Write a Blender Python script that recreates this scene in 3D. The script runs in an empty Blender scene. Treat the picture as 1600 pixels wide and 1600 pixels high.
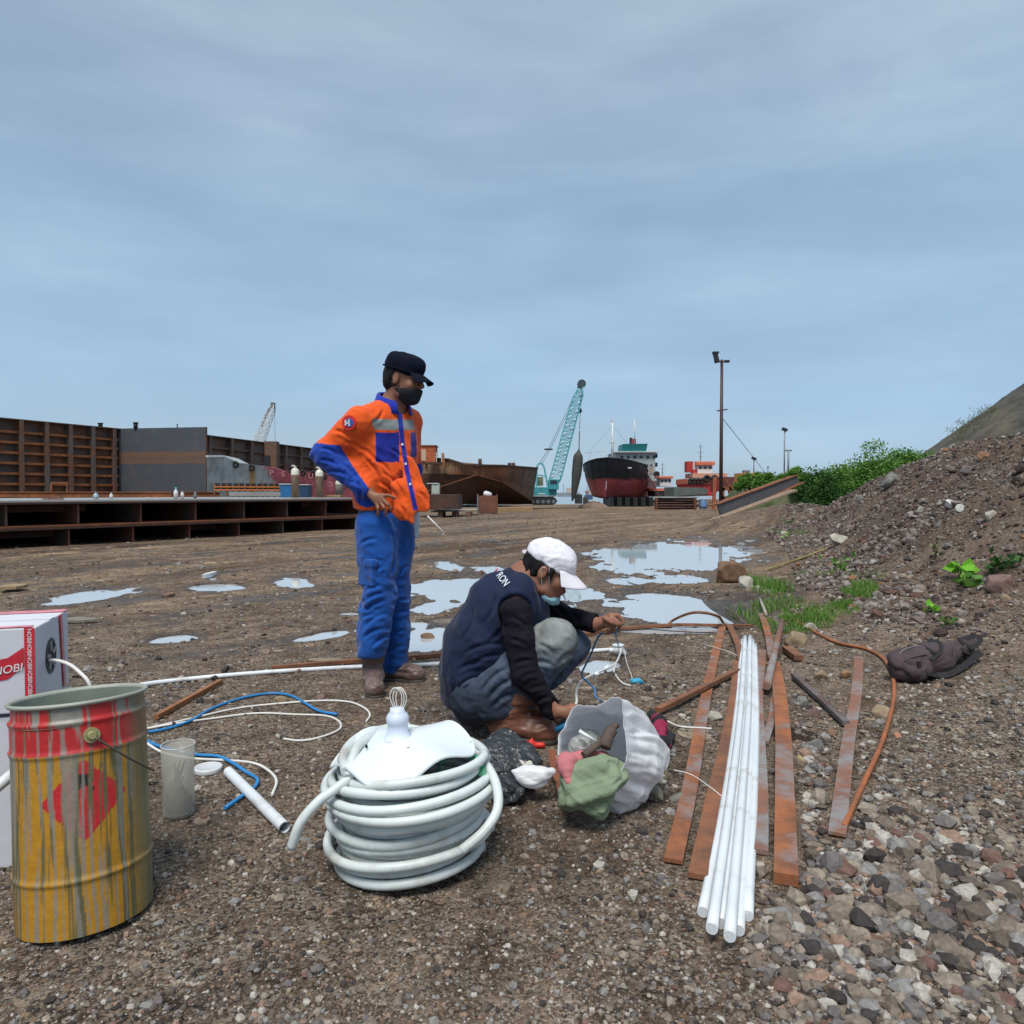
import bpy, bmesh, math, random
import numpy as np
from mathutils import Vector, Matrix
random.seed(7); RNG = np.random.default_rng(11)
scene = bpy.context.scene
COL = scene.collection
R = math.radians

# ------------------------------------------------------------------ camera
F_PX, HZ, CAMZ = 1150.0, 770.0, 1.0            # focal length and horizon in the photo's 1600 px frame
TH = math.atan((800 - HZ) / F_PX)
cam_d = bpy.data.cameras.new('camera'); cam = bpy.data.objects.new('camera', cam_d); COL.objects.link(cam)
cam.location = (0, 0, CAMZ); cam.rotation_euler = (R(90) - TH, 0, 0)
cam_d.sensor_width = 36; cam_d.lens = 36 * F_PX / 1600; cam_d.clip_start = .05; cam_d.clip_end = 6000
scene.camera = cam

# ------------------------------------------------------------------ sky, sun, exposure
SUN_EL, SUN_AZ = R(62), R(192)                 # azimuth clockwise from +Y: behind the camera, to the left
w = bpy.data.worlds.new('World'); scene.world = w; w.use_nodes = True
nt = w.node_tree; nt.nodes.clear()
def wn(t, **k):
    n = nt.nodes.new(t)
    for a, b in k.items(): setattr(n, a, b)
    return n
wl = nt.links.new
sky = wn('ShaderNodeTexSky', sky_type='NISHITA', sun_disc=False, sun_elevation=SUN_EL, sun_rotation=SUN_AZ,
         air_density=1.0, dust_density=2.0, ozone_density=1.2)
tc = wn('ShaderNodeTexCoord'); mp = wn('ShaderNodeMapping'); wl(tc.outputs['Generated'], mp.inputs['Vector'])
mp.inputs['Scale'].default_value = (1.1, 1.6, 4.2); mp.inputs['Rotation'].default_value = (0, R(14), 0)
n1 = wn('ShaderNodeTexNoise'); n1.inputs['Scale'].default_value = 2.1; n1.inputs['Detail'].default_value = 7; n1.inputs['Roughness'].default_value = .52
n1.inputs['Distortion'].default_value = .35
wl(mp.outputs['Vector'], n1.inputs['Vector'])
r1 = wn('ShaderNodeValToRGB'); wl(n1.outputs['Fac'], r1.inputs['Fac'])
r1.color_ramp.elements[0].position = .34; r1.color_ramp.elements[0].color = (.62,)*3 + (1,)
r1.color_ramp.elements[1].position = .70; r1.color_ramp.elements[1].color = (1,)*3 + (1,)
sep = wn('ShaderNodeSeparateXYZ'); wl(tc.outputs['Generated'], sep.inputs[0])
r2 = wn('ShaderNodeValToRGB'); wl(sep.outputs['Z'], r2.inputs['Fac'])     # cloud veil: colour by height
cr = r2.color_ramp; cr.elements[0].position = 0; cr.elements[0].color = (4.0, 5.45, 6.8, 1)
cr.elements[1].position = .75; cr.elements[1].color = (3.9, 4.8, 5.6, 1)
e = cr.elements.new(.12); e.color = (3.4, 5.0, 6.75, 1)
e = cr.elements.new(.34); e.color = (3.15, 4.5, 5.95, 1)
n2 = wn('ShaderNodeTexNoise'); n2.inputs['Scale'].default_value = 3.4; n2.inputs['Detail'].default_value = 8; n2.inputs['Roughness'].default_value = .5
m2 = wn('ShaderNodeMapping'); wl(tc.outputs['Generated'], m2.inputs['Vector']); m2.inputs['Scale'].default_value = (1, 1.2, 5.5); m2.inputs['Location'].default_value = (3.1, .4, 1.7); wl(m2.outputs['Vector'], n2.inputs['Vector'])
r3 = wn('ShaderNodeValToRGB'); wl(n2.outputs['Fac'], r3.inputs['Fac']); r3.color_ramp.elements[0].position = .40; r3.color_ramp.elements[0].color = (.93, .94, .955, 1); r3.color_ramp.elements[1].position = .72; r3.color_ramp.elements[1].color = (1.09, 1.06, 1.03, 1)
mv = wn('ShaderNodeMix', data_type='RGBA', blend_type='MULTIPLY'); mv.inputs['Factor'].default_value = 1
mx = wn('ShaderNodeMix', data_type='RGBA'); wl(r1.outputs['Color'], mx.inputs['Factor'])
wl(sky.outputs['Color'], mx.inputs['A']); wl(r2.outputs['Color'], mv.inputs['A']); wl(r3.outputs['Color'], mv.inputs['B']); wl(mv.outputs['Result'], mx.inputs['B'])
bg = wn('ShaderNodeBackground'); bg.inputs['Strength'].default_value = .10
out = wn('ShaderNodeOutputWorld'); wl(mx.outputs['Result'], bg.inputs['Color']); wl(bg.outputs['Background'], out.inputs['Surface'])
sd = bpy.data.lights.new('sun', 'SUN'); so = bpy.data.objects.new('sun', sd); COL.objects.link(so)
sd.energy = 2.8; sd.angle = R(24); sd.color = (1, .96, .9)
so.rotation_euler = Vector((-math.sin(SUN_AZ) * math.cos(SUN_EL), -math.cos(SUN_AZ) * math.cos(SUN_EL), -math.sin(SUN_EL))).to_track_quat('-Z', 'Y').to_euler()
so.location = (-8, -8, 20)
scene.view_settings.view_transform = 'Standard'; scene.view_settings.look = 'None'
scene.view_settings.exposure = 0.26; scene.view_settings.gamma = 1
scene.render.engine = 'CYCLES'
scene.cycles.max_bounces = 6; scene.cycles.transparent_max_bounces = 12

# ------------------------------------------------------------------ points from photo pixels
def P(u, v, Y):
    x = (u - 800) / F_PX; y = (800 - v) / F_PX
    d = Vector((x, math.cos(TH) + y * math.sin(TH), -math.sin(TH) + y * math.cos(TH)))
    return Vector((0, 0, CAMZ)) + d * (Y / d.y)
def G(u, v, z=0.0):
    x = (u - 800) / F_PX; y = (800 - v) / F_PX
    d = Vector((x, math.cos(TH) + y * math.sin(TH), -math.sin(TH) + y * math.cos(TH)))
    return Vector((0, 0, CAMZ)) + d * ((z - CAMZ) / d.z)

# ------------------------------------------------------------------ noise
def _h(ix, iy, iz, s):
    n = (ix * 374761393 + iy * 668265263 + iz * 2147483647 + s * 1274126177) & 0xffffffff
    n = ((n ^ (n >> 13)) * 1274126177) & 0xffffffff
    n = ((n ^ (n >> 16)) * 2246822519) & 0xffffffff
    return ((n ^ (n >> 15)) & 0xffffff) / float(0xffffff)
def vn(x, y, z=0.0, s=0):
    x = np.asarray(x, float); y = np.asarray(y, float); z = np.zeros_like(x) + z
    fx, fy, fz = np.floor(x), np.floor(y), np.floor(z)
    ix, iy, iz = fx.astype(np.int64), fy.astype(np.int64), fz.astype(np.int64)
    a, b, c = x - fx, y - fy, z - fz
    a = a*a*(3-2*a); b = b*b*(3-2*b); c = c*c*(3-2*c)
    def L(dz):
        p = _h(ix, iy, iz+dz, s)*(1-a) + _h(ix+1, iy, iz+dz, s)*a
        q = _h(ix, iy+1, iz+dz, s)*(1-a) + _h(ix+1, iy+1, iz+dz, s)*a
        return p*(1-b) + q*b
    return (L(0)*(1-c) + L(1)*c) * 2 - 1
def fbm(x, y, z=0.0, o=4, s=0, g=.5):
    t = 0; am = 1; f = 1; n = 0
    for i in range(o):
        t = t + am * vn(np.asarray(x)*f + 17.3*i, np.asarray(y)*f - 9.1*i, np.asarray(z)*f + 3.7*i, s+i); n += am; am *= g; f *= 2.03
    return t / n
def pln(x, y, z, s=0):
    """piecewise linear noise: flat facets meeting in creases"""
    P_ = np.stack([x, y, z], -1).astype(float); fl = np.floor(P_); fr = P_-fl; I = fl.astype(np.int64); o = np.argsort(-fr, axis=1); n = len(P_); r = np.arange(n)
    f1, f2, f3 = fr[r, o[:, 0]], fr[r, o[:, 1]], fr[r, o[:, 2]]; c = I.copy(); g = lambda c: _h(c[:, 0], c[:, 1], c[:, 2], s)*2-1
    v = g(c)*(1-f1); c[r, o[:, 0]] += 1; v = v+g(c)*(f1-f2); c[r, o[:, 1]] += 1; v = v+g(c)*(f2-f3); c[r, o[:, 2]] += 1; return v+g(c)*f3
def sst(a, b, x):
    t = np.clip((x - a) / (b - a), 0, 1); return t*t*(3-2*t)

# ------------------------------------------------------------------ object helpers
def finish(o, name, parent=None, loc=None):
    COL.objects.link(o)
    if parent is not None: o.parent = parent; o.matrix_parent_inverse = parent.matrix_basis.inverted()
    return o
def setmats(me, m):
    for a in (m if isinstance(m, (list, tuple)) else [m]): me.materials.append(a)
def mesh_np(name, V, Fs, m, parent=None, smooth=True, mi=None):
    V = np.asarray(V, np.float32); Fs = np.asarray(Fs, np.int32)
    me = bpy.data.meshes.new(name); k = Fs.shape[1]
    me.vertices.add(len(V)); me.vertices.foreach_set('co', V.ravel())
    me.loops.add(Fs.size); me.loops.foreach_set('vertex_index', Fs.ravel())
    me.polygons.add(len(Fs)); me.polygons.foreach_set('loop_start', np.arange(0, Fs.size, k, dtype=np.int32))
    me.polygons.foreach_set('loop_total', np.full(len(Fs), k, np.int32))
    me.polygons.foreach_set('use_smooth', np.full(len(Fs), smooth, bool))
    if mi is not None: me.polygons.foreach_set('material_index', np.asarray(mi, np.int32))
    me.update(calc_edges=True); setmats(me, m)
    return finish(bpy.data.objects.new(name, me), name, parent)
def recenter(o):
    """origin of a top-level mesh to the middle of its base"""
    me = o.data; n = len(me.vertices); a = np.empty(n*3, np.float32); me.vertices.foreach_get('co', a); a = a.reshape(-1, 3)
    lo, hi = a.min(0), a.max(0); c = np.array([(lo[0]+hi[0])/2, (lo[1]+hi[1])/2, lo[2]], np.float32)
    me.vertices.foreach_set('co', (a - c).ravel()); o.location = Vector([float(q) for q in c]); me.update()
    return o
def tag(o, label=None, cat=None, group=None, kind=None):
    if label: o['label'] = label
    if cat: o['category'] = cat
    if group: o['group'] = group
    if kind: o['kind'] = kind
    return o
def thing(name, label, cat, loc, group=None, rotz=0):
    o = bpy.data.objects.new(name, None); COL.objects.link(o); o.location = loc; o.rotation_euler = (0, 0, rotz)
    o.empty_display_size = .1
    return tag(o, label, cat, group)
def colattr(o, C):
    a = o.data.color_attributes.new('Col', 'FLOAT_COLOR', 'POINT'); C = np.asarray(C, np.float32)
    if C.shape[1] == 3: C = np.hstack([C, np.ones((len(C), 1), np.float32)])
    a.data.foreach_set('color', C.ravel())

class MB:
    """collects simple shapes into one mesh"""
    def __init__(s): s.v = []; s.f = []; s.m = []; s.sm = []
    def add(s, vs, fs, m=0, smooth=False):
        b = len(s.v); s.v += [tuple(x) for x in vs]
        for f in fs: s.f.append(tuple(b + i for i in f)); s.m.append(m); s.sm.append(smooth)
        return s
    def box(s, c, d, rz=0, m=0, rot=None):
        M = rot if rot is not None else Matrix.Rotation(rz, 3, 'Z'); c = Vector(c); x, y, z = (q/2 for q in d)
        vs = [c + M @ Vector((a*x, b*y, e*z)) for a, b, e in ((-1,-1,-1),(1,-1,-1),(1,1,-1),(-1,1,-1),(-1,-1,1),(1,-1,1),(1,1,1),(-1,1,1))]
        return s.add(vs, [(0,3,2,1),(4,5,6,7),(0,1,5,4),(1,2,6,5),(2,3,7,6),(3,0,4,7)], m)
    def beam(s, a, b, w, h, m=0, up=(0,0,1)):
        a, b = Vector(a), Vector(b); d = (b-a).normalized(); upv = Vector(up)
        if abs(d.dot(upv)) > .98: upv = Vector((0,1,0))
        sx = d.cross(upv).normalized()*w/2; sz = sx.cross(d).normalized()*h/2
        vs = [a-sx-sz, a+sx-sz, a+sx+sz, a-sx+sz, b-sx-sz, b+sx-sz, b+sx+sz, b-sx+sz]
        return s.add(vs, [(0,1,2,3),(7,6,5,4),(0,4,5,1),(1,5,6,2),(2,6,7,3),(3,7,4,0)], m)
    def tube(s, pts, r, n=8, m=0, caps=True, flat=1.0, closed=False, upv=None):
        pts = [Vector(p) for p in pts]; N = len(pts); rs = r if isinstance(r, (list, tuple)) else [r]*N
        ring = []; prev = None; b = len(s.v)
        for i in range(N):
            if closed: t = (pts[(i+1) % N]-pts[i-1]).normalized()
            else: t = (pts[min(i+1, N-1)]-pts[max(i-1, 0)]).normalized()
            if prev is None:
                prev = Vector(upv) if upv is not None else (Vector((0,0,1)) if abs(t.z) < .9 else Vector((1,0,0)))
            q = prev - t*prev.dot(t)
            if q.length < 1e-6: q = t.orthogonal()
            q.normalize(); prev = q; k = t.cross(q)
            for j in range(n):
                a = 2*math.pi*j/n; s.v.append(tuple(pts[i] + (k*math.cos(a) + q*math.sin(a)*flat)*rs[i]))
        for i in range(N if closed else N-1):
            for j in range(n):
                i2 = (i+1) % N
                s.f.append((b+i*n+j, b+i*n+(j+1) % n, b+i2*n+(j+1) % n, b+i2*n+j)); s.m.append(m); s.sm.append(True)
        if caps and not closed:
            s.f.append(tuple(b+j for j in reversed(range(n)))); s.m.append(m); s.sm.append(False)
            s.f.append(tuple(b+(N-1)*n+j for j in range(n))); s.m.append(m); s.sm.append(False)
        return s
    def cyl(s, c, r, h, n=20, m=0, r2=None):
        c = Vector(c); return s.tube([c, c+Vector((0,0,h))], [r, r if r2 is None else r2], n, m)
    def lathe(s, c, prof, n=40, m=0, M=None, caps=False):
        c = Vector(c); b = len(s.v); M = M or Matrix.Identity(3)
        for r, z in prof:
            for j in range(n):
                a = 2*math.pi*j/n; s.v.append(tuple(c + M @ Vector((r*math.cos(a), r*math.sin(a), z))))
        for i in range(len(prof)-1):
            for j in range(n):
                s.f.append((b+i*n+j, b+i*n+(j+1) % n, b+(i+1)*n+(j+1) % n, b+(i+1)*n+j)); s.m.append(m); s.sm.append(True)
        if caps:
            s.f.append(tuple(b+j for j in reversed(range(n)))); s.m.append(m); s.sm.append(False)
            s.f.append(tuple(b+(len(prof)-1)*n+j for j in range(n))); s.m.append(m); s.sm.append(False)
        return s
    def prism(s, poly, off, m=0):
        n = len(poly); a = [Vector(p) for p in poly]; o = Vector(off); c = [p+o for p in a]
        return s.add(a+c, [tuple(range(n)), tuple(reversed(range(n, 2*n)))] + [(i, i+n, (i+1) % n+n, (i+1) % n) for i in range(n)], m)
    def torus(s, c, R0, r, axis=(0,1,0), n=20, k=8, m=0):
        ax = Vector(axis).normalized(); e1 = ax.orthogonal().normalized(); e2 = ax.cross(e1); c = Vector(c)
        return s.tube([c + (e1*math.cos(2*math.pi*i/n) + e2*math.sin(2*math.pi*i/n))*R0 for i in range(n)], r, k, m, closed=True, upv=ax)
    def build(s, name, m, parent=None, bevel=0, smooth=None):
        me = bpy.data.meshes.new(name); me.from_pydata(s.v, [], s.f)
        me.polygons.foreach_set('material_index', s.m)
        me.polygons.foreach_set('use_smooth', s.sm if smooth is None else [smooth]*len(s.f)); setmats(me, m)
        bm = bmesh.new(); bm.from_mesh(me); bmesh.ops.recalc_face_normals(bm, faces=bm.faces)
        if bevel: bmesh.ops.bevel(bm, geom=bm.edges[:], offset=bevel, segments=2, affect='EDGES', profile=.5, clamp_overlap=True)
        bm.to_mesh(me); bm.free(); me.update()
        return finish(bpy.data.objects.new(name, me), name, parent)
def top(o, label, cat, group=None): return tag(recenter(o), label, cat, group)
def copy_tree(o, parent=None):
    c = o.copy(); COL.objects.link(c)
    if parent is not None: c.parent = parent
    for ch in o.children: copy_tree(ch, c)
    return c
def spline(pts, n=8):
    p = [Vector(q) for q in pts]; p = [p[0]*2-p[1]] + p + [p[-1]*2-p[-2]]; o = []
    for i in range(1, len(p)-2):
        for j in range(n):
            t = j/n; a, b, c, d = p[i-1], p[i], p[i+1], p[i+2]
            o.append(.5*((2*b) + (c-a)*t + (2*a-5*b+4*c-d)*t*t + (3*b-a-3*c+d)*t**3))
    o.append(p[-2]); return o

# ------------------------------------------------------------------ materials
MC = {}
def nodes(name):
    m = bpy.data.materials.new(name); m.use_nodes = True; t = m.node_tree; b = t.nodes['Principled BSDF']
    def N(ty, **k):
        n = t.nodes.new(ty)
        for a, q in k.items():
            if a in n.inputs.keys(): n.inputs[a].default_value = q
            else: setattr(n, a, q)
        return n
    return m, t, b, N, t.links.new
def ramp(N, stops):
    r = N('ShaderNodeValToRGB'); cr = r.color_ramp
    while len(cr.elements) < len(stops): cr.elements.new(.5)
    for e, (p, c) in zip(cr.elements, stops): e.position = p; e.color = tuple(c) + (1,) if len(c) == 3 else c
    return r
def mat(name, col, rough=.6, metal=0, var=.12, sc=8, bump=0, bsc=60, dirt=None, dirt_amt=.5, dsc=3, spec=.5, obj=False, wrinkle=0, wsc=8, wst=(1, 1, 1), wrot=(0, 0, 0)):
    """plain procedural surface: base colour with noise variation, optional dirt patches and bump"""
    if name in MC: return MC[name]
    m, t, b, N, L = nodes(name); MC[name] = m
    tc = N('ShaderNodeTexCoord')
    n = N('ShaderNodeTexNoise', Scale=sc, Detail=6); L(tc.outputs['Object'], n.inputs['Vector'])
    c = Vector(col); r = ramp(N, [(.3, tuple(c*(1-var))), (.7, tuple(min(1, q*(1+var)) for q in c))]); L(n.outputs['Fac'], r.inputs['Fac'])
    last = r.outputs['Color']
    if dirt is not None:
        n2 = N('ShaderNodeTexNoise', Scale=dsc, Detail=8, Roughness=.65); L(tc.outputs['Object'], n2.inputs['Vector'])
        th = 1 - dirt_amt; r2 = ramp(N, [(max(0, th*.8), (0,0,0)), (min(1, th*.8+.22), (1,1,1))]); L(n2.outputs['Fac'], r2.inputs['Fac'])
        mx = N('ShaderNodeMix', data_type='RGBA'); L(r2.outputs['Color'], mx.inputs['Factor']); L(last, mx.inputs['A']); mx.inputs['B'].default_value = tuple(dirt)+(1,)
        last = mx.outputs['Result']
    L(last, b.inputs['Base Color']); b.inputs['Roughness'].default_value = rough; b.inputs['Metallic'].default_value = metal
    b.inputs['Specular IOR Level'].default_value = spec
    if wrinkle: L(wrinkles(N, L, tc, wrinkle, wsc, wst, wrot), b.inputs['Normal'])
    if bump:
        n3 = N('ShaderNodeTexNoise', Scale=bsc, Detail=5); L(tc.outputs['Object'], n3.inputs['Vector'])
        bu = N('ShaderNodeBump', Strength=bump, Distance=.01); L(n3.outputs['Fac'], bu.inputs['Height']); L(bu.outputs['Normal'], b.inputs['Normal'])
    return m
def rust(name, a=(.23, .075, .025), b_=(.07, .035, .025), c_=None, sc=4, cover=.5, rough=.75, streak=1.0, spec=.4):
    """rusted steel: two rust tones plus optional remaining paint / mill scale c_ with vertical streaks"""
    if name in MC: return MC[name]
    m, t, b, N, L = nodes(name); MC[name] = m
    tc = N('ShaderNodeTexCoord'); mp = N('ShaderNodeMapping'); L(tc.outputs['Object'], mp.inputs['Vector']); mp.inputs['Scale'].default_value = (1, 1, 1/streak)
    n = N('ShaderNodeTexNoise', Scale=sc, Detail=9, Roughness=.68); L(mp.outputs['Vector'], n.inputs['Vector'])
    r = ramp(N, [(.32, b_), (.5, tuple(.5*(x+y) for x, y in zip(a, b_))), (.68, a)]); L(n.outputs['Fac'], r.inputs['Fac']); last = r.outputs['Color']
    if c_ is not None:
        n2 = N('ShaderNodeTexNoise', Scale=sc*.45, Detail=10, Roughness=.7); L(mp.outputs['Vector'], n2.inputs['Vector'])
        r2 = ramp(N, [(cover-.06, (1,1,1)), (cover+.06, (0,0,0))]); L(n2.outputs['Fac'], r2.inputs['Fac'])
        mx = N('ShaderNodeMix', data_type='RGBA'); L(r2.outputs['Color'], mx.inputs['Factor']); L(last, mx.inputs['A']); mx.inputs['B'].default_value = tuple(c_)+(1,)
        last = mx.outputs['Result']
    L(last, b.inputs['Base Color']); b.inputs['Roughness'].default_value = rough; b.inputs['Specular IOR Level'].default_value = spec
    n3 = N('ShaderNodeTexNoise', Scale=sc*14, Detail=4); L(tc.outputs['Object'], n3.inputs['Vector'])
    bu = N('ShaderNodeBump', Strength=.35, Distance=.004); L(n3.outputs['Fac'], bu.inputs['Height']); L(bu.outputs['Normal'], b.inputs['Normal'])
    return m
def attrmat(name, rough=.8, var=.15, sc=30, weave=0, bump=.2, bsc=120, sheen=0, spec=.3, wrinkle=0, wsc=7, wst=(1, 1, 1), wrot=(0, 0, 0)):
    """colour regions stored on the mesh, with noise variation"""
    if name in MC: return MC[name]
    m, t, b, N, L = nodes(name); MC[name] = m
    at = N('ShaderNodeAttribute', attribute_name='Col'); tc = N('ShaderNodeTexCoord')
    n = N('ShaderNodeTexNoise', Scale=sc, Detail=7, Roughness=.6); L(tc.outputs['Object'], n.inputs['Vector'])
    r = ramp(N, [(.3, (1-var,)*3), (.7, (1+var,)*3)]); L(n.outputs['Fac'], r.inputs['Fac'])
    mx = N('ShaderNodeMix', data_type='RGBA', blend_type='MULTIPLY'); mx.inputs['Factor'].default_value = 1
    L(at.outputs['Color'], mx.inputs['A']); L(r.outputs['Color'], mx.inputs['B']); L(mx.outputs['Result'], b.inputs['Base Color'])
    b.inputs['Roughness'].default_value = rough; b.inputs['Specular IOR Level'].default_value = spec
    if sheen: b.inputs['Sheen Weight'].default_value = sheen
    n3 = N('ShaderNodeTexNoise', Scale=bsc, Detail=4); L(tc.outputs['Object'], n3.inputs['Vector'])
    bu = N('ShaderNodeBump', Strength=bump, Distance=.003); L(n3.outputs['Fac'], bu.inputs['Height'])
    if wrinkle: L(wrinkles(N, L, tc, wrinkle, wsc, wst, wrot), bu.inputs['Normal'])
    L(bu.outputs['Normal'], b.inputs['Normal'])
    return m
def wrinkles(N, L, tc, amt, sc, st, rot):
    mp = N('ShaderNodeMapping', vector_type='TEXTURE'); L(tc.outputs['Object'], mp.inputs['Vector']); mp.inputs['Scale'].default_value = tuple(1/q for q in st); mp.inputs['Rotation'].default_value = rot; last = None
    for k, f_ in ((1, 1), (2.3, .5)):
        n = N('ShaderNodeTexNoise', noise_type='RIDGED_MULTIFRACTAL', Scale=sc*k, Detail=2.5, Roughness=.45, Distortion=.35); L(mp.outputs['Vector'], n.inputs['Vector'])
        bu = N('ShaderNodeBump', Strength=1.0, Distance=amt*f_); L(n.outputs['Fac'], bu.inputs['Height'])
        if last is not None: L(last, bu.inputs['Normal'])
        last = bu.outputs['Normal']
    return last
def text(body, size, M, m, parent, name='lettering', ext=.001, shear=0):
    c = bpy.data.curves.new(name, 'FONT'); c.body = body; c.size = size; c.extrude = ext; c.align_x = 'CENTER'; c.align_y = 'CENTER'; c.shear = shear
    tmp = bpy.data.objects.new(name, c); COL.objects.link(tmp); bpy.context.view_layer.update()
    me = bpy.data.meshes.new_from_object(tmp); bpy.data.objects.remove(tmp); me.transform(M); me.materials.clear(); me.materials.append(m); o = bpy.data.objects.new(name, me); COL.objects.link(o)
    if parent is not None:
        o.parent = parent; o.matrix_parent_inverse = parent.matrix_basis.inverted()
    return o
def frame(o, x, y):
    """matrix whose X axis is x, Y axis y, at o (for flat lettering)"""
    x = Vector(x).normalized(); y = Vector(y); y = (y - x*y.dot(x)).normalized(); z = x.cross(y)
    M = Matrix((x, y, z)).transposed().to_4x4(); M.translation = Vector(o); return M
# ------------------------------------------------------------------ ground shape
PUD = [  # puddles: centre and half axes as they lie in the photo, slope
 (1055, 869, 118, 20, -.02), (1060, 906, 52, 7, 0), (1090, 950, 125, 22, .03), (700, 920, 68, 18, .05), (668, 950, 55, 10, -.1),
 (662, 998, 64, 22, 0), (905, 925, 42, 11, 0), (508, 992, 50, 7, -.15), (138, 931, 70, 7, -.13), (342, 917, 38, 5, 0),
 (460, 911, 28, 8, 0), (702, 885, 24, 7, .25), (765, 890, 28, 8, .1), (272, 998, 32, 6, -.1), (938, 1042, 26, 9, 0), (548, 958, 22, 3, 0), (1045, 985, 90, 5, 0), (330, 903, 8, 3, 0),
 (748, 938, 32, 8, .1), (636, 975, 34, 6, 0), (862, 948, 34, 7, 0), (985, 907, 32, 6, 0), (1012, 932, 34, 6, 0), (575, 985, 30, 6, 0), (822, 905, 30, 7, .05)]
def puddle(X, Y, a0=.85, a1=1.22, am=.95):
    Yc = np.maximum(Y, .8); u = 800 + F_PX*X/Yc; v = HZ + F_PX/Yc
    wob = fbm(X*2.4, Y*1.3, 0, 6, 31, .62)+.5*fbm(X*9, Y*5, 0, 4, 35, .6)
    m = np.zeros_like(u)
    for a, b, ra, rb, sl in PUD:
        q = np.hypot((u-a)/ra, (v-b-sl*(u-a))/rb) + am*wob*min(1, .3+rb/14)
        m = np.maximum(m, 1 - sst(a0, a1, q))
    return m * (Y > 1.5)
def foot(Y):
    return np.interp(Y, [0, 3, 5, 7, 10, 12, 17, 20, 24, 30, 40], [3.0, 2.9, 2.95, 3.25, 4.3, 5.0, 6.4, 7.9, 9.8, 13, 14])
def amp(Y):
    return np.interp(Y, [0, 3, 5, 8, 10, 12, 17, 20, 22, 26, 32, 40, 60], [.8, 1.0, 1.12, 1.42, 1.52, 1.50, 1.28, .9, .6, .5, 1.15, 1.15, .6])
def hz(X, Y):
    X = np.asarray(X, float); Y = np.asarray(Y, float)
    wid = np.interp(Y, [0, 4, 8, 14, 22, 40], [1.9, 1.95, 2.05, 2.3, 3.0, 4])
    t = (X - foot(Y)) / wid + .10*fbm(X*.8, Y*.8, 0, 3, 5)
    m = sst(-.05, 1.0, t); pile = amp(Y) * (m*.85 + .15*np.clip(t, 0, 1))
    pile = pile + m*(.16*fbm(X*1.3, Y*1.3, 0, 4, 9) + .075*fbm(X*5, Y*5, 0, 4, 12, .6) + .02*fbm(X*22, Y*22, 0, 2, 13))
    # small heap the chute leans on
    g = np.exp(-(((X-7.6)/1.9)**2 + ((Y-20.5)/2.6)**2)); pile = np.maximum(pile, .62*g + .05*fbm(X*2, Y*2, 0, 3, 4)*g) 
    pile = pile + .10*sst(1.2, 3.2, X)*(Y < 9)*sst(9, 6, Y) + .16*sst(-.95, .3, X-foot(Y))*sst(3, 6, Y)*sst(26, 18, Y)
    z = pile - .45*sst(28, 72, Y) - 1.2*sst(92, 104, Y)
    near = sst(60, 20, Y)
    wide = 1-.9*puddle(X, Y, 1.3, 3.0, 0)
    near = near*wide; z0_ = z
    z = z + wide*.010*fbm(X*1.7, Y*1.7, 0, 3, 1) + .007*fbm(X*7, Y*7, 0, 3, 2)*near + .003*fbm(X*28, Y*28, 0, 2, 3)*sst(12, 4, Y)
    # wheel ruts running off to the right
    s = (X*.84 - Y*.54); z = z + .012*vn(s*2.1, (X+Y)*.35, 0, 6)*sst(5, 8, Y)*(1-m) + .03*fbm(s*.8, (X+Y)*.22, 0, 4, 8)*sst(9, 13, Y)*(1-m)
    # cleared level pads so the boots stand on it
    z = z0_ + (z-z0_)*wide; pd = puddle(X, Y)
    return z - .026*pd*(1-m)
def gz(x, y): return float(hz(np.array([float(x)]), np.array([float(y)]))[0])
def GG(u, v):
    """ground point seen at photo pixel (u, v), on the real terrain"""
    if v > HZ + 4:
        p = G(u, v)
    else: p = P(u, v, 60)
    d = (p - Vector((0, 0, CAMZ))); d /= d.y
    Ys = np.linspace(1.0, 90, 6000); X = d.x*Ys; Z = CAMZ + d.z*Ys; H = hz(X, Ys); k = np.nonzero(Z < H)[0]
    i = int(k[0]) if len(k) else len(Ys)-1
    return Vector((float(X[i]), float(Ys[i]), float(H[i])))

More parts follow.
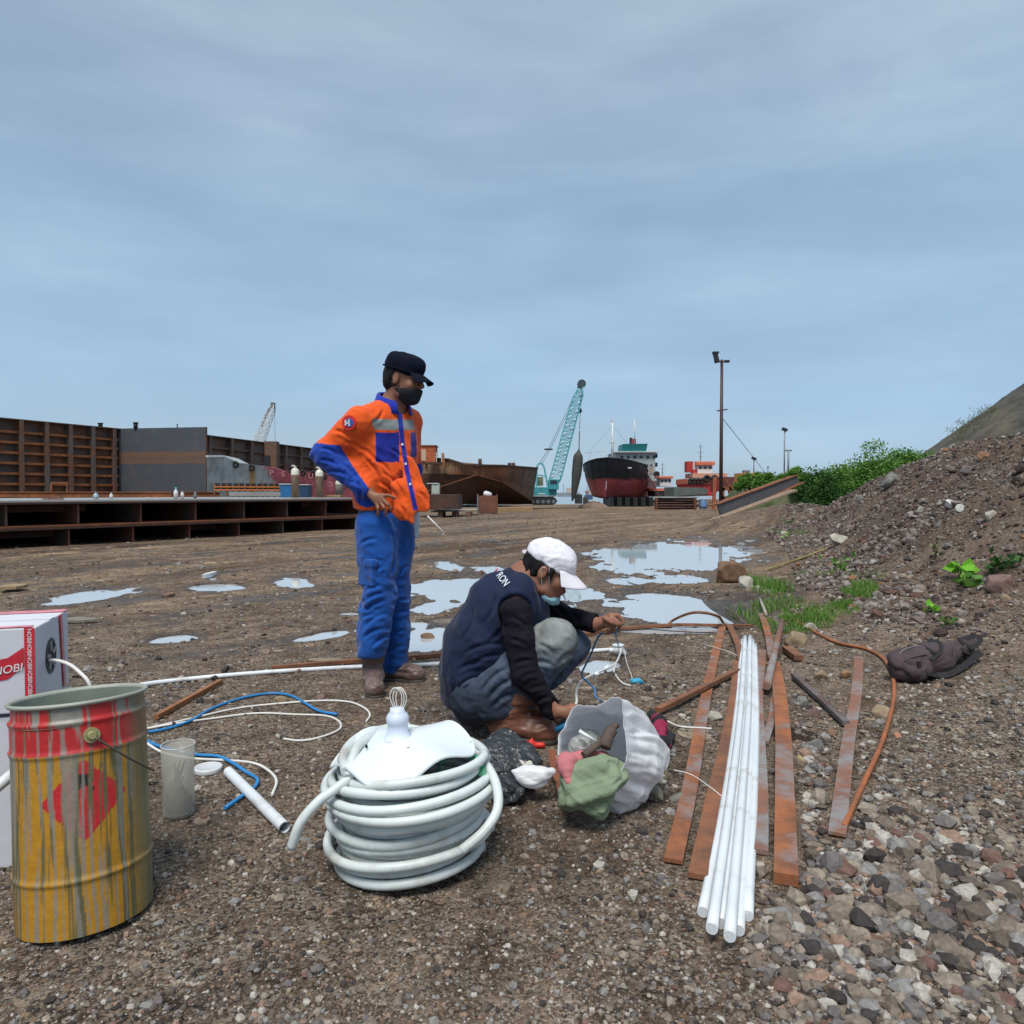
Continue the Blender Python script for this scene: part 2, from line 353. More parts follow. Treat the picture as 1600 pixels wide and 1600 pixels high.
# ground material: gravelly mud, coloured stones by cell, wet dark patches, browner pile
def ground_mat():
    m, t, b, N, L = nodes('gravelly_mud')
    g = N('ShaderNodeNewGeometry'); pos = g.outputs['Position']
    def ramped(sc, det, ro, stops, dist=0):
        n = N('ShaderNodeTexNoise', Scale=sc, Detail=det, Roughness=ro, Distortion=dist); L(pos, n.inputs['Vector']); r = ramp(N, stops); L(n.outputs['Fac'], r.inputs['Fac']); return r.outputs['Color'], n.outputs['Fac']
    def mix(f, a, c, bt='MIX'):
        x = N('ShaderNodeMix', data_type='RGBA', blend_type=bt)
        for s, q in (('Factor', f), ('A', a), ('B', c)):
            if hasattr(q, 'is_linked'): L(q, x.inputs[s])
            else: x.inputs[s].default_value = q if not isinstance(q, tuple) else (q if len(q) == 4 else q+(1,))
        return x.outputs['Result']
    base, _ = ramped(1.3, 9, .68, [(.32, (.078, .054, .040)), (.5, (.175, .133, .102)), (.68, (.29, .232, .180))])
    fine, ff = ramped(45, 6, .75, [(.3, (.45,)*3), (.5, (.95,)*3), (.72, (1.7, 1.6, 1.5))])
    c = mix(1.0, base, fine, 'MULTIPLY')
    bumps = []
    for sc, amt in ((26, .55), (70, .6), (160, .4)):
        v = N('ShaderNodeTexVoronoi', Scale=sc); L(pos, v.inputs['Vector'])
        hs = N('ShaderNodeSeparateColor'); L(v.outputs['Color'], hs.inputs['Color'])
        st = ramp(N, [(0, (.035, .03, .028)), (.3, (.10, .075, .055)), (.55, (.19, .15, .115)), (.8, (.25, .23, .20)), (.93, (.30, .20, .12)), (1, (.46, .43, .38))]); L(hs.outputs['Red'], st.inputs['Fac'])
        gt = N('ShaderNodeMath', operation='GREATER_THAN'); L(hs.outputs['Green'], gt.inputs[0]); gt.inputs[1].default_value = 1-amt
        c = mix(gt.outputs[0], c, st.outputs['Color']); bumps.append((v.outputs['Distance'], sc))
    # big pebble patches away from the gravel, mud between
    mud, mf = ramped(.55, 7, .62, [(.40, (0,)*3), (.62, (1,)*3)], .4)
    c = mix(.55, c, mix(mud, c, mix(1.0, base, (1.15, 1.1, 1.05), 'MULTIPLY')))
    # dark wet streaks
    mp = N('ShaderNodeMapping', vector_type='TEXTURE'); L(pos, mp.inputs['Vector']); mp.inputs['Rotation'].default_value = (0, 0, R(50)); mp.inputs['Scale'].default_value = (1.5, .6, 1)
    nw = N('ShaderNodeTexNoise', Scale=1.2, Detail=8, Roughness=.6, Distortion=.6); L(mp.outputs['Vector'], nw.inputs['Vector'])
    wet = ramp(N, [(.49, (0,0,0)), (.62, (1,1,1))]); L(nw.outputs['Fac'], wet.inputs['Fac'])
    sx = N('ShaderNodeSeparateXYZ'); L(pos, sx.inputs[0])
    fx = N('ShaderNodeMapRange'); L(sx.outputs['X'], fx.inputs['Value']); fx.inputs['From Min'].default_value = 1.6; fx.inputs['From Max'].default_value = .2
    wet0 = N('ShaderNodeMath', operation='MULTIPLY'); L(wet.outputs['Color'], wet0.inputs[0]); L(fx.outputs['Result'], wet0.inputs[1]); wa = N('ShaderNodeAttribute', attribute_name='Col'); wetf = N('ShaderNodeMath', operation='MAXIMUM'); L(wet0.outputs[0], wetf.inputs[0]); L(wa.outputs['Fac'], wetf.inputs[1])
    dark = mix(1.0, c, (.50, .46, .44), 'MULTIPLY'); c = mix(wetf.outputs[0], c, dark)
    # clods and pale stones that still read at a distance
    for sc, thr in ((2.6, .80), (7.5, .72)):
        v = N('ShaderNodeTexVoronoi', Scale=sc); L(pos, v.inputs['Vector']); hs = N('ShaderNodeSeparateColor'); L(v.outputs['Color'], hs.inputs['Color']); lt = N('ShaderNodeMath', operation='LESS_THAN'); L(v.outputs['Distance'], lt.inputs[0]); lt.inputs[1].default_value = .26
        gt = N('ShaderNodeMath', operation='GREATER_THAN'); L(hs.outputs['Green'], gt.inputs[0]); gt.inputs[1].default_value = thr; ml = N('ShaderNodeMath', operation='MULTIPLY'); L(lt.outputs[0], ml.inputs[0]); L(gt.outputs[0], ml.inputs[1])
        sc_ = ramp(N, [(0, (.05, .035, .028)), (.5, (.16, .115, .08)), (1, (.36, .30, .23))]); L(hs.outputs['Red'], sc_.inputs['Fac']); c = mix(ml.outputs[0], c, sc_.outputs['Color'])
    mid, _ = ramped(5.5, 8, .7, [(.32, (.55, .50, .46)), (.5, (1, 1, 1)), (.68, (1.45, 1.4, 1.32))]); c = mix(1.0, c, mid, 'MULTIPLY')
    # drier tan tracks further off
    mt = N('ShaderNodeMapping', vector_type='TEXTURE'); L(pos, mt.inputs['Vector']); mt.inputs['Rotation'].default_value = (0, 0, R(57)); mt.inputs['Scale'].default_value = (7, 1.1, 1)
    nt_ = N('ShaderNodeTexNoise', Scale=1.0, Detail=10, Roughness=.72, Distortion=.5); L(mt.outputs['Vector'], nt_.inputs['Vector'])
    tr = ramp(N, [(.38, (.62, .55, .50)), (.5, (1.05, .99, .92)), (.64, (1.6, 1.48, 1.32))]); L(nt_.outputs['Fac'], tr.inputs['Fac'])
    fy = N('ShaderNodeMapRange'); L(sx.outputs['Y'], fy.inputs['Value']); fy.inputs['From Min'].default_value = 4; fy.inputs['From Max'].default_value = 9
    c = mix(fy.outputs['Result'], c, mix(1.0, c, tr.outputs['Color'], 'MULTIPLY'))
    # pile: reddish brown soil
    hzr = N('ShaderNodeMapRange'); L(sx.outputs['Z'], hzr.inputs['Value']); hzr.inputs['From Min'].default_value = .15; hzr.inputs['From Max'].default_value = .55
    ps, _ = ramped(2.2, 10, .75, [(.30, (.048, .030, .024)), (.48, (.115, .083, .068)), (.62, (.17, .138, .12)), (.8, (.22, .19, .17))])
    pc = mix(.45, ps, c); rr, _ = ramped(1.1, 6, .6, [(.60, (0,)*3), (.68, (1,)*3)]); pc = mix(rr, pc, mix(.75, pc, (.10, .026, .014)))
    c = mix(hzr.outputs['Result'], c, pc)
    L(c, b.inputs['Base Color'])
    ro = N('ShaderNodeMapRange'); L(wetf.outputs[0], ro.inputs['Value']); ro.inputs['To Min'].default_value = .95; ro.inputs['To Max'].default_value = .30
    L(ro.outputs['Result'], b.inputs['Roughness']); sp_ = N('ShaderNodeMapRange'); L(wetf.outputs[0], sp_.inputs['Value']); sp_.inputs['To Min'].default_value = .04; sp_.inputs['To Max'].default_value = .22; L(sp_.outputs['Result'], b.inputs['Specular IOR Level'])
    last = None
    for (o, sc) in bumps:
        inv = N('ShaderNodeMath', operation='MULTIPLY'); L(o, inv.inputs[0]); inv.inputs[1].default_value = -1
        bu = N('ShaderNodeBump', Strength=.75, Distance=.55/sc); L(inv.outputs[0], bu.inputs['Height'])
        if last is not None: L(last, bu.inputs['Normal'])
        last = bu.outputs['Normal']
    bu = N('ShaderNodeBump', Strength=.9, Distance=.03)
    nn = N('ShaderNodeTexNoise', Scale=9, Detail=9, Roughness=.72); L(pos, nn.inputs['Vector']); L(nn.outputs['Fac'], bu.inputs['Height']); L(last, bu.inputs['Normal'])
    L(bu.outputs['Normal'], b.inputs['Normal'])
    return m
def build_ground():
    v1 = np.linspace(1750, 790, 640); Y1 = F_PX / (v1 - HZ)        # even in the picture
    Ys = np.concatenate([np.linspace(-6, Y1[0], 24)[:-1], Y1[Y1 < 56], np.linspace(57, 112, 60)])
    T = np.linspace(-1, 1, 760); A = 4.5
    YY, TT = np.meshgrid(Ys, T, indexing='ij'); XX = TT * (YY*.95 + A + 2) 
    ZZ = hz(XX, YY); V = np.stack([XX, YY, ZZ], -1).reshape(-1, 3)
    nr, nc = YY.shape; i = np.arange(nr*nc).reshape(nr, nc)
    Fq = np.stack([i[:-1, :-1], i[:-1, 1:], i[1:, 1:], i[1:, :-1]], -1).reshape(-1, 4)
    o = mesh_np('ground', V, Fq, ground_mat()); wt = puddle(XX.ravel(), YY.ravel(), .9, 2.0, 1.3); colattr(o, np.stack([wt]*3, -1)); tag(o, 'brown gravelly mud yard with ruts rising into a soil bank', kind='structure')
    return o
build_ground()
# puddle water sheets, level and just under the mud around them
def water_mat(name, col, rough, ior=1.45, bump=.02, bsc=6):
    m, t, b, N, L = nodes(name); b.inputs['Base Color'].default_value = col+(1,); b.inputs['Roughness'].default_value = rough
    b.inputs['IOR'].default_value = ior; b.inputs['Specular IOR Level'].default_value = .5
    g = N('ShaderNodeNewGeometry'); n = N('ShaderNodeTexNoise', Scale=bsc, Detail=4); L(g.outputs['Position'], n.inputs['Vector'])
    bu = N('ShaderNodeBump', Strength=bump, Distance=.02); L(n.outputs['Fac'], bu.inputs['Height']); L(bu.outputs['Normal'], b.inputs['Normal'])
    return m
pm = water_mat('puddle_water', (.45, .48, .50), .02, 3.0, .012)
mb = MB()
for pi_, (a, b, ra, rb, sl) in enumerate(PUD):
    vs = [G(a + 1.55*ra*math.cos(t), max(HZ+20, b + 1.7*rb*math.sin(t) + sl*1.55*ra*math.cos(t)), -.0085-.0005*pi_) for t in [2*math.pi*k/28 for k in range(28)]]
    mb.add(vs, [tuple(range(28))])
o = mb.build('puddle_water', pm); tag(o, 'shallow rain puddles lying in the mud', kind='structure')
for p in o.data.polygons:
    if p.normal.z < 0: p.flip()
# sea to the horizon
mb = MB(); mb.add([(-3000, 96, -1.05), (3000, 96, -1.05), (3000, 5000, -1.05), (-3000, 5000, -1.05)], [(0,1,2,3)])
tag(mb.build('sea', water_mat('sea_water', (.16, .22, .26), .12, 1.33, .3, .3)), 'pale calm sea beyond the yard', kind='structure')
# dark spoil hill on the right
def hill():
    xs = np.linspace(18, 75, 190); ys = np.linspace(34, 80, 130); XX, YY = np.meshgrid(xs, ys, indexing='xy')
    d = np.hypot((XX-48)/21.5, (YY-58)/20.0)
    Z = 15.5*np.clip(1.02-d, 0, None)**1.12 - .6 + .35*fbm(XX*.35, YY*.35, 0, 4, 3)*np.clip(1.05-d, 0, .3)/.3 + .16*fbm(XX*1.6, YY*1.6, 0, 4, 4)
    V = np.stack([XX, YY, Z], -1).reshape(-1, 3); nr, nc = XX.shape; i = np.arange(nr*nc).reshape(nr, nc)
    Fq = np.stack([i[:-1, :-1], i[:-1, 1:], i[1:, 1:], i[1:, :-1]], -1).reshape(-1, 4)
    m = mat('spoil_soil', (.052, .048, .041), .95, var=.45, sc=1.3, bump=1, bsc=2.2, dirt=(.115, .10, .07), dirt_amt=.46, dsc=.35)
    tag(mesh_np('spoil_hill', V, Fq, m), 'dark bare spoil hill rising behind the soil bank', kind='structure')
hill()
# ------------------------------------------------------------------ smooth solids: distance fields turned into one mesh
class SDF:
    def __init__(s, h=.006): s.h = h; s.ops = []
    def cone(s, a, b, ra, rb, k=.02, sq=None, f=1.0, op='u'):
        s.ops.append(('cone', np.array(a, float), np.array(b, float), ra, rb, k, None if sq is None else np.array(sq, float)/np.linalg.norm(sq), f, op)); return s
    def ch(s, pts, rs, k=.02, **kw):
        for i in range(len(pts)-1): s.cone(pts[i], pts[i+1], rs[i], rs[i+1], k, **kw)
        return s
    def ell(s, c, r, k=.02, M=None, op='u'):
        s.ops.append(('ell', np.array(c, float), np.array(r, float), np.eye(3) if M is None else np.array(M, float), None, k, None, 1, op)); return s
    def half(s, p, n, k=.004):                 # keeps the side the normal points away from
        n = np.array(n, float); n /= np.linalg.norm(n); s.ops.append(('half', np.array(p, float), n, 0, 0, k, None, 1, 'i')); return s
    def box(s, c, d, M=None, r=.01, k=.01, op='u'):
        s.ops.append(('box', np.array(c, float), np.array(d, float)/2, np.eye(3) if M is None else np.array(M, float), r, k, None, 1, op)); return s
    def bounds(s):
        lo = np.full(3, 1e9); hi = -lo
        for o in s.ops:
            if o[8] != 'u': continue
            if o[0] == 'cone':
                r = max(o[3], o[4]) + .03; lo = np.minimum(lo, np.minimum(o[1], o[2])-r); hi = np.maximum(hi, np.maximum(o[1], o[2])+r)
            else:
                r = np.linalg.norm(o[2]) if o[0] == 'box' else o[2].max(); r += .03; lo = np.minimum(lo, o[1]-r); hi = np.maximum(hi, o[1]+r)
        return lo, hi
    @staticmethod
    def dist(o, Q):
        ty = o[0]
        if ty == 'cone':
            _, a, b, ra, rb, k, w_, f, _ = o; X = Q
            if w_ is not None:
                mid = (a+b)/2; t = (Q-mid) @ w_; X = Q + t[..., None]*w_*(1/f-1)
            ba = b-a; t = np.clip(((X-a) @ ba)/max(ba @ ba, 1e-9), 0, 1)
            d = np.sqrt((((X-a) - t[..., None]*ba)**2).sum(-1)) - (ra + (rb-ra)*t)
            return d * (min(1, .5+.5*f) if w_ is not None else 1)
        if ty == 'ell':
            X = (Q-o[1]) @ o[3]; k0 = np.sqrt(((X/o[2])**2).sum(-1)); k1 = np.sqrt(((X/o[2]**2)**2).sum(-1)); return k0*(k0-1)/np.maximum(k1, 1e-6)
        if ty == 'box':
            X = np.abs((Q-o[1]) @ o[3]) - (o[2]-o[4]); return np.sqrt((np.maximum(X, 0)**2).sum(-1)) + np.minimum(X.max(-1), 0) - o[4]
        return (Q-o[1]) @ o[2]
    def grid(s):
        lo, hi = s.bounds(); h = s.h; n = np.ceil((hi-lo)/h).astype(int)+1; s.lo = lo
        D = np.full(n, .08, np.float32); ax = [lo[i]+h*np.arange(n[i]) for i in range(3)]
        for o in s.ops:
            if o[0] == 'half' or o[8] == 'i': i0 = np.zeros(3, int); i1 = n
            else:
                if o[0] == 'cone': r = max(o[3], o[4])+.03+o[5]; l, u = np.minimum(o[1], o[2])-r, np.maximum(o[1], o[2])+r
                else: r = (np.linalg.norm(o[2]) if o[0] == 'box' else o[2].max())+.03+o[5]; l, u = o[1]-r, o[1]+r
                i0 = np.clip(np.floor((l-lo)/h).astype(int), 0, n); i1 = np.clip(np.ceil((u-lo)/h).astype(int)+1, 0, n)
            if (i1 <= i0).any(): continue
            g = np.stack(np.meshgrid(*[ax[i][i0[i]:i1[i]] for i in range(3)], indexing='ij'), -1)
            d = s.dist(o, g).astype(np.float32); S = tuple(slice(i0[i], i1[i]) for i in range(3)); A = D[S]; k = o[5]
            if o[8] == 'u': hh = np.maximum(k-np.abs(A-d), 0)/k; D[S] = np.minimum(A, d) - hh*hh*k*.25
            else:
                if o[8] == 's': d = -d
                hh = np.maximum(k-np.abs(A-d), 0)/k; D[S] = np.maximum(A, d) + hh*hh*k*.25
        D[0] = D[-1] = .08; D[:, 0] = D[:, -1] = .08; D[:, :, 0] = D[:, :, -1] = .08
        return D
    def surf(s):
        D = s.grid(); I = D < 0; n = D.shape; c = [slice(None, -1), slice(1, None)]
        cnt = sum(I[c[a], c[b], c[e]].astype(np.int8) for a in (0, 1) for b in (0, 1) for e in (0, 1))
        act = (cnt > 0) & (cnt < 8); ijk = np.argwhere(act); N = len(ijk)
        cv = np.stack([D[ijk[:, 0]+a, ijk[:, 1]+b, ijk[:, 2]+e] for a in (0, 1) for b in (0, 1) for e in (0, 1)], -1)
        off = np.array([(a, b, e) for a in (0, 1) for b in (0, 1) for e in (0, 1)], float)
        acc = np.zeros((N, 3)); num = np.zeros(N)
        for p in range(8):
            for q in range(p+1, 8):
                if np.abs(off[p]-off[q]).sum() != 1: continue
                x, y = cv[:, p], cv[:, q]; mk = (x < 0) != (y < 0); t = np.where(mk, x/np.where(mk, x-y, 1), 0)
                acc += mk[:, None]*(off[p] + t[:, None]*(off[q]-off[p])); num += mk
        V = s.lo + (ijk + acc/np.maximum(num, 1)[:, None])*s.h
        idx = np.full(act.shape, -1, np.int32); idx[act] = np.arange(N); Fs = []
        for a in range(3):
            sl0 = [slice(1, -1)]*3; sl1 = [slice(1, -1)]*3; sl0[a] = slice(0, -1); sl1[a] = slice(1, None)
            A = I[tuple(sl0)]; B = I[tuple(sl1)]; ed = np.argwhere(A != B); base = ed.copy()
            for q in range(3):
                if q != a: base[:, q] += 1
            b_, c_ = (a+1) % 3, (a+2) % 3; e1 = np.zeros(3, int); e1[b_] = 1; e2 = np.zeros(3, int); e2[c_] = 1
            g = lambda z: idx[z[:, 0], z[:, 1], z[:, 2]]
            quad = np.stack([g(base-e1-e2), g(base-e2), g(base), g(base-e1)], -1)
            fl = A[tuple((ed).T)]; quad[~fl] = quad[~fl][:, ::-1]; Fs.append(quad)
        Fq = np.concatenate(Fs); return V, Fq[(Fq >= 0).all(1)]
def vnormals(V, Fq):
    a = V[Fq[:, 2]]-V[Fq[:, 0]]; b = V[Fq[:, 3]]-V[Fq[:, 1]]; n = np.cross(a, b); o = np.zeros_like(V)
    for i in range(4): np.add.at(o, Fq[:, i], n)
    return o/np.maximum(np.linalg.norm(o, axis=1), 1e-9)[:, None]
def relax(V, Fq, it=2, lam=.5):
    for _ in range(it):
        s = np.zeros_like(V); c = np.zeros(len(V))
        for i in range(4):
            for j in ((i+1) % 4, (i-1) % 4): np.add.at(s, Fq[:, i], V[Fq[:, j]]); np.add.at(c, Fq[:, i], 1)
        V = V + lam*(s/np.maximum(c, 1)[:, None]-V)
    return V
def folds(V, Nn, amp, freq, dirn=(0, 0, 1), stretch=3.0, seed=0, mask=None):
    """cloth folds: ridged noise stretched along dirn"""
    d = np.array(dirn, float); d /= np.linalg.norm(d); t = V @ d; Q = V - np.outer(t*(1-1/stretch), d)
    Q = Q*freq + .35*np.stack([vn(V[:, 0]*freq*.6, V[:, 1]*freq*.6, V[:, 2]*freq*.6, seed+50+i) for i in range(3)], -1)
    n = vn(Q[:, 0], Q[:, 1], Q[:, 2], seed); n2 = vn(Q[:, 0]*2.1, Q[:, 1]*2.1, Q[:, 2]*2.1, seed+1)
    r = (1-np.abs(n)*2.2) + .45*(1-np.abs(n2)*2.2)-.6; r = r*amp
    if mask is not None: r = r*mask
    return V + Nn*r[:, None]
def crease(V, Nn, amp, freq, seed=0, dirn=(0, 0, 1), stretch=1.6):
    d = nz(dirn); t = V @ d; Q = (V - np.outer(t*(1-1/stretch), d))*freq; w = .45*np.stack([vn(Q[:, 0]*.7, Q[:, 1]*.7, Q[:, 2]*.7, seed+9+i) for i in range(3)], -1); Q = Q+w
    a = nz((1, .4, .3)); b = nz(np.cross(a, (0, .2, 1))); c = np.cross(a, b); Q = np.stack([Q @ a, Q @ b, Q @ c], -1)
    n = pln(Q[:, 0], Q[:, 1], Q[:, 2], seed)+.45*pln(Q[:, 0]*2.3+5, Q[:, 1]*2.3, Q[:, 2]*2.3, seed+1); return V + Nn*(n*amp)[:, None]
def grooves(segs, depth=.007, w=2.6, ymax=9.0):
    """drapery folds: each a valley with a raised lip along a line laid over the cloth (lines given as photo pixels of the garment)"""
    def f(V, Nn):
        u = V[:, 0]/V[:, 1]*F_PX+800; v = HZ+(CAMZ-V[:, 2])/V[:, 1]*F_PX; d = np.zeros(len(V)); fr = sst(.05, .35, -Nn[:, 1])*(V[:, 1] < ymax)
        for x0, y0, x1, y1 in segs:
            L_ = math.hypot(x1-x0, y1-y0); tx, ty = (x1-x0)/L_, (y1-y0)/L_; a = (u-x0)*tx+(v-y0)*ty; b = -(u-x0)*ty+(v-y0)*tx + .10*L_*np.sin(np.clip(a/L_, 0, 1)*3.14); e = sst(-.05*L_, .25*L_, a)*sst(1.1*L_, .6*L_, a)
            d += e*(-depth*np.exp(-(b/w)**2)+.7*depth*np.exp(-((b-2.1*w)/(1.3*w))**2)+.4*depth*np.exp(-((b+2.1*w)/(1.5*w))**2))
        return V + Nn*(d*fr)[:, None]
    return f
def sdf_obj(name, s, m, parent=None, colf=None, fl=(), rel=2, post=None, cr=()):
    V, Fq = s.surf(); V = relax(V, Fq, rel)
    for c in cr: V = crease(V, vnormals(V, Fq), *c)
    for f in fl:
        mk = f[5](V) if len(f) > 5 else None; V = folds(V, vnormals(V, Fq), f[0], f[1], f[2], f[3], f[4], mk)
    if post is not None: V = post(V, vnormals(V, Fq))
    o = mesh_np(name, V, Fq, m, parent, True)
    if colf is not None: colattr(o, colf(V, vnormals(V, Fq)))
    return o
def near(c, r, soft=.5):
    c = np.array(c); return lambda V: sst(r, r*soft, np.linalg.norm(V-c, axis=1))
def nz(a): a = np.array(a, float); return a/np.linalg.norm(a)

# ------------------------------------------------------------------ people
SKIN = (.25, .112, .068); SKIN_D = (.15, .068, .045)
skin = attrmat('skin', .55, .10, 40, bump=.12, bsc=300, spec=.35)
def headframe(c, fwd, up):
    f = nz(fwd); u = np.array(up, float); u = nz(u-f*(u @ f)); l = np.cross(u, f); c = np.array(c, float)
    return lambda a, b, e=0.0: c + f*a + u*b + l*e, np.stack([f, l, u], 1), f, u, l
def head_prims(s, H, M, neck, nr=.054, k=.02):
    s.ell(H(-.008, .035), (.098, .077, .088), k, M); s.ell(H(.030, -.035), (.064, .061, .080), k, M)
    s.ell(H(.060, -.092), (.026, .030, .022), k, M); s.ell(H(-.05, .0), (.05, .062, .06), k, M)
    s.cone(H(.078, .030, -.034), H(.078, .030, .034), .015, .015, .012)
    for e in (-1, 1):
        s.ell(H(.060, -.022, .042*e), (.026, .022, .024), .015, M); s.cone(H(.02, -.07, .05*e), H(.055, -.09, .02*e), .02, .02, .02)
        s.ell(H(.093, .008, .031*e), (.010, .016, .010), .008, M, op='s')
        s.ell(H(.080, .008, .031*e), (.0125, .013, .011), .004, M)
        s.ell(H(-.006, -.004, .079*e), (.019, .009, .032), .006, M); s.ell(H(-.002, -.002, .090*e), (.009, .006, .017), .005, M, op='s')
    s.cone(H(.092, .022), H(.112, -.016), .007, .011, .01); s.cone(H(.103, -.020, -.009), H(.103, -.020, .009), .009, .009, .006)
    s.cone(H(.088, -.047, -.018), H(.094, -.048, 0), .006, .008, .006); s.cone(H(.094, -.048, 0), H(.088, -.047, .018), .008, .006, .006)
    s.cone(H(.086, -.060, -.014), H(.086, -.060, .014), .008, .008, .006)
    s.cone(H(-.022, -.05), neck, nr, nr+.006, .03)
def head_col(V, H, f, u, l):
    """brows, eyes, lips painted where they are; rest skin"""
    C = np.tile(np.array(SKIN), (len(V), 1)); c = H(0, 0)
    a = (V-c) @ f; b = (V-c) @ u; e = (V-c) @ l; ae = np.abs(e)
    def put(mk, col):
        mk = mk[:, None]; C[:] = C*(1-mk)+np.array(col)*mk
    put(sst(.008, .004, np.abs(b-.036-.1*(.03-ae)))*(a > .07)*sst(.05, .045, ae)*sst(.010, .016, ae), (.015, .010, .008))
    eye = (a > .078)*sst(.0075, .0045, np.abs(b-.008))*sst(.016, .012, np.abs(ae-.031)); put(eye, (.02, .014, .011))
    put((a > .080)*sst(.012, .008, np.abs(b+.054))*sst(.026, .020, ae), (.16, .060, .048))
    put((a > .085)*sst(.006, .003, np.abs(b+.036))*sst(.026, .018, ae), (.06, .032, .024))
    return C
def hand_prims(s, wrist, palm, fingers, k=.010, pr=.019, wr=.022, sq=None):
    """palm as two squashed cones, each finger a bent chain of its own"""
    s.cone(wrist, palm, wr, pr+.004, .02, sq=sq, f=.62 if sq is not None else 1)
    for fg in fingers:
        root = np.array(fg[0]); s.cone(np.array(wrist)*.35+np.array(palm)*.65, root, .017, .0115, .012)
        rs = [.0098, .0088, .0078, .0066][:len(fg)]; s.ch(fg, rs, .004)

def boot(parent, ankle, toe, topz, m, sole_m, rt=.058, lean=(0, 0), name='boot', tilt=0.0):
    """rubber boot: shaft, foot and a darker sole"""
    a = np.array(ankle, float); t = np.array(toe, float); d = t-a; d[2] = 0; L = np.linalg.norm(d); d /= L; z0 = gz(a[0], a[1]) if abs(a[2]) > 5 else min(a[2]-.085, 9)
    g = lambda p, z: np.array([p[0], p[1], z]); s = SDF(.006)
    top_ = np.array([a[0]+lean[0], a[1]+lean[1], topz]); 
    s.cone(g(a, z0+.10), top_, .050, rt, .03); s.cone(g(a-d*.035, z0+.048), g(a+d*.02, z0+.07), .040, .046, .03)
    s.cone(g(a+d*.02, z0+.06), g(a+d*(L-.05), z0+.046+tilt), .046, .043, .035, sq=(0, 0, 1), f=.95); s.cone(g(a+d*(L-.06), z0+.042), g(a+d*(L-.03), z0+.040), .044, .040, .03)
    s.half(g(a, z0+.012), (0, 0, -1)); s.half(top_, (lean[0], lean[1], max(.05, topz-z0-.1)))
    o = sdf_obj(name, s, m, parent, fl=[(.006, 14, (0, 0, 1), .35, 3, lambda V: sst(z0+.20, z0+.12, V[:, 2])*sst(z0+.03, z0+.07, V[:, 2]))])
    s = SDF(.006); s.cone(g(a-d*.038, z0+.010), g(a+d*.06, z0+.010), .044, .040, .02); s.cone(g(a+d*.06, z0+.010), g(a+d*(L-.035), z0+.010), .042, .046, .02)
    s.half(g(a, z0+.020), (0, 0, 1)); s.half(g(a, z0-.004), (0, 0, -1)); sdf_obj('sole', s, sole_m, o)
    return o
def cap_brim(parent, H, f, u, l, m, r=.082, out=.075, a0=.058, b0=.055, down=.35, spread=1.05, curve=.022):
    n1, n2 = 22, 9; V = []; up_ = []
    for side in (0, 1):
        for i in range(n1):
            an = (i/(n1-1)*2-1)*spread
            for j in range(n2):
                t = j/(n2-1); rr = 1 + t*out/r*math.cos(an)**.55 if abs(an) < 1.57 else 1
                e = r*math.sin(an)*(1+.10*t); a = a0 + r*(math.cos(an)-.35)*.55 + t*out*max(0, math.cos(an*1.25))**.6
                b = b0 - t*out*down - curve*(math.sin(an)**2)*1.2*t - .012*math.sin(an)**2 - (.0035 if side else 0)
                V.append(H(a, b, e))
    V = np.array(V); q = []; N = n1*n2
    for i in range(n1-1):
        for j in range(n2-1):
            x = i*n2+j; q.append((x, x+1, x+n2+1, x+n2)); q.append((N+x, N+x+n2, N+x+n2+1, N+x+1))
    for i in range(n1-1):
        for j in (0, n2-1): x = i*n2+j; q.append((x, x+n2, N+x+n2, N+x))
    for j in range(n2-1):
        for i in (0, n1-1): x = i*n2+j; q.append((x, x+1, N+x+1, N+x))
    o = mesh_np('brim', V, q, m, parent); bm = bmesh.new(); bm.from_mesh(o.data); bmesh.ops.recalc_face_normals(bm, faces=bm.faces); bm.to_mesh(o.data); bm.free(); return o

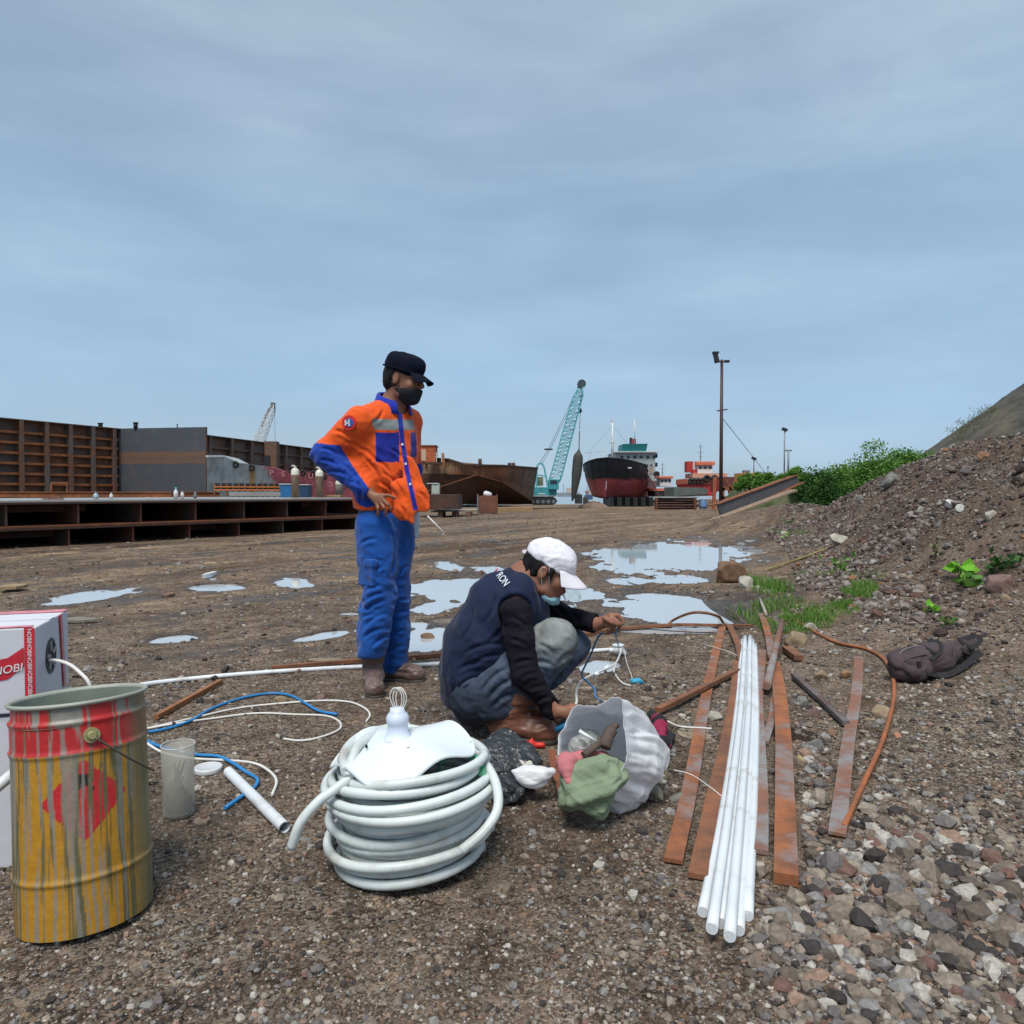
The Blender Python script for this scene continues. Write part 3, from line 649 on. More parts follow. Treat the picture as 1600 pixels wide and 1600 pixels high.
def standing_man():
    A = lambda *t: np.array(P(*t)); r_ = thing('person', 'standing man in orange and blue work clothes with black cap and black mask', 'person', (A(603, 1070, 3.8)[0], 3.8, 0))
    F = nz((.76, -.65, 0)); Rt = nz((-.65, -.76, 0)); U = np.array((0, 0, 1.))
    pel = A(603, 800, 3.86); ch = A(609, 700, 3.84); nb = A(613, 640, 3.84)
    shR = A(563, 658, 3.71); elR = A(509, 708, 3.74); wrR = A(573, 766, 3.68)
    shL = A(640, 660, 3.97); elL = A(640, 735, 4.08); wrL = A(628, 782, 4.02)
    hR = A(588, 822, 3.79); kR = A(592, 925, 3.75); aR = A(578, 1045, 3.76); hL = A(617, 822, 3.91); kL = A(618, 925, 3.90); aL = A(607, 1035, 3.92)
    zR = gz(3.62*(577-800)/F_PX, 3.66); 
    H, M, f, u, l = headframe(A(631, 594, 3.80), (.91, -.32, -.20), (.17, -.05, 1))
    # body
    s = SDF(.005); head_prims(s, H, M, A(612, 645, 3.84))
    s.ch([nb, ch, (ch+pel)/2, pel], [.07, .115, .105, .12], .05, sq=F, f=.72); s.ch([shR, elR, wrR], [.042, .034, .024]); s.ch([shL, elL, wrL], [.042, .034, .024])
    s.cone(shR, nb, .045, .05, .04); s.cone(shL, nb, .045, .05, .04)
    s.ch([hR, kR, aR], [.075, .05, .030], .03); s.ch([hL, kL, aL], [.075, .05, .030], .03)
    for a_, t_ in ((aR, (.06, -.15)), (aL, (.16, -.02))): s.cone(a_-U*.05, a_+np.array((t_[0], t_[1], -.065)), .030, .022, .02)
    pa = A(590, 780, 3.655)
    hand_prims(s, wrR, pa, [[A(597, 774, 3.648), A(607, 774, 3.638), A(613, 776, 3.64), A(618, 779, 3.645)], [A(598, 780, 3.645), A(606, 788, 3.630), A(610, 795, 3.638), A(611, 800, 3.650)],
        [A(594, 784, 3.648), A(600, 793, 3.632), A(603, 800, 3.640), A(603, 806, 3.655)], [A(588, 785, 3.652), A(591, 794, 3.638), A(591, 801, 3.645), A(590, 806, 3.657)]], sq=F, wr=.024)
    s.ch([A(584, 776, 3.68), A(594, 780, 3.70), A(602, 784, 3.72)], [.012, .0105, .009], .006)
    hand_prims(s, wrL, wrL+np.array((.02, -.02, -.06)), [[wrL+np.array((.02+.014*i, -.03, -.085)), wrL+np.array((.03+.014*i, -.04, -.12)), wrL+np.array((.03+.012*i, -.035, -.15))] for i in range(4)])
    def bc(V, N): return head_col(V, H, f, u, l)
    sdf_obj('body', s, skin, r_, bc, rel=1)
    # hair under the cap
    hair = mat('black_hair', (.007, .006, .006), .6, var=.3, bump=.5, bsc=180, spec=.25)
    s = SDF(.005); s.ell(H(-.018, .022), (.098, .083, .090), .01, M); s.ell(H(-.055, -.025), (.048, .066, .055), .02, M)
    s.half(H(.012, 0), f*.9-u*.25); s.half(H(0, -.068), -u); s.half(H(0, .085), u)
    for e in (-1, 1): s.ell(H(-.004, -.006, .085*e), (.026, .03, .040), .004, M, op='s')
    ho = sdf_obj('hair', s, hair, r_, fl=[(.003, 60, u, 5, 2)])
    mb = MB()
    for i in range(26):
        a = H(-.085-.01*random.random(), .050+.02*random.random(), random.uniform(-.03, .03)); b = a + np.array((-.028, random.uniform(-.01, .01), random.uniform(-.022, .012))); mb.tube([a, (a+b)/2+np.array((0, 0, .006)), b], [.0022, .0016, .0006], 4)
    mb.build('hair_tuft', hair, ho)
    # cap
    navy = mat('dark_cap_cloth', (.006, .008, .018), .9, var=.2, bump=.3, bsc=200, spec=.12)
    s = SDF(.005); s.ell(H(-.008, .072), (.108, .092, .072), .01, M); s.cone(H(-.012, .052), H(-.006, .085), .099, .102, .02, sq=l, f=.88); s.half(H(-.01, .034), -(u*1.0+f*.22))
    s.half(H(0, .136), u+f*.10, .04)
    co = sdf_obj('cap', s, navy, r_, fl=[(.003, 18, u, 2, 5)])
    cap_brim(co, H, f, u, l, navy, r=.082, out=.078, a0=.056, b0=.050, down=.46, spread=1.02, curve=.010)
    mb = MB(); mb.tube([H(-.012+.1095*math.cos(t), .048-.01*math.cos(t), .0945*math.sin(t)) for t in [2*math.pi*i/40 for i in range(40)]], .0045, 6, closed=True, upv=u); mb.build('cap_band', navy, co)
    # mask
    blk = mat('black_mask_cloth', (.010, .012, .018), .9, var=.2)
    s = SDF(.0045); s.ell(H(.036, -.045), (.072, .069, .070), .02, M); s.cone(H(.100, -.040), H(.085, -.085), .014, .022, .02); s.ell(H(.055, -.09), (.040, .038, .03), .02, M)
    s.ell(H(.028, -.055), (.050, .071, .055), .02, M); s.half(H(-.002, 0), -f+u*.45); s.half(H(.10, -.034), u-f*.12); s.half(H(0, -.125), -u)
    mo = sdf_obj('face_mask', s, blk, r_)
    mb = MB()
    for e in (-1, 1): mb = MB(); mb.tube(spline([H(.025, -.04, .068*e), H(.0, -.028, .082*e), H(-.022, .0, .088*e), H(-.012, .028, .086*e)], 5), .002, 5); mb.tube(spline([H(.02, -.075, .060*e), H(-.005, -.050, .078*e), H(-.022, -.02, .086*e)], 5), .002, 5); mb.build('ear_loop', blk, mo)
    # trousers
    blue = attrmat('work_trousers_blue', .85, .10, 12, bump=.15, bsc=260, sheen=.2, wrinkle=.016, wsc=5, wst=(1, 1, 1.7), wrot=(0, R(25), 0))
    s = SDF(.006); s.ch([A(605, 775, 3.86), A(603, 812, 3.86)], [.135, .150], .03, sq=F, f=.74)
    cR = A(580, 1022, 3.73); cL = A(612, 1028, 3.92)
    s.ch([hR, kR, cR], [.116, .090, .070], .035); s.ch([hL, kL, cL], [.113, .084, .070], .035)
    s.cone(kR+(cR-kR)*.55, cR-U*.0, .080, .076, .03); s.cone(kL+(cL-kL)*.55, A(612, 1038, 3.92), .076, .074, .03)
    s.half(A(605, 768, 3.86), U)
    cz = cR[2]-.012
    s.box((cR[0]-.0, cR[1]-.02, cz-.10), (.22, .22, .2), op='s', r=.002, k=.004)
    s.box((cL[0]+.01, cL[1]+.02, A(0, 1043, 3.92)[2]-.10), (.22, .16, .2), op='s', r=.002, k=.004)
    def bc(V, N):
        C = np.tile(np.array((.002, .066, .30)), (len(V), 1)); a = (V-kR) @ Rt; zz = V[:, 2]
        seam = np.minimum(np.abs(zz-A(0, 872, 3.7)[2]-.04*(V[:, 0]-kR[0])), np.abs(zz-A(0, 900, 3.7)[2])) ; mk = ((seam < .004)*(a > .0)*(V[:, 1] < 3.83))[:, None]
        C = C*(1-mk*.35); return C
    lowm = lambda V: .35 + .9*sst(.75, .45, V[:, 2])
    to = sdf_obj('trousers', s, blue, r_, bc, fl=[(.006, 7, nz((.75, .1, .6)), 3.2, 8, lowm), (.004, 14, nz((.9, .2, -.3)), 3.5, 21, lowm), (.003, 8, U, 5, 33)], rel=2, cr=[(.006, 10, 4, (.8, .1, .6), 2.4)], post=grooves([(566, 942, 604, 926), (569, 957, 602, 938), (566, 984, 604, 958), (564, 1000, 602, 982), (578, 1014, 612, 992), (610, 948, 640, 936), (606, 1000, 634, 984), (602, 1022, 634, 1010), (612, 832, 607, 905), (570, 905, 602, 884), (568, 925, 596, 915), (562, 850, 590, 842), (622, 900, 644, 880), (612, 965, 636, 955), (565, 965, 590, 962), (604, 800, 618, 830)], .008, 2.6))
    s = SDF(.006); c = kR + (hR-kR)*.30 + Rt*.078 - U*.0; Mx = np.stack([F, Rt, U], 1); s.box(c+F*.01, (.13, .03, .13), Mx, .012); s.box(c+F*.01+Rt*.004+U*.055, (.138, .034, .04), Mx, .008); sdf_obj('cargo_pocket', s, blue, to, lambda V, N: np.tile(np.array((.002, .064, .295)), (len(V), 1)), fl=[(.003, 14, U, 2, 4)])
    # shirt
    om = attrmat('work_shirt_cloth', .85, .10, 12, bump=.15, bsc=260, sheen=.2, wrinkle=.012, wsc=5, wst=(1, 1, 1.5), wrot=(0, R(40), 0))
    s = SDF(.0045); OR, BL, GR = (.74, .088, .006), (.006, .022, .30), (.23, .26, .26)
    wst = A(606, 762, 3.86)
    s.ch([A(609, 668, 3.84), ch, wst, A(606, 800, 3.86)], [.145, .160, .158, .165], .04, sq=F, f=.66)
    s.cone(A(612, 650, 3.84), A(611, 668, 3.84), .072, .12, .05, sq=F, f=.8)
    s.cone(shR, A(600, 650, 3.80), .066, .07, .05); s.cone(shL, A(622, 650, 3.88), .062, .07, .05)
    s.ch([shR, elR], [.072, .066], .04); s.ch([elR, wrR+(elR-wrR)*.10], [.070, .047], .03); s.cone(wrR+(elR-wrR)*.14, wrR+(elR-wrR)*.02, .046, .040, .01)
    s.ch([shL, elL, wrL], [.066, .062, .045], .03)
    s.cone(A(566, 678, 3.745), A(562, 730, 3.77), .055, .060, .05)
    # loose front lifting away at the hem, and a front tail hanging over the pocket
    n1_ = nz((.25, -1, 0)); s.cone(A(636, 722, 3.76), A(652, 780, 3.73), .030, .062, .05, sq=n1_, f=.42); s.cone(A(652, 778, 3.73), A(664, 792, 3.72), .058, .030, .03, sq=n1_, f=.36)
    s.cone(A(628, 765, 3.72), A(632, 796, 3.70), .058, .056, .03, sq=n1_, f=.34); s.cone(A(634, 796, 3.70), A(645, 816, 3.695), .050, .010, .02, sq=n1_, f=.36)
    s.cone(A(592, 735, 3.80), A(584, 785, 3.82), .105, .115, .05); s.half(A(640, 823, 3.7), nz((.0, 0, -1)))
    s.box(A(570, 833, 3.8), (.30, .8, .24), op='s', r=.002, k=.012)
    s.cone(A(618, 640, 3.83), A(625, 622, 3.80), .056, .062, .01, op='s')
    cc = A(609, 700, 3.84)
    def sc(V, N):
        C = np.tile(np.array(OR), (len(V), 1)); fx = (V-cc) @ F; rx = (V-cc) @ Rt; z = V[:, 2]
        fr = (fx > .02)
        def put(mk, col):
            mk = np.asarray(mk, float)[:, None]; C[:] = C*(1-mk)+np.array(col)*mk
        arm = np.minimum.reduce([np.abs(SDF.dist(('cone', a, b, 0, 0, 0, None, 1, 'u'), V)) for a, b in ((shR, elR), (elR, wrR))])
        tor = np.sqrt((rx/.17)**2+(fx/.125)**2)
        onarm = (arm < .084)*((tor > 1.12)+(V[:, 0] < A(548, 0, 3.7)[0]))*(V[:, 0] < A(583, 0, 3.7)[0])
        zb = lambda v: A(0, v, 3.72)[2]
        wide = np.interp(z, [zb(800), zb(760), zb(640)], [.016, .014, .011]); lineoff = np.interp(z, [zb(800), zb(745), zb(650)], [-.055, -.02, .0])
        vv_ = (CAMZ-z)/V[:, 1]*F_PX+HZ; uu_ = V[:, 0]/V[:, 1]*F_PX+800; fy_ = (N[:, 1] < .15)*(V[:, 1] < 3.86); pl_ = np.interp(vv_, [645, 690, 740, 790, 800], [625, 629, 637, 648, 650])
        put(fy_*(vv_ > 655+.03*(uu_-600))*(vv_ < 672)*(uu_ > 578+.5*(vv_-655))*(1-onarm), GR)
        put(fy_*(vv_ > 676)*(vv_ < 722)*(((uu_ > 587)*(uu_ < 624)) + ((uu_ > 642)*(vv_ < 714)))*(1-onarm), (.006, .016, .24))
        put(fy_*sst(4.2, 3.2, np.abs(uu_-pl_))*(vv_ < 797), BL)
        d1 = nz(elR-shR); t = (V-elR) @ d1; d2 = nz(wrR-elR); t2 = (V-elR) @ d2
        # sleeve below the seam near the elbow is blue
        vv_ = (CAMZ-z)/V[:, 1]*F_PX+HZ; uu_ = V[:, 0]/V[:, 1]*F_PX+800
        put((arm < .088)*(V[:, 1] < 3.80)*(z < zb(694)-.12*(V[:, 0]-elR[0]))*(uu_ < np.interp(vv_, [685, 700, 735, 765, 790], [526, 534, 556, 578, 590])), (.004, .042, .30))
        armL = np.abs(SDF.dist(('cone', elL, wrL, 0, 0, 0, None, 1, 'u'), V)) < .085
        put(armL*(tor > 1.0)*(z < zb(715))*(fx < -.01), BL)
        put(sst(.014, .010, np.abs(z-zb(648)+.25*(V[:, 0]-shR[0])))*onarm*(V[:, 1] > shR[1]+.02), GR)
        # patch disc on the upper sleeve
        return C
    am = lambda V: .5+.8*(V[:, 0] < A(580, 0, 3.7)[0]); bl = lambda V: .25+1.0*sst(1.42, 1.2, V[:, 2])
    so_ = sdf_obj('work_shirt', s, om, r_, sc, fl=[(.0035, 9, nz(nz((.75, -.3, -.75))), 4, 41, bl), (.004, 14, nz((.8, .1, .55)), 2.6, 12, am)], rel=2, cr=[(.005, 10, 8, (.7, -.3, -.75), 3.5)], post=grooves([(574, 706, 602, 748), (572, 716, 596, 764), (584, 715, 616, 752), (560, 700, 582, 712), (600, 738, 634, 786), (592, 752, 622, 782), (656, 768, 668, 792), (640, 742, 646, 768), (500, 700, 530, 712), (498, 718, 532, 730), (508, 737, 545, 744), (530, 722, 556, 748), (548, 752, 566, 762), (520, 672, 556, 690), (540, 690, 568, 704), (626, 790, 634, 812), (610, 700, 640, 735), (600, 640, 582, 662), (556, 745, 562, 790)], .008, 2.4))
    # folded collar, open at the front
    V = []; n = 40; fa = math.atan2(F[1], F[0]); rows = [(.066, .010, 0), (.070, .020, 0), (.077, .018, 0), (.090, -.012, 1), (.101, -.032, 1)]
    cb = A(613, 626, 3.838)
    for side in (0, 1):
        for i in range(n):
            a = fa + R(24) + (2*math.pi-R(48))*i/(n-1); bk_ = .5-.5*math.cos(a-fa); d = np.array((math.cos(a), math.sin(a), 0.))
            for rr, dz, k in rows: rr2 = rr*(1+.06*(1-bk_)) + (.0 if not side else -.004); V.append(cb + d*rr2*(1 if abs(d @ F) > .5 else 1.06) + U*(dz*(.8+.6*bk_) + .052*bk_ - .030 - (.030*(1-bk_)**2 if k and rr > .095 else 0)))
    V = np.array(V); m5 = 5; N_ = n*m5; q = []
    for i in range(n-1):
        for j in range(4): x = i*m5+j; q.append((x, x+1, x+m5+1, x+m5)); q.append((N_+x, N_+x+m5, N_+x+m5+1, N_+x+1))
    for i in range(n-1):
        for j in (0, 4): x = i*m5+j; q.append((x, x+m5, N_+x+m5, N_+x))
    for j in range(4):
        for i in (0, n-1): x = i*m5+j; q.append((x, x+1, N_+x+1, N_+x))
    o = mesh_np('collar', V, q, om, so_); colattr(o, np.tile(np.array((.006, .022, .32)), (len(V), 1))); bm = bmesh.new(); bm.from_mesh(o.data); bmesh.ops.recalc_face_normals(bm, faces=bm.faces); bm.to_mesh(o.data); bm.free()
    # round patch with a white mark
    def wrapdisc(name, c, nrm, rad, colm, lift, n=20, upv=U):
        n_ = nz(nrm); e1 = nz(np.cross(upv, n_)); e2 = np.cross(n_, e1); mb = MB(); pts = [c + e1*math.cos(t)*rad + e2*math.sin(t)*rad + n_*lift for t in [2*math.pi*i/n for i in range(n)]]
        mb.prism(pts, n_*-.004); return mb.build(name, colm, so_), e1, e2, n_
    pc = None
    me = so_.data; vv = np.empty(len(me.vertices)*3, np.float32); me.vertices.foreach_get('co', vv); vv = vv.reshape(-1, 3)
    def onshirt(u_, v_):
        d = A(u_, v_, 1.0)-np.array((0, 0, CAMZ)); d /= np.linalg.norm(d); q = vv-np.array((0, 0, CAMZ)); t = q @ d; k = np.linalg.norm(q-t[:, None]*d, axis=1); k = k < max(.006, k.min()*1.01)
        i = np.nonzero(k)[0]; return vv[i[np.argmin(t[i])]].astype(float)
    pc = onshirt(544, 661); nn = np.cross(onshirt(549, 661)-onshirt(539, 661), onshirt(544, 656)-onshirt(544, 667)); nn = nz(nn); nn = nn if nn[1] < 0 else -nn; nn = nz(nn+np.array((0, -1.2, 0)))
    red = mat('patch_red', (.62, .022, .022), .8); wh = mat('patch_white', (.75, .75, .75), .8); bl_ = mat('patch_blue', (.015, .10, .42), .8); gr_ = mat('patch_green', (.05, .25, .09), .8)
    o1, e1, e2, n_ = wrapdisc('arm_patch', pc, nn, .036, red, .006, 24); wrapdisc('patch_disc', pc+e1*.004, nn, .021, bl_, .009)
    for ci, (du, dv, w_, h_, mm) in enumerate(((-.014, .0, .008, .026, wh), (.004, 0, .007, .034, wh), (-.005, -.001, .022, .007, wh), (.0, .012, .007, .008, gr_))):
        mb = MB(); c = pc + e1*du + e2*dv + n_*.0115; mb.box(c, (w_, h_, .003), rot=Matrix((e1, e2, n_)).transposed()); mb.build('patch_mark', mm, so_)
    bm_ = mat('button_white', (.7, .7, .68), .4)
    for v_ in (694, 724, 755):
        p = onshirt(float(np.interp(v_, [645, 690, 740, 790], [625, 629, 637, 648])), v_); mb = MB(); mb.tube([p+n1_*.0, p+n1_*.007], .0065, 12); mb.build('button', bm_, so_); continue
        zb = A(0, v_, 3.72)[2]; off = np.interp(zb, [A(0, 800, 3.72)[2], A(0, 745, 3.72)[2], A(0, 650, 3.72)[2]], [-.055, -.02, .0])
        k = np.nonzero((np.abs(vv[:, 2]-zb) < .006)*(np.abs((vv-cc) @ Rt-off) < .006)*((vv-cc) @ F > .03))[0]
        p = vv[k].mean(0).astype(float); mb = MB(); mb.tube([p+F*.001, p+F*.006], .007, 12); mb.build('button', bm_, so_)
    # boots
    bo = mat('brown_rubber_boot', (.125, .080, .068), .5, var=.2, sc=14, dirt=(.20, .15, .125), dirt_amt=.4, dsc=9, spec=.5, wrinkle=.008, wsc=9); bs = mat('boot_sole', (.045, .035, .03), .7, var=.3)
    z1 = gz(aR[0], 3.68); b1 = boot(r_, (A(578, 0, 3.76)[0], 3.76, z1+.085), (A(582, 0, 3.56)[0], 3.55, z1), A(0, 1014, 3.74)[2], bo, bs, rt=.070, lean=(-.006, 0))
    z2 = gz(aL[0], 3.93); b2 = boot(r_, (A(607, 0, 3.92)[0], 3.92, z2+.085), (A(658, 0, 3.88)[0], 3.87, z2), A(0, 1030, 3.92)[2], bo, bs, rt=.062)
    # pale cloth hanging at the far hip
    s = SDF(.006); s.cone(A(652, 800, 3.82), A(650, 838, 3.84), .026, .014, .02, sq=F, f=.4)
    s = sdf_obj('pocket_rag', s, mat('pale_rag', (.45, .52, .60), .8), r_, fl=[(.006, 20, U, 4, 3)])
    mb = MB(); mb.tube([A(668, 806, 3.72), A(694, 833, 3.70)], .0035, 6); o = mb.build('cable_tie', mat('nylon_white', (.72, .70, .66), .4)); top(o, 'thin white plastic tie sticking out from the orange shirt hem', 'cable tie')
standing_man()

def crouching_man():
    A = lambda *t: np.array(P(*t)); r_ = thing('person', 'crouching man in navy vest, white cap and jeans, working on cables', 'person', (A(800, 1130, 3.05)[0], 3.05, 0))
    U = np.array((0, 0, 1.)); bk = nz((-1, -.0, .3))
    H, M, f, u, l = headframe(A(857, 892, 3.02), (.87, -.26, -.42), (.42, -.08, .88))
    F = nz((.80, -.15, -.50)); S = nz((.0, 1, 0))
    hip = A(745, 1078, 3.05); wst = A(742, 1030, 3.05); ch = A(778, 950, 3.06); nb = A(818, 905, 3.05)
    shR = A(805, 958, 2.90); elR = A(820, 1052, 2.86); wrR = A(868, 1112, 2.84)
    shL = A(832, 935, 3.20); elL = A(875, 962, 3.14); wrL = A(932, 975, 3.04)
    hR = A(745, 1080, 2.97); kR = A(866, 1000, 2.95); aR = A(795, 1130, 2.95); hL = A(748, 1078, 3.14); kL = A(890, 1008, 3.14); aL = A(822, 1118, 3.17)
    s = SDF(.0045); head_prims(s, H, M, A(828, 912, 3.04), .056)
    s.ch([nb, ch, wst, hip], [.07, .115, .105, .11], .05); s.ch([shR, elR, wrR], [.042, .034, .022]); s.ch([shL, elL, wrL], [.042, .034, .022]); s.cone(shR, nb, .04, .05, .04); s.cone(shL, nb, .04, .05, .04)
    s.ch([hR, kR, aR], [.075, .048, .026], .03); s.ch([hL, kL, aL], [.075, .048, .026], .03)
    s.cone(aR, A(848, 1140, 2.95), .034, .026, .02); s.cone(aL, A(868, 1125, 3.15), .034, .026, .02)
    # near hand holding the blue cutters, fingers round the cable
    pa = A(884, 1113, 2.825)
    hand_prims(s, wrR, pa, [[A(890, 1106, 2.82), A(900, 1105, 2.815), A(905, 1110, 2.82), A(903, 1115, 2.83)], [A(892, 1111, 2.815), A(901, 1112, 2.81), A(904, 1118, 2.815), A(900, 1121, 2.825)],
        [A(890, 1116, 2.815), A(898, 1119, 2.81), A(899, 1125, 2.82), A(894, 1126, 2.83)], [A(886, 1120, 2.82), A(892, 1124, 2.815), A(892, 1129, 2.825), A(887, 1129, 2.83)]], sq=S, wr=.024)
    s.ch([A(882, 1108, 2.85), A(893, 1103, 2.85), A(902, 1104, 2.84)], [.012, .0105, .009], .006)
    # far hand pinching the wire
    pa = A(946, 972, 3.02)
    hand_prims(s, wrL, pa, [[A(954, 961, 3.01), A(965, 961, 3.0), A(972, 967, 2.995), A(974, 974, 2.99)], [A(955, 966, 3.0), A(963, 970, 2.985), A(967, 978, 2.98), A(968, 983, 2.985)],
        [A(953, 972, 2.995), A(959, 978, 2.98), A(960, 985, 2.985), A(955, 987, 3.0)], [A(948, 976, 3.0), A(952, 983, 2.985), A(951, 989, 2.995), A(945, 989, 3.01)]], sq=S, wr=.026)
    s.ch([A(945, 966, 2.985), A(956, 972, 2.965), A(965, 975, 2.965), A(971, 976, 2.975)], [.013, .0115, .010, .008], .006)
    sdf_obj('body', s, skin, r_, lambda V, N: head_col(V, H, f, u, l), rel=1)
    hair = mat('black_hair', (.012, .010, .010), .6)
    s = SDF(.005); s.ell(H(-.018, .022), (.100, .084, .092), .01, M); s.ell(H(-.060, -.030), (.050, .068, .060), .02, M); s.half(H(.020, 0), f*.9-u*.25); s.half(H(0, -.085), -u); s.half(H(0, .10), u)
    for e in (-1, 1): s.ell(H(.0, -.010, .086*e), (.024, .03, .036), .004, M, op='s'); s.cone(H(.028, .02, .074*e), H(.030, -.015, .074*e), .012, .008, .01)
    sdf_obj('hair', s, hair, r_, fl=[(.004, 50, u, 4, 2)])
    s = SDF(.0045)
    wc = mat('white_cap_cloth', (.72, .70, .74), .8, var=.06, bump=.15, bsc=150)
    s.ell(H(-.008, .052), (.112, .093, .080), .01, M); s.half(H(-.01, .026), -(u*1.0+f*.12))
    co = sdf_obj('cap', s, wc, r_, fl=[(.0045, 13, f, 3, 5), (.002, 34, l, 3, 15)])
    cap_brim(co, H, f, u, l, wc, r=.086, out=.092, a0=.052, b0=.044, down=.38, spread=1.12, curve=.018)
    mb = MB(); mb.tube([H(-.121, .030, .018), H(-.128, .022, 0), H(-.121, .030, -.018)], .009, 6); mb.build('cap_strap', wc, co)
    # surgical mask pulled under the chin
    sm = mat('mask_pale_blue', (.30, .52, .62), .75, var=.15, sc=20)
    s = SDF(.004); s.ell(H(.046, -.090), (.050, .056, .032), .01, M); s.cone(H(.068, -.076, -.02), H(.068, -.076, .02), .014, .014, .02); s.cone(H(.045, -.105), H(.085, -.095), .018, .013, .02)
    s.half(H(.02, 0), -f); mo = sdf_obj('face_mask', s, sm, r_, fl=[(.005, 28, l, 5, 3)])
    wl_ = mat('white_loop', (.45, .47, .5), .7)
    for e in (-1, 1): mb = MB(); mb.tube(spline([H(.035, -.085, .056*e), H(.01, -.045, .078*e), H(-.012, .01, .088*e), H(.0, .02, .090*e)], 5), .0011, 5); mb.tube(spline([H(.05, -.078, .05*e), H(.035, -.03, .074*e), H(.012, .028, .086*e)], 5), .0011, 5); mb.build('ear_loop', wl_, mo)
    mb = MB(); mb.tube([H(.090, -.053, -.004), H(.125, -.075, -.03)], .004, 8); o = mb.build('cigarette', mat('paper_white', (.8, .78, .74), .8)); top(o, 'thin white cigarette at the crouching man\'s mouth', 'cigarette')
    # dark undershirt with long sleeves
    blk = mat('sleeve_dark_knit', (.010, .009, .014), .9, var=.25, spec=.15, wrinkle=.012, wsc=8, wst=(1, 1, 1.6))
    s = SDF(.0055); s.ch([shR, elR, wrR+(elR-wrR)*.02], [.068, .050, .038], .03); s.ch([shL, elL, wrL], [.064, .052, .040], .03); s.ch([nb, ch], [.075, .125], .04); s.cone(ch, wst, .12, .11, .04)
    s.half(wrL-np.array((.005, 0, 0)), nz(wrL-elL)); 
    sdf_obj('undershirt', s, blk, r_, cr=[(.007, 13, 2, (1, .2, .3), 2)], fl=[(.004, 13, nz((1, 0, .3)), 2, 6)], post=grooves([(796, 1000, 826, 1012), (802, 1040, 838, 1034), (812, 1062, 844, 1054), (826, 1080, 858, 1074), (838, 1098, 862, 1092), (800, 965, 826, 985), (868, 948, 884, 968), (894, 958, 906, 978)], .007, 2.8))
    # vest
    nv = attrmat('vest_navy', .8, .15, 14, bump=.2, bsc=240, sheen=.1, wrinkle=.014, wsc=4.5, wst=(1.6, 1, 1), wrot=(0, R(-30), 0))
    s = SDF(.0055); s.ch([A(812, 915, 3.05), A(782, 952, 3.06), A(748, 1015, 3.05), A(738, 1060, 3.05)], [.085, .150, .165, .155], .05, sq=(F*.3+np.array((0.6, 0, .3))), f=.86)
    s.cone(A(815, 922, 2.97), A(800, 965, 2.92), .062, .070, .05); s.cone(A(832, 925, 3.13), A(828, 950, 3.18), .06, .062, .05)
    s.cone(A(828, 950, 3.02), A(842, 985, 3.03), .085, .050, .05); s.cone(A(800, 985, 3.05), A(815, 1010, 3.05), .115, .085, .05)
    s.cone(A(728, 1088, 3.05), A(738, 1060, 3.05), .115, .158, .05)
    s.half(A(715, 1103, 3.05), nz((-.30, 0, -1)))
    s.cone(shR+np.array((0, -.02, .01)), elR+np.array((0, -.05, 0)), .0705, .10, .006, op='s'); s.cone(A(830, 905, 3.04), A(842, 893, 3.03), .062, .065, .01, op='s')
    def vc(V, N):
        C = np.tile(np.array((.004, .010, .040)), (len(V), 1)); return C
    so_ = sdf_obj('vest', s, nv, r_, vc, cr=[(.008, 8, 6, (.6, 0, -.8), 2.8)], fl=[(.007, 7, nz((.6, 0, -.8)), 3.5, 31), (.003, 15, nz((.9, 0, -.3)), 2.5, 12, near(A(760, 1060, 2.9), .25))], post=grooves([(796, 950, 760, 1008), (722, 1024, 788, 1008), (712, 1050, 768, 1036), (714, 1078, 752, 1060), (740, 950, 722, 1000), (800, 985, 790, 1030), (836, 915, 846, 965), (772, 930, 756, 975), (705, 1060, 712, 1090), (735, 1040, 790, 1025)], .008, 3))
    s = SDF(.005); s.cone(A(822, 920, 3.05), A(829, 903, 3.04), .078, .070, .02); s.cone(A(820, 922, 3.05), A(836, 896, 3.03), .064, .064, .006, op='s'); s.half(A(829, 903, 3.04), nz((.5, 0, .85))); s.half(A(820, 926, 3.05), nz((-.5, 0, -.85)))
    sdf_obj('collar', s, nv, so_, vc, rel=1)
    me = so_.data; vv = np.empty(len(me.vertices)*3, np.float32); me.vertices.foreach_get('co', vv); vv = vv.reshape(-1, 3)
    def hit(u_, v_):
        d = A(u_, v_, 1.0)-np.array((0, 0, CAMZ)); d /= np.linalg.norm(d); q = vv-np.array((0, 0, CAMZ)); t = q @ d; k = np.linalg.norm(q-t[:, None]*d, axis=1); k = k < max(.006, k.min()*1.01)
        i = np.nonzero(k)[0]; return vv[i[np.argmin(t[i])]].astype(float)
    c0, c1, c2 = hit(780, 899), hit(792, 912), hit(782, 914); x = c1-c0; yv = -np.cross(nz(x), nz(np.cross(x, c2-c0))); n_ = nz(np.cross(x, yv)); 
    if n_[1] > 0: yv = -yv; n_ = -n_
    n_ = nz(np.cross(nz(x), nz(yv)))
    text('RON', .044, frame(c0*.5+c1*.5+n_*.008, x, yv), mat('print_white', (.62, .66, .72), .7), so_)
    c3 = hit(777, 890); text('v', .036, frame(c3+n_*.008, x, yv), mat('print_red', (.5, .03, .05), .7), so_)
    # jeans
    jm = attrmat('worn_denim', .9, .30, 14, bump=.3, bsc=300, wrinkle=.016, wsc=7, wst=(1, 1, 1.8), wrot=(0, R(30), 0))
    s = SDF(.006); s.ch([A(745, 1062, 3.05), A(752, 1088, 3.05)], [.120, .135], .03)
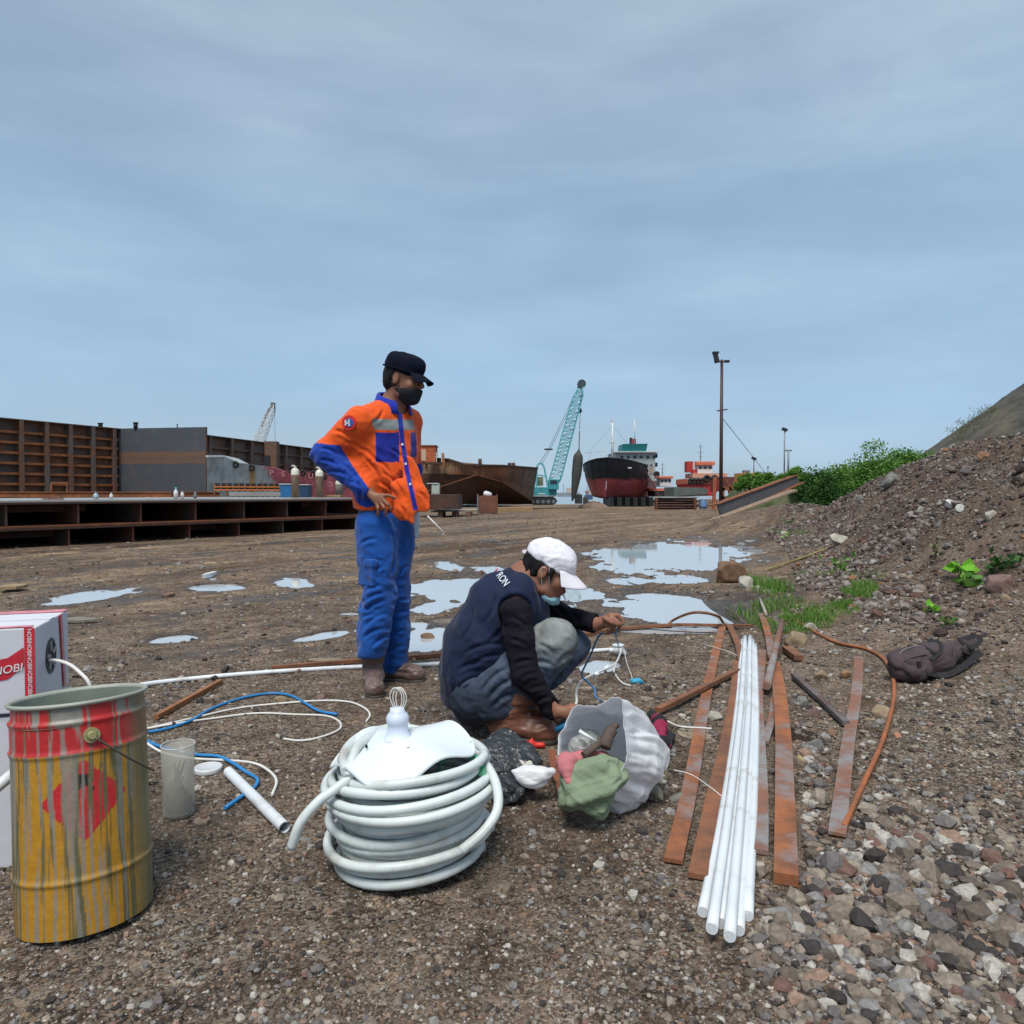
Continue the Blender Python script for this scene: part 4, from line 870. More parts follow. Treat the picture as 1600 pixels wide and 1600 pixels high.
    s.ch([hR, kR], [.115, .086], .04); s.ch([hL, kL], [.112, .084], .04); s.ch([kR, A(808, 1100, 2.96)], [.084, .070], .03); s.ch([kL, A(832, 1098, 3.15)], [.082, .066], .03)
    s.cone(A(745, 1100, 2.97), A(775, 1100, 2.96), .085, .085, .04); s.cone(kR+np.array((.0, 0, -.02)), A(822, 1070, 2.955), .080, .080, .02)
    s.half(A(800, 1112, 2.97), nz((.35, 0, -1))); 
    def jc(V, N):
        C = np.tile(np.array((.064, .086, .132)), (len(V), 1)); d = np.linalg.norm(V-(kR+np.array((.01, -.05, .03))), axis=1); n = fbm(V[:, 0]*9, V[:, 1]*9, V[:, 2]*9, 4, 3)
        mk = sst(.20, .04, d+.05*n)[:, None]; C = C*(1-mk)+np.array((.21, .225, .22))*mk
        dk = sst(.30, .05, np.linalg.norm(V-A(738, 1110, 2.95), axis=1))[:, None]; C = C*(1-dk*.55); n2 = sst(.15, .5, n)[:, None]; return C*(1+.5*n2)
    sdf_obj('jeans', s, jm, r_, jc, fl=[(.004, 9, nz((.8, 0, .5)), 4, 18), (.003, 22, nz((-.4, 0, .9)), 3, 44)], cr=[(.006, 10, 3, (.7, 0, .6), 2.5)], post=grooves([(752, 1084, 800, 1042), (760, 1098, 812, 1058), (738, 1066, 776, 1036), (768, 1108, 806, 1084), (838, 1008, 868, 1024), (834, 1036, 866, 1042), (826, 1062, 852, 1060), (872, 1040, 898, 1020), (790, 1050, 806, 1090)], .008, 3))
    bo = mat('tan_rubber_boot', (.18, .075, .045), .45, var=.2, sc=14, dirt=(.13, .07, .05), dirt_amt=.25, dsc=9, wrinkle=.010, wsc=9); bs = mat('boot_sole', (.045, .035, .03), .7)
    z1 = gz(A(800, 0, 2.95)[0], 2.95); z2 = gz(A(825, 0, 3.17)[0], 3.17)
    boot(r_, (A(790, 0, 2.95)[0], 2.95, z1+.085), (A(868, 0, 2.93)[0], 2.90, z1), A(0, 1080, 2.95)[2], bo, bs, rt=.078, lean=(.078, 0))
    boot(r_, (A(818, 0, 3.17)[0], 3.17, z2+.085), (A(885, 0, 3.12)[0], 3.12, z2), A(0, 1078, 3.15)[2], bo, bs, rt=.072, lean=(.07, 0))
crouching_man()
# ------------------------------------------------------------------ the yard behind: barges, blocks, cranes, ships
RU = rust('rust_plain'); RUO = rust('rust_orange', (.34, .11, .03), (.10, .045, .03), sc=5)
RUD = rust('rust_dark', (.10, .045, .028), (.035, .024, .022), sc=3)
RUB = rust('rust_brown_plate', (.17, .062, .035), (.055, .032, .028), (.075, .068, .066), sc=1.6, cover=.44, streak=3)
STL = rust('mill_scale_steel', (.20, .08, .035), (.09, .05, .035), (.050, .060, .078), sc=.8, cover=.62, rough=.5)
BLK = mat('black_paint', (.012, .013, .016), .6, var=.3); TYRE = mat('tyre_rubber', (.014, .014, .015), .8)
WHT = mat('white_paint', (.62, .63, .62), .5, var=.08, dirt=(.30, .22, .15), dirt_amt=.28, dsc=2)
LGR = mat('light_grey_paint', (.36, .40, .40), .6, var=.12, sc=3, dirt=(.20, .17, .14), dirt_amt=.32, dsc=1.2)
GRY = mat('grey_metal', (.14, .15, .16), .5, var=.2)
GLS = mat('dark_glass', (.02, .03, .04), .1, var=.1)
def yd(px, Y): return px*Y/F_PX                      # metres for px at depth Y

# deck blocks (two tiers of open steel panels)
D0 = Vector((-9.2, 13.2, 0)); DD = Vector((.573, .82, 0)); DN = Vector((-.82, .573, 0))
def tier(label, z0, z1, s0, s1, off, web0, topm):
    t = thing('deck_block', label, 'steel block', D0 + DD*((s0+s1)/2) + Vector((0, 0, z0)), 'open steel deck blocks stacked in two tiers')
    a, b = D0+DD*s0-DN*off, D0+DD*s1-DN*off
    MB().prism([a+Vector((0, 0, z1-.035)), b+Vector((0, 0, z1-.035)), b+DN*7+Vector((0, 0, z1-.035)), a+DN*7+Vector((0, 0, z1-.035))], (0, 0, .035)).build('top_plate', topm, t)
    MB().prism([a+Vector((0, 0, z1-.075)), b+Vector((0, 0, z1-.075)), b+DN*.02+Vector((0, 0, z1-.075)), a+DN*.02+Vector((0, 0, z1-.075))], (0, 0, .037)).build('edge_bar', RUD, t)
    MB().prism([a+DN*3.2+Vector((0, 0, z0)), b+DN*3.2+Vector((0, 0, z0)), b+DN*3.3+Vector((0, 0, z0)), a+DN*3.3+Vector((0, 0, z0))], (0, 0, z1-z0-.04)).build('inner_bulkhead', RUD, t)
    s = web0
    while s < s1-.1:
        if s > s0:
            p = D0+DD*s+DN*(.10-off); m = MB(); m.beam(p+Vector((0, 0, (z0+z1-.08)/2)), p+DN*3.05+Vector((0, 0, (z0+z1-.08)/2)), .02, z1-z0-.085); m.beam(p+DN*-.01+Vector((0, 0, z0)), p+DN*-.01+Vector((0, 0, z1-.08)), .035, .02, up=DN); m.build('web_plate', RUB, t)
        s += 1.24
    for k, (s_, l_) in enumerate(((-.3, 1.4), (3.6, 1.0)) if z0 < .3 else ((.35, 1.4), (7.2, .9))):
        p = D0+DD*s_+DN*(.6-off); MB().beam(p+Vector((0, 0, z1-.17)), p+DD*l_+Vector((0, 0, z1-.17)), .02, .13).build('bracket_plate', RUD, t)
    return t
PLT = mat('wet_deck_plate', (.33, .32, .30), .35, var=.15, sc=.6, dirt=(.16, .10, .07), dirt_amt=.35, dsc=.5)
tier('upper open deck block with a pale wet top plate', .40, .86, -7, 9.2, 0, -6.1+.04, PLT)
tier('lower open deck block resting on the mud', -.12, .385, -7, 9.6, .14, -6.3, RU)
# packing timbers, slabs and plates behind the standing man
def slab(name, label, cat, u0, u1, v, Y, z, h, m, depth=2.0, skew=0, group=None):
    a, b = P(u0, v, Y), P(u1, v, Y+skew); a.z = b.z = z
    o = MB().prism([a, b, b+Vector((0, depth, 0)), a+Vector((0, depth, 0))], (0, 0, h)).build(name, m, bevel=.01); return top(o, label, cat, group)
g31 = gz(-4, 31)
slab('steel_block', 'black open steel block behind the orange shirt carrying a pale cabinet', 'steel block', 650, 716, 780, 30, gz(-3, 30)+.32, .62, RUD, 2.4)
slab('steel_plate', 'long pale steel plate lying on timbers left of the brown crate', 'steel plate', 672, 745, 800, 30, gz(-2.5, 30)+.20, .05, PLT, 2.0, 3)
for i, u_ in enumerate((684, 706, 728)):
    slab('packing_timber', ['timber under the pale plate, nearest the orange shirt', 'middle timber under the long pale steel plate', 'timber under the pale plate, nearest the brown crate'][i], 'timber', u_, u_+7, 805, 30.2+i*.6, gz(-2.5, 30)-.05, .25, mat('old_timber', (.16, .09, .055), .9, var=.3), 1.6, 0, 'timbers under the pale plate')
slab('timber_slab', 'long yellowish plank between the brown crate and the teal crane', 'plank', 772, 832, 790, 46, gz(0, 46), .25, mat('yellow_timber', (.30, .19, .09), .9, var=.25), 1.2)
slab('timber_slab', 'flat plank left of the brown crate behind the pale plate', 'plank', 715, 752, 790, 44, gz(-3, 44), .25, mat('yellow_timber', (.30, .19, .09), .9), 1.2)
# cabinet
def cabinet():
    Y = 30.8; p = P(681, 779, Y); z0 = gz(-3, 30)+.94; t = thing('cabinet', 'small pale cabinet standing on the black steel block', 'cabinet', (p.x, p.y, z0))
    w_ = yd(12, Y); m = MB().box((p.x, p.y, z0+.22), (w_, .3, .44)).build('cabinet_body', mat('pale_cream', (.48, .52, .46), .5), t, bevel=.008)
    MB().box((p.x-w_*.35, p.y-.02, z0+.46), (w_*1.5, .36, .03)).build('lid', WHT, t)
    for dx in (-.25, .25): MB().box((p.x+w_*dx, p.y-.16, z0+.21), (w_*.36, .015, .34)).build('door_panel', mat('cream_panel', (.40, .44, .39), .5), t)
cabinet()
# brown crate with a white sack
def crate():
    Y = 36; c = P(762, 780, Y); z0 = gz(c.x, Y)+.05; w_ = yd(30, Y); t = thing('crate', 'brown rusty steel crate with corrugated sides in front of the barge', 'crate', (c.x, Y, z0))
    m = MB(); m.box((c.x, Y, z0+.42), (w_, .9, .84))
    for k in range(9): m.box((c.x-w_/2+w_*(k+.5)/9, Y-.46, z0+.42), (w_/22, .03, .8))
    m.build('box_body', rust('crate_rust', (.22, .085, .05), (.12, .055, .04), sc=3), t)
    for s in (-1, 1): MB().box((c.x+s*w_*.5, Y-.46, z0+.45), (.06, .06, .95)).build('corner_post', GRY if s < 0 else RU, t)
    for s in (-.3, .3): MB().box((c.x+s*w_, Y, z0-.05), (.12, 1.0, .10)).build('skid', RUD, t)
    s = SDF(.02); s.ell((c.x, Y-.1, z0+.90), (.22, .2, .14)); s.ell((c.x-.1, Y-.1, z0+.97), (.12, .1, .11)); o = sdf_obj('white_sack', s, mat('sack_white', (.6, .6, .6), .8), fl=[(.02, 7, (0, 0, 1), 2, 3)]); top(o, 'crumpled white sack lying on top of the brown steel crate', 'sack')
crate()

# ribbed side walls of the sectional barge
WK = 1.8
def ribbed(name_lbl, A_, B_, H, z0, nrib, nstr, ribm, panm, strm, side=1, grp=None, coam=.28, first=.5):
    K = WK; A_, B_ = Vector((A_[0]*K, A_[1]*K, 0)), Vector((B_[0]*K, B_[1]*K, 0)); H = 1+(H-1)*K; z0 = 1+(z0-1)*K; coam *= K; L_ = (B_-A_).length; d = (B_-A_).normalized(); n = Vector((d.y, -d.x, 0))*side
    t = thing('ribbed_wall', name_lbl, 'barge wall', (A_+B_)/2+Vector((0, 0, z0)), grp)
    Z = Vector((0, 0, 1)); MB().prism([A_+Z*z0, B_+Z*z0, B_+Z*H, A_+Z*H], -n*.03).build('wall_plate', panm, t)
    MB().prism([A_+Z*(H-.06), B_+Z*(H-.06), B_+Z*(H-.06)+n*.3*K, A_+Z*(H-.06)+n*.3*K], Z*.06).build('top_rail', ribm, t)
    for k in range(nstr):
        z = z0 + (H-coam-z0)*(k+.6)/nstr; m = MB(); m.prism([A_+Z*z, B_+Z*z, B_+Z*z+n*.17*K, A_+Z*z+n*.17*K], Z*.03); m.prism([A_+Z*(z-.07*K)+n*.17*K, B_+Z*(z-.07*K)+n*.17*K, B_+Z*(z-.07*K)+n*(.17*K+.012), A_+Z*(z-.07*K)+n*(.17*K+.012)], Z*.088*K); m.build('stiffener', strm, t)
    for k in range(nrib):
        s = L_*(k+first)/nrib; p = A_+d*s; m = MB(); q = n*.30*K; m.prism([p+Z*z0, p+Z*(H-.08), p+Z*(H-.08)+q, p+Z*z0+q], d*.03); m.prism([p+Z*z0+q-d*.06*K, p+Z*(H-.08)+q-d*.06*K, p+Z*(H-.08)+q+d*.08*K, p+Z*z0+q+d*.08*K], n*.03); m.build('rib', ribm, t)
    return t
SW = rust('stiffener_rust', (.46, .165, .055), (.17, .07, .035), sc=6)
WP = rust('wall_panel', (.27, .11, .055), (.085, .055, .042), (.10, .095, .09), sc=1.6, cover=.47)
RB = rust('rib_steel', (.23, .10, .055), (.11, .065, .05), (.13, .11, .10), sc=2, cover=.5)
ribbed('near rusty ribbed barge wall running to the dark plate', (-19.8, 19.2), (-15.66, 29.4), 3.54, .4, 12, 8, RB, WP, SW)
WP2 = rust('wall_panel_far', (.22, .12, .085), (.11, .07, .055), (.16, .125, .11), sc=1.3, cover=.5)
RB2 = rust('rib_steel_far', (.15, .075, .055), (.08, .05, .045), (.12, .095, .085), sc=2, cover=.5)
ribbed('far brown ribbed barge wall behind the red and grey hull', (-13.7, 32.0), (-10.0, 50.0), 3.54, 0, 11, 6, RB2, WP2, RB2, first=.35)
def dark_plate():
    a, b = P(182, 770, 29.2*WK), P(322, 770, 28.3*WK); a.z = b.z = -.8; hh_ = 1+2.54*WK+.8; Z = Vector((0, 0, 1)); n = Vector((0, -1, 0))
    t = thing('transverse_plate', 'wide dark blue grey steel plate with a rusty band across', 'steel plate', (a+b)/2)
    m, tt, bs, N, L = nodes('dark_plate_steel'); tc = N('ShaderNodeTexCoord'); sp = N('ShaderNodeSeparateXYZ'); L(tc.outputs['Object'], sp.inputs[0])
    no = N('ShaderNodeTexNoise', Scale=1.2, Detail=8, Roughness=.65); L(tc.outputs['Object'], no.inputs['Vector'])
    base = ramp(N, [(.3, (.050, .060, .080)), (.55, (.068, .072, .082)), (.75, (.095, .088, .082))]); L(no.outputs['Fac'], base.inputs['Fac'])
    ad = N('ShaderNodeMath', operation='MULTIPLY_ADD'); L(no.outputs['Fac'], ad.inputs[0]); ad.inputs[1].default_value = .35; L(sp.outputs['Z'], ad.inputs[2])
    rr = N('ShaderNodeMapRange'); L(ad.outputs[0], rr.inputs['Value']); rr.inputs['From Min'].default_value = -.8; rr.inputs['From Max'].default_value = -.8+4*WK
    band = ramp(N, [(0, (0,)*3), (.555, (0,)*3), (.565, (.9,)*3), (.60, (.5,)*3), (.655, (.85,)*3), (.69, (0,)*3)]); L(rr.outputs['Result'], band.inputs['Fac'])
    mx_ = N('ShaderNodeMix', data_type='RGBA'); L(band.outputs['Color'], mx_.inputs['Factor']); L(base.outputs['Color'], mx_.inputs['A']); mx_.inputs['B'].default_value = (.17, .085, .045, 1); L(mx_.outputs['Result'], bs.inputs['Base Color']); bs.inputs['Roughness'].default_value = .55
    MB().prism([a, b, b+Z*(hh_-.03), a+Z*hh_], Vector((0, .05, 0))).build('plate', m, t)
    MB().prism([b+Vector((.004, 0, 0)), b+Vector((.03, 0, 0)), b+Vector((.03, 0, hh_-.02)), b+Vector((.004, 0, hh_-.02))], Vector((0, .25, 0))).build('edge_flange', RU, t)
dark_plate()
for (u_, Y, w_, h_, lb) in ((157, 28.4, .16, .16, 'small bollard stub on top of the near ribbed wall'), (212, 29, .16, .24, 'bollard stub on top of the dark plate near its left end'), (277, 28.6, .04, .14, 'thin stub standing on the dark plate top edge')):
    p = P(u_, 668, Y*WK); z = 1+2.54*WK-.02; Y *= WK; w_ *= WK; h_ *= WK
    m = MB(); m.cyl((p.x, Y, z), w_/2, h_*.8, 12); m.cyl((p.x, Y, z+h_*.8), w_*.62, h_*.2, 12); top(m.build('bollard', BLK), lb, 'bollard')
# long rusty rails lying on the deck at the foot of the wall
for k, (u0, u1, Y, lb) in enumerate(((-60, 268, 22.0, 'long rusty rail lying on the deck below the near ribbed wall'), (265, 345, 24.5, 'short rusty rail lying on the deck below the dark plate corner'))):
    a, b = P(u0, 775, Y), P(u1, 775, Y+.8); a.z = b.z = .95; m = MB(); m.beam(a, b, .10, .12, up=(0, 0, 1)); c = Vector((0, 0, .07)); m.beam(a+c, b+c, .16, .03); m.beam(a-c, b-c, .18, .03); top(m.build('rail', RUO), lb, 'rail')
def frame_stand():
    a = P(345, 768, 24); t = thing('bracket_frame', 'small rusty square frame standing against the near ribbed wall', 'frame', (P(85, 0, 24).x, 24, .86))
    x0, x1 = P(68, 0, 24).x, P(94, 0, 24).x
    MB().beam((x0, 24, 1.33), (x1, 24, 1.33), .04, .05).build('top_bar', RUO, t)
    for x in (x0, x1-.02): MB().beam((x, 24, .86), (x, 24, 1.30), .05, .04).build('leg', RUO, t)
frame_stand()
# plank pile and small bottles on the deck
m_ = mat('red_brown_planks', (.16, .075, .055), .8, var=.3, sc=12)
for k in range(5):
    Y = 14.6+.18*k; a, b = P(66+3*k, 780, Y), P(99-2*k, 780, Y+.1); a.z = b.z = .875+.022*(k % 3); o = MB().beam(a, b, .12, .02).build('plank', m_); top(o, ['nearest', 'second nearest', 'middle', 'second farthest', 'farthest'][k]+' reddish plank in the small pile on the deck edge', 'plank', 'planks on the deck edge')
def bottle(u_, Y, h, r, cm, capm, lb):
    p = P(u_, 780, Y); t = thing('bottle', lb, 'bottle', (p.x, Y, .862)); MB().lathe((p.x, Y, .862), [(.001, 0), (r, .0), (r, h*.62), (r*.45, h*.8), (r*.42, h*.9)], 12).build('bottle_body', cm, t); MB().cyl((p.x, Y, .862+h*.9), r*.55, h*.12, 10).build('bottle_cap', capm, t)
BW = mat('bottle_pale', (.35, .45, .5), .3); 
for a in ((150, 15.5, .16, .05, BW, GRY, 'pale blue bottle on the deck, left of the pair'), (174, 15.8, .15, .035, WHT, GRY, 'white bottle on the deck, right of the pair'), (275, 17.2, .26, .05, WHT, mat('teal_plastic', (.02, .35, .4), .5), 'tall white can with a teal top below the dark plate'), (285, 17.4, .19, .04, WHT, GRY, 'short white can beside the teal topped can'), (231, 16.6, .04, .03, WHT, GRY, 'tiny white cup lying on the deck plate'), (305, 18.0, .14, .04, GRY, WHT, 'grey can on the deck right of the white cans')): bottle(*a)
# grey and red hull of the laid up vessel
def laid_up_hull():
    Y0, Y1 = 25.5, 33.0; t = thing('laid_up_hull', 'faded red and grey vessel hull with tyre fenders behind the deck blocks', 'vessel', (P(440, 0, 27).x, 27.5, .0))
    us = np.linspace(323, 562, 60); V = []; hh = []
    for u_ in us:
        Y = Y0 + (Y1-Y0)*((u_-323)/239)**1.1; vt = np.interp(u_, [323, 350, 352, 372, 410, 440, 500, 562], [711, 711, 713, 723, 727, 734, 738, 742]); hh.append((u_, Y, P(u_, vt, Y)))
    nv = 14; Vs = []; C = []
    for back in (0, 1):
        for (u_, Y, p) in hh:
            for j in range(nv):
                z = .1 + (p.z-.1)*j/(nv-1); x = p.x + (.0 if not back else -.4); y = Y + (1-j/(nv-1))*.5 + (2.5 if back else 0)
                Vs.append((x*y/Y if not back else x, y, z)); bd = 410 + (p.z-z)*27; n = fbm(x*2.2, z*2.2, 0, 4, 8); n = float(n)
                g = (.42, .45, .45) if u_ < bd else (.50, .13, .16)
                if abs(u_-bd) < 3: g = (.42, .36, .36)
                if 388 < u_ < 396 and z < p.z-.1: g = (.42, .27, .10)
                C.append(tuple(q*(1+.5*n) for q in g))
    n1 = len(hh); Fq = []
    for b in (0, 1):
        for i in range(n1-1):
            for j in range(nv-1): o_ = b*n1*nv; q = (o_+i*nv+j, o_+(i+1)*nv+j, o_+(i+1)*nv+j+1, o_+i*nv+j+1); Fq.append(q if not b else q[::-1])
    for i in range(n1-1): a = i*nv+nv-1; Fq.append((a, a+nv, n1*nv+a+nv, n1*nv+a))
    for j in range(nv-1): Fq.append((j, j+1, n1*nv+j+1, n1*nv+j)); a = (n1-1)*nv; Fq.append((a+j, n1*nv+a+j, n1*nv+a+j+1, a+j+1))
    o = mesh_np('hull', Vs, Fq, attrmat('faded_hull', .8, .35, 2.5, bump=.3, bsc=20), t, False); colattr(o, C)
    def at_(u_, v_): Y = Y0 + (Y1-Y0)*((u_-323)/239)**1.1; return P(u_, v_, Y)
    for u_, v_ in ((369, 726), (394, 731), (455, 734), (474, 739), (490, 740), (507, 745)):
        p = at_(u_, v_); MB().torus(p+Vector((0, -.07, 0)), .09, .045, (0, 1, .1), 16, 8).build('tyre_fender', TYRE, t)
    fm = mat('faded_letter', (.45, .25, .25), .9)
    for ch_, u_, v_ in (('P', 425, 739), ('S', 443, 741), ('J', 478, 743), ('U', 486, 744), ('O', 516, 757)):
        p = at_(u_, v_); text(ch_, .30, frame(p+Vector((0, -.02 + .0, 0))+Vector((.02, -.10, 0)), (1, .45, 0), (0, 0, 1)), fm, t)
    MB().beam(at_(323, 713), at_(351, 713), .08, .06).build('bulwark_rail', WHT, t)
laid_up_hull()
# square duct rising from the far wall
a = P(425, 745, 56); b = P(425, 690, 56); m = MB().beam(a, b, .9, .7, up=(0, 1, 0)); m.box((a.x-.22, 55.6, a.z+1.2), (.38, .1, .8), m=1)
top(m.build('duct_column', [rust('duct_rust', (.17, .085, .05), (.08, .05, .04), sc=3), BLK]), 'square brown duct with a dark opening rising above the red hull', 'duct')
# row of small orange frames on a pale sill
def orange_rack():
    Y = 24.5; x0, x1 = P(327, 0, Y).x, P(431, 0, Y+1).x; t = thing('pipe_rack', 'low rack of orange posts standing in front of the grey hull', 'rack', ((x0+x1)/2, Y, .86))
    n = 12; 
    for k in range(n):
        x = x0+(x1-x0)*k/(n-1); y = Y+k/(n-1); MB().beam((x, y, .86), (x, y, 1.34), .035, .035).build('rack_post', GRY if k % 2 else RUO, t)
        if k < n-1: xm = x+(x1-x0)/(n-1)*.5; MB().box((xm, y+.1, 1.22), (.14, .1, .2)).build('clamp', BLK, t)
    for z in (1.10, 1.20): MB().beam((x0, Y-.03, z), (x1, Y+.97, z), .035, .04).build('rack_rail', mat('orange_paint', (.55, .16, .03), .7, var=.2), t)
    MB().beam((P(347, 0, Y).x, Y+.2, .96), (P(423, 0, Y).x, Y+.9, .96), .16, .14).build('pale_sill', mat('concrete_pale', (.33, .31, .29), .9), t)
orange_rack()
# gas cylinders on the deck
def gas(u_, Y, vt, cm, lb, r=.115):
    p = P(u_, vt, Y); z0 = .862; H = p.z-z0; t = thing('gas_cylinder', lb, 'gas cylinder', (p.x, Y, z0), 'gas cylinders standing on the deck')
    MB().lathe((p.x, Y, z0), [(.001, 0), (r, 0), (r, H*.70)], 20).build('cylinder_body', cm, t)
    MB().lathe((p.x, Y, z0), [(r+.001, H*.70), (r+.001, H*.80), (r*.85, H*.87), (r*.4, H*.92)], 20).build('shoulder', mat('cylinder_white', (.62, .60, .50), .5), t)
    v = MB(); v.cyl((p.x, Y, z0+H*.9), .035, H*.07, 10); v.cyl((p.x-.05, Y, z0+H*.955), .05, .05, 10); v.build('valve', mat('valve_pale', (.55, .52, .45), .4), t)
brn = mat('cylinder_brown', (.20, .13, .085), .6, var=.2, dirt=(.10, .07, .05), dirt_amt=.4)
gas(461, 21.5, 727, brn, 'brown gas cylinder with a white shoulder beside the blue crates')
gas(499, 21.8, 730, brn, 'brown gas cylinder just left of the blue sleeve')
gas(530, 23, 748, mat('cylinder_grey', (.26, .24, .20), .6, var=.2), 'pale grey gas cylinder right next to the blue elbow')
for (u0, u1, vt, lb, c) in ((438, 456, 757, 'bright blue crate left of the brown gas cylinder', (.012, .11, .28)), (466, 482, 758, 'dark blue crate right of the brown gas cylinder', (.01, .045, .10))):
    Y = 22.6; a, b = P(u0, vt, Y), P(u1, vt, Y); t = thing('blue_crate', lb, 'crate', ((a.x+b.x)/2, Y+.2, .862)); h = a.z-.862; bm_ = mat('blue_plastic_'+str(u0), c, .5, var=.15)
    MB().box(((a.x+b.x)/2, Y+.2, .862+h/2), (b.x-a.x, .4, h)).build('crate_body', bm_, t, bevel=.01); MB().box(((a.x+b.x)/2, Y+.2, .862+h+.012), (b.x-a.x+.06, .46, .02)).build('lid', WHT, t)
o = slab('timber_bunk', 'pale timber lying on the deck under the blue sleeve', 'timber', 508, 532, 778, 22, .864, .07, mat('yellow_timber', (.30, .19, .09), .9), .3)

# barge with a raked bow in the middle distance
def bow_barge():
    t = thing('barge', 'large rusty barge with a raked bow left of the teal crane', 'barge', (P(740, 0, 60).x, 62, gz(0, 60)))
    T = [P(600, 712, 70), P(700, 718, 58), P(728, 727, 54), P(783, 728, 50), P(840, 732, 60)]
    Ck = [P(600, 741, 70), P(700, 741, 58), P(745, 741, 53), P(783, 752, 51), P(832, 783, 60)]
    K = [P(600, 789, 66), P(700, 788, 60), P(745, 788, 58), P(783, 788, 59), P(832, 788, 62)]
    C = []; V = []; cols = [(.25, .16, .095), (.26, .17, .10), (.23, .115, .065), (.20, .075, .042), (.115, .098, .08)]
    rows = [T, Ck, K]; sub = 8
    for r in range(2):
        for q in range(sub + (1 if r == 1 else 0)):
            f_ = q/sub
            for i in range(5):
                for w_ in range(8):
                    if i == 4 and w_ > 0: break
                    g = w_/8; i2 = min(i+1, 4); a = rows[r][i].lerp(rows[r][i2], g); b = rows[r+1][i].lerp(rows[r+1][i2], g); p = a.lerp(b, f_); V.append(p)
                    c = Vector(cols[i]).lerp(Vector(cols[i2]), g); 
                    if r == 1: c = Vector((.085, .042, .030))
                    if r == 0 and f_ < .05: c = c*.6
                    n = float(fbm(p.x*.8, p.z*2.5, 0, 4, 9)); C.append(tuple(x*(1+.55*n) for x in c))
    n = 33; nr = len(V)//n; Fq = []
    for i in range(nr-1):
        for j in range(n-1): a = i*n+j; Fq.append((a, a+n, a+n+1, a+1))
    b0 = len(V)
    for q in (V[0]+Vector((0, 30, 0)), V[n-1]+Vector((-4, 30, 0)), V[(nr-1)*n]+Vector((0, 26, 0)), V[nr*n-1]+Vector((-4, 26, 0))): V.append(q); C.append((.1, .05, .03))
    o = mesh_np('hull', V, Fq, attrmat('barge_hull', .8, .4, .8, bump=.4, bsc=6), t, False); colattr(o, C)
    me = o.data; bm = bmesh.new(); bm.from_mesh(me); bm.verts.ensure_lookup_table(); vs = bm.verts
    bm.faces.new([vs[i] for i in range(n)] + [vs[b0+1], vs[b0]]); bm.faces.new([vs[i*n+n-1] for i in range(nr)] + [vs[b0+3], vs[b0+1]]); bm.to_mesh(me); bm.free()
    Z = Vector((0, 0, 1)); rc = RU
    for i in range(4): MB().beam(T[i]+Z*.04, T[i+1]+Z*.04, .18, .10).build('deck_edge', RUD, t)
    for i in range(1, 4): MB().beam(Ck[i], Ck[i+1], .14, .10).build('chine_bar', RU, t)
    MB().beam(P(665, 768, 55.5), P(745, 742, 52.8), .08, .08).build('rake_bar', RU, t)
    for u_, vt, Y in ((750, 717, 52.5), (796, 723, 53), (802, 723, 53.5)): p = P(u_, vt, Y); m = MB(); m.cyl((p.x, Y, p.z), .13, P(0, 729, Y).z-p.z, 12, r2=.13); m.cyl((p.x, Y, P(0, 730, Y).z), .22, .15, 12); m.build('bollard', RUD, t)
    m = MB(); 
    for u_ in np.linspace(703, 742, 12): p = P(u_, 729, 56.5-(u_-703)*.06)-Z*.0; m.beam(p, P(u_, 741, 56.2-(u_-703)*.06), .06, .06)
    m.build('bulwark_stays', RU, t)
    # orange cabin and rail
    Y = 58; a, b = P(651, 697, Y), P(680, 697, Y); z0 = P(0, 722, Y).z; cb = MB().box(((a.x+b.x)/2, Y+.9, (a.z+z0)/2), (b.x-a.x, 1.8, a.z-z0)).build('cabin', rust('cabin_orange', (.50, .13, .05), (.30, .07, .035), (.16, .05, .03), sc=1.2, cover=.4), t)
    MB().box(((a.x+b.x)/2, Y+.9, a.z+.04), (b.x-a.x+.15, 1.95, .08)).build('roof', RUO, cb); MB().box((a.x+.55, Y-.02, z0+.55), (.35, .05, .9)).build('door', mat('door_cream', (.5, .36, .25), .7), cb)
    MB().box(((a.x+b.x)/2+.1, Y-.3, z0-.12), (b.x-a.x+1.0, .8, .12)).build('cabin_platform', RUD, t)
    m = MB(); 
    for u_ in (682, 690): p = P(u_, 708, Y); m.beam(p, (p.x, Y, z0), .05, .05)
    for v_ in (708, 714): m.beam(P(680, v_, Y), P(691, v_, Y), .04, .04)
    m.build('railing', WHT, t); MB().beam(P(692, 708, Y), (P(692, 0, Y).x, Y, z0-.3), .18, .18).build('post', rust('post_rust', (.4, .17, .06), (.2, .09, .05)), t)
    MB().beam(P(666, 722, Y-.4), P(667, 738, Y-.4), .15, .15).build('ladder', RUO, t)
bow_barge()

# lattice booms
def lattice(parent, a, b, w0, w1, n, m, side, r=.05, name='boom'):
    a, b = Vector(a), Vector(b); d = (b-a); L_ = d.length; d.normalize(); s = Vector(side).normalized(); t = d.cross(s).normalized(); mb = MB()
    W = lambda f_: (w0+(w1-w0)*f_) * min(1, .35+f_*7, .45+(1-f_)*6)
    def cpt(f_, i): w_ = W(f_)/2; return a+d*L_*f_ + s*w_*(1 if i in (0, 1) else -1) + t*w_*(1 if i in (1, 2) else -1)
    for i in range(4):
        for k in range(n): mb.beam(cpt(k/n, i), cpt((k+1)/n, i), r*1.5, r*1.5)
    for k in range(n):
        for i in range(4):
            j = (i+1) % 4; mb.beam(cpt(k/n, i), cpt((k+1)/n, j), r*.9, r*.9) if (k+i) % 2 else mb.beam(cpt(k/n, j), cpt((k+1)/n, i), r*.9, r*.9); mb.beam(cpt(k/n, i), cpt(k/n, j), r*.8, r*.8)
    return mb.build(name, m, parent)
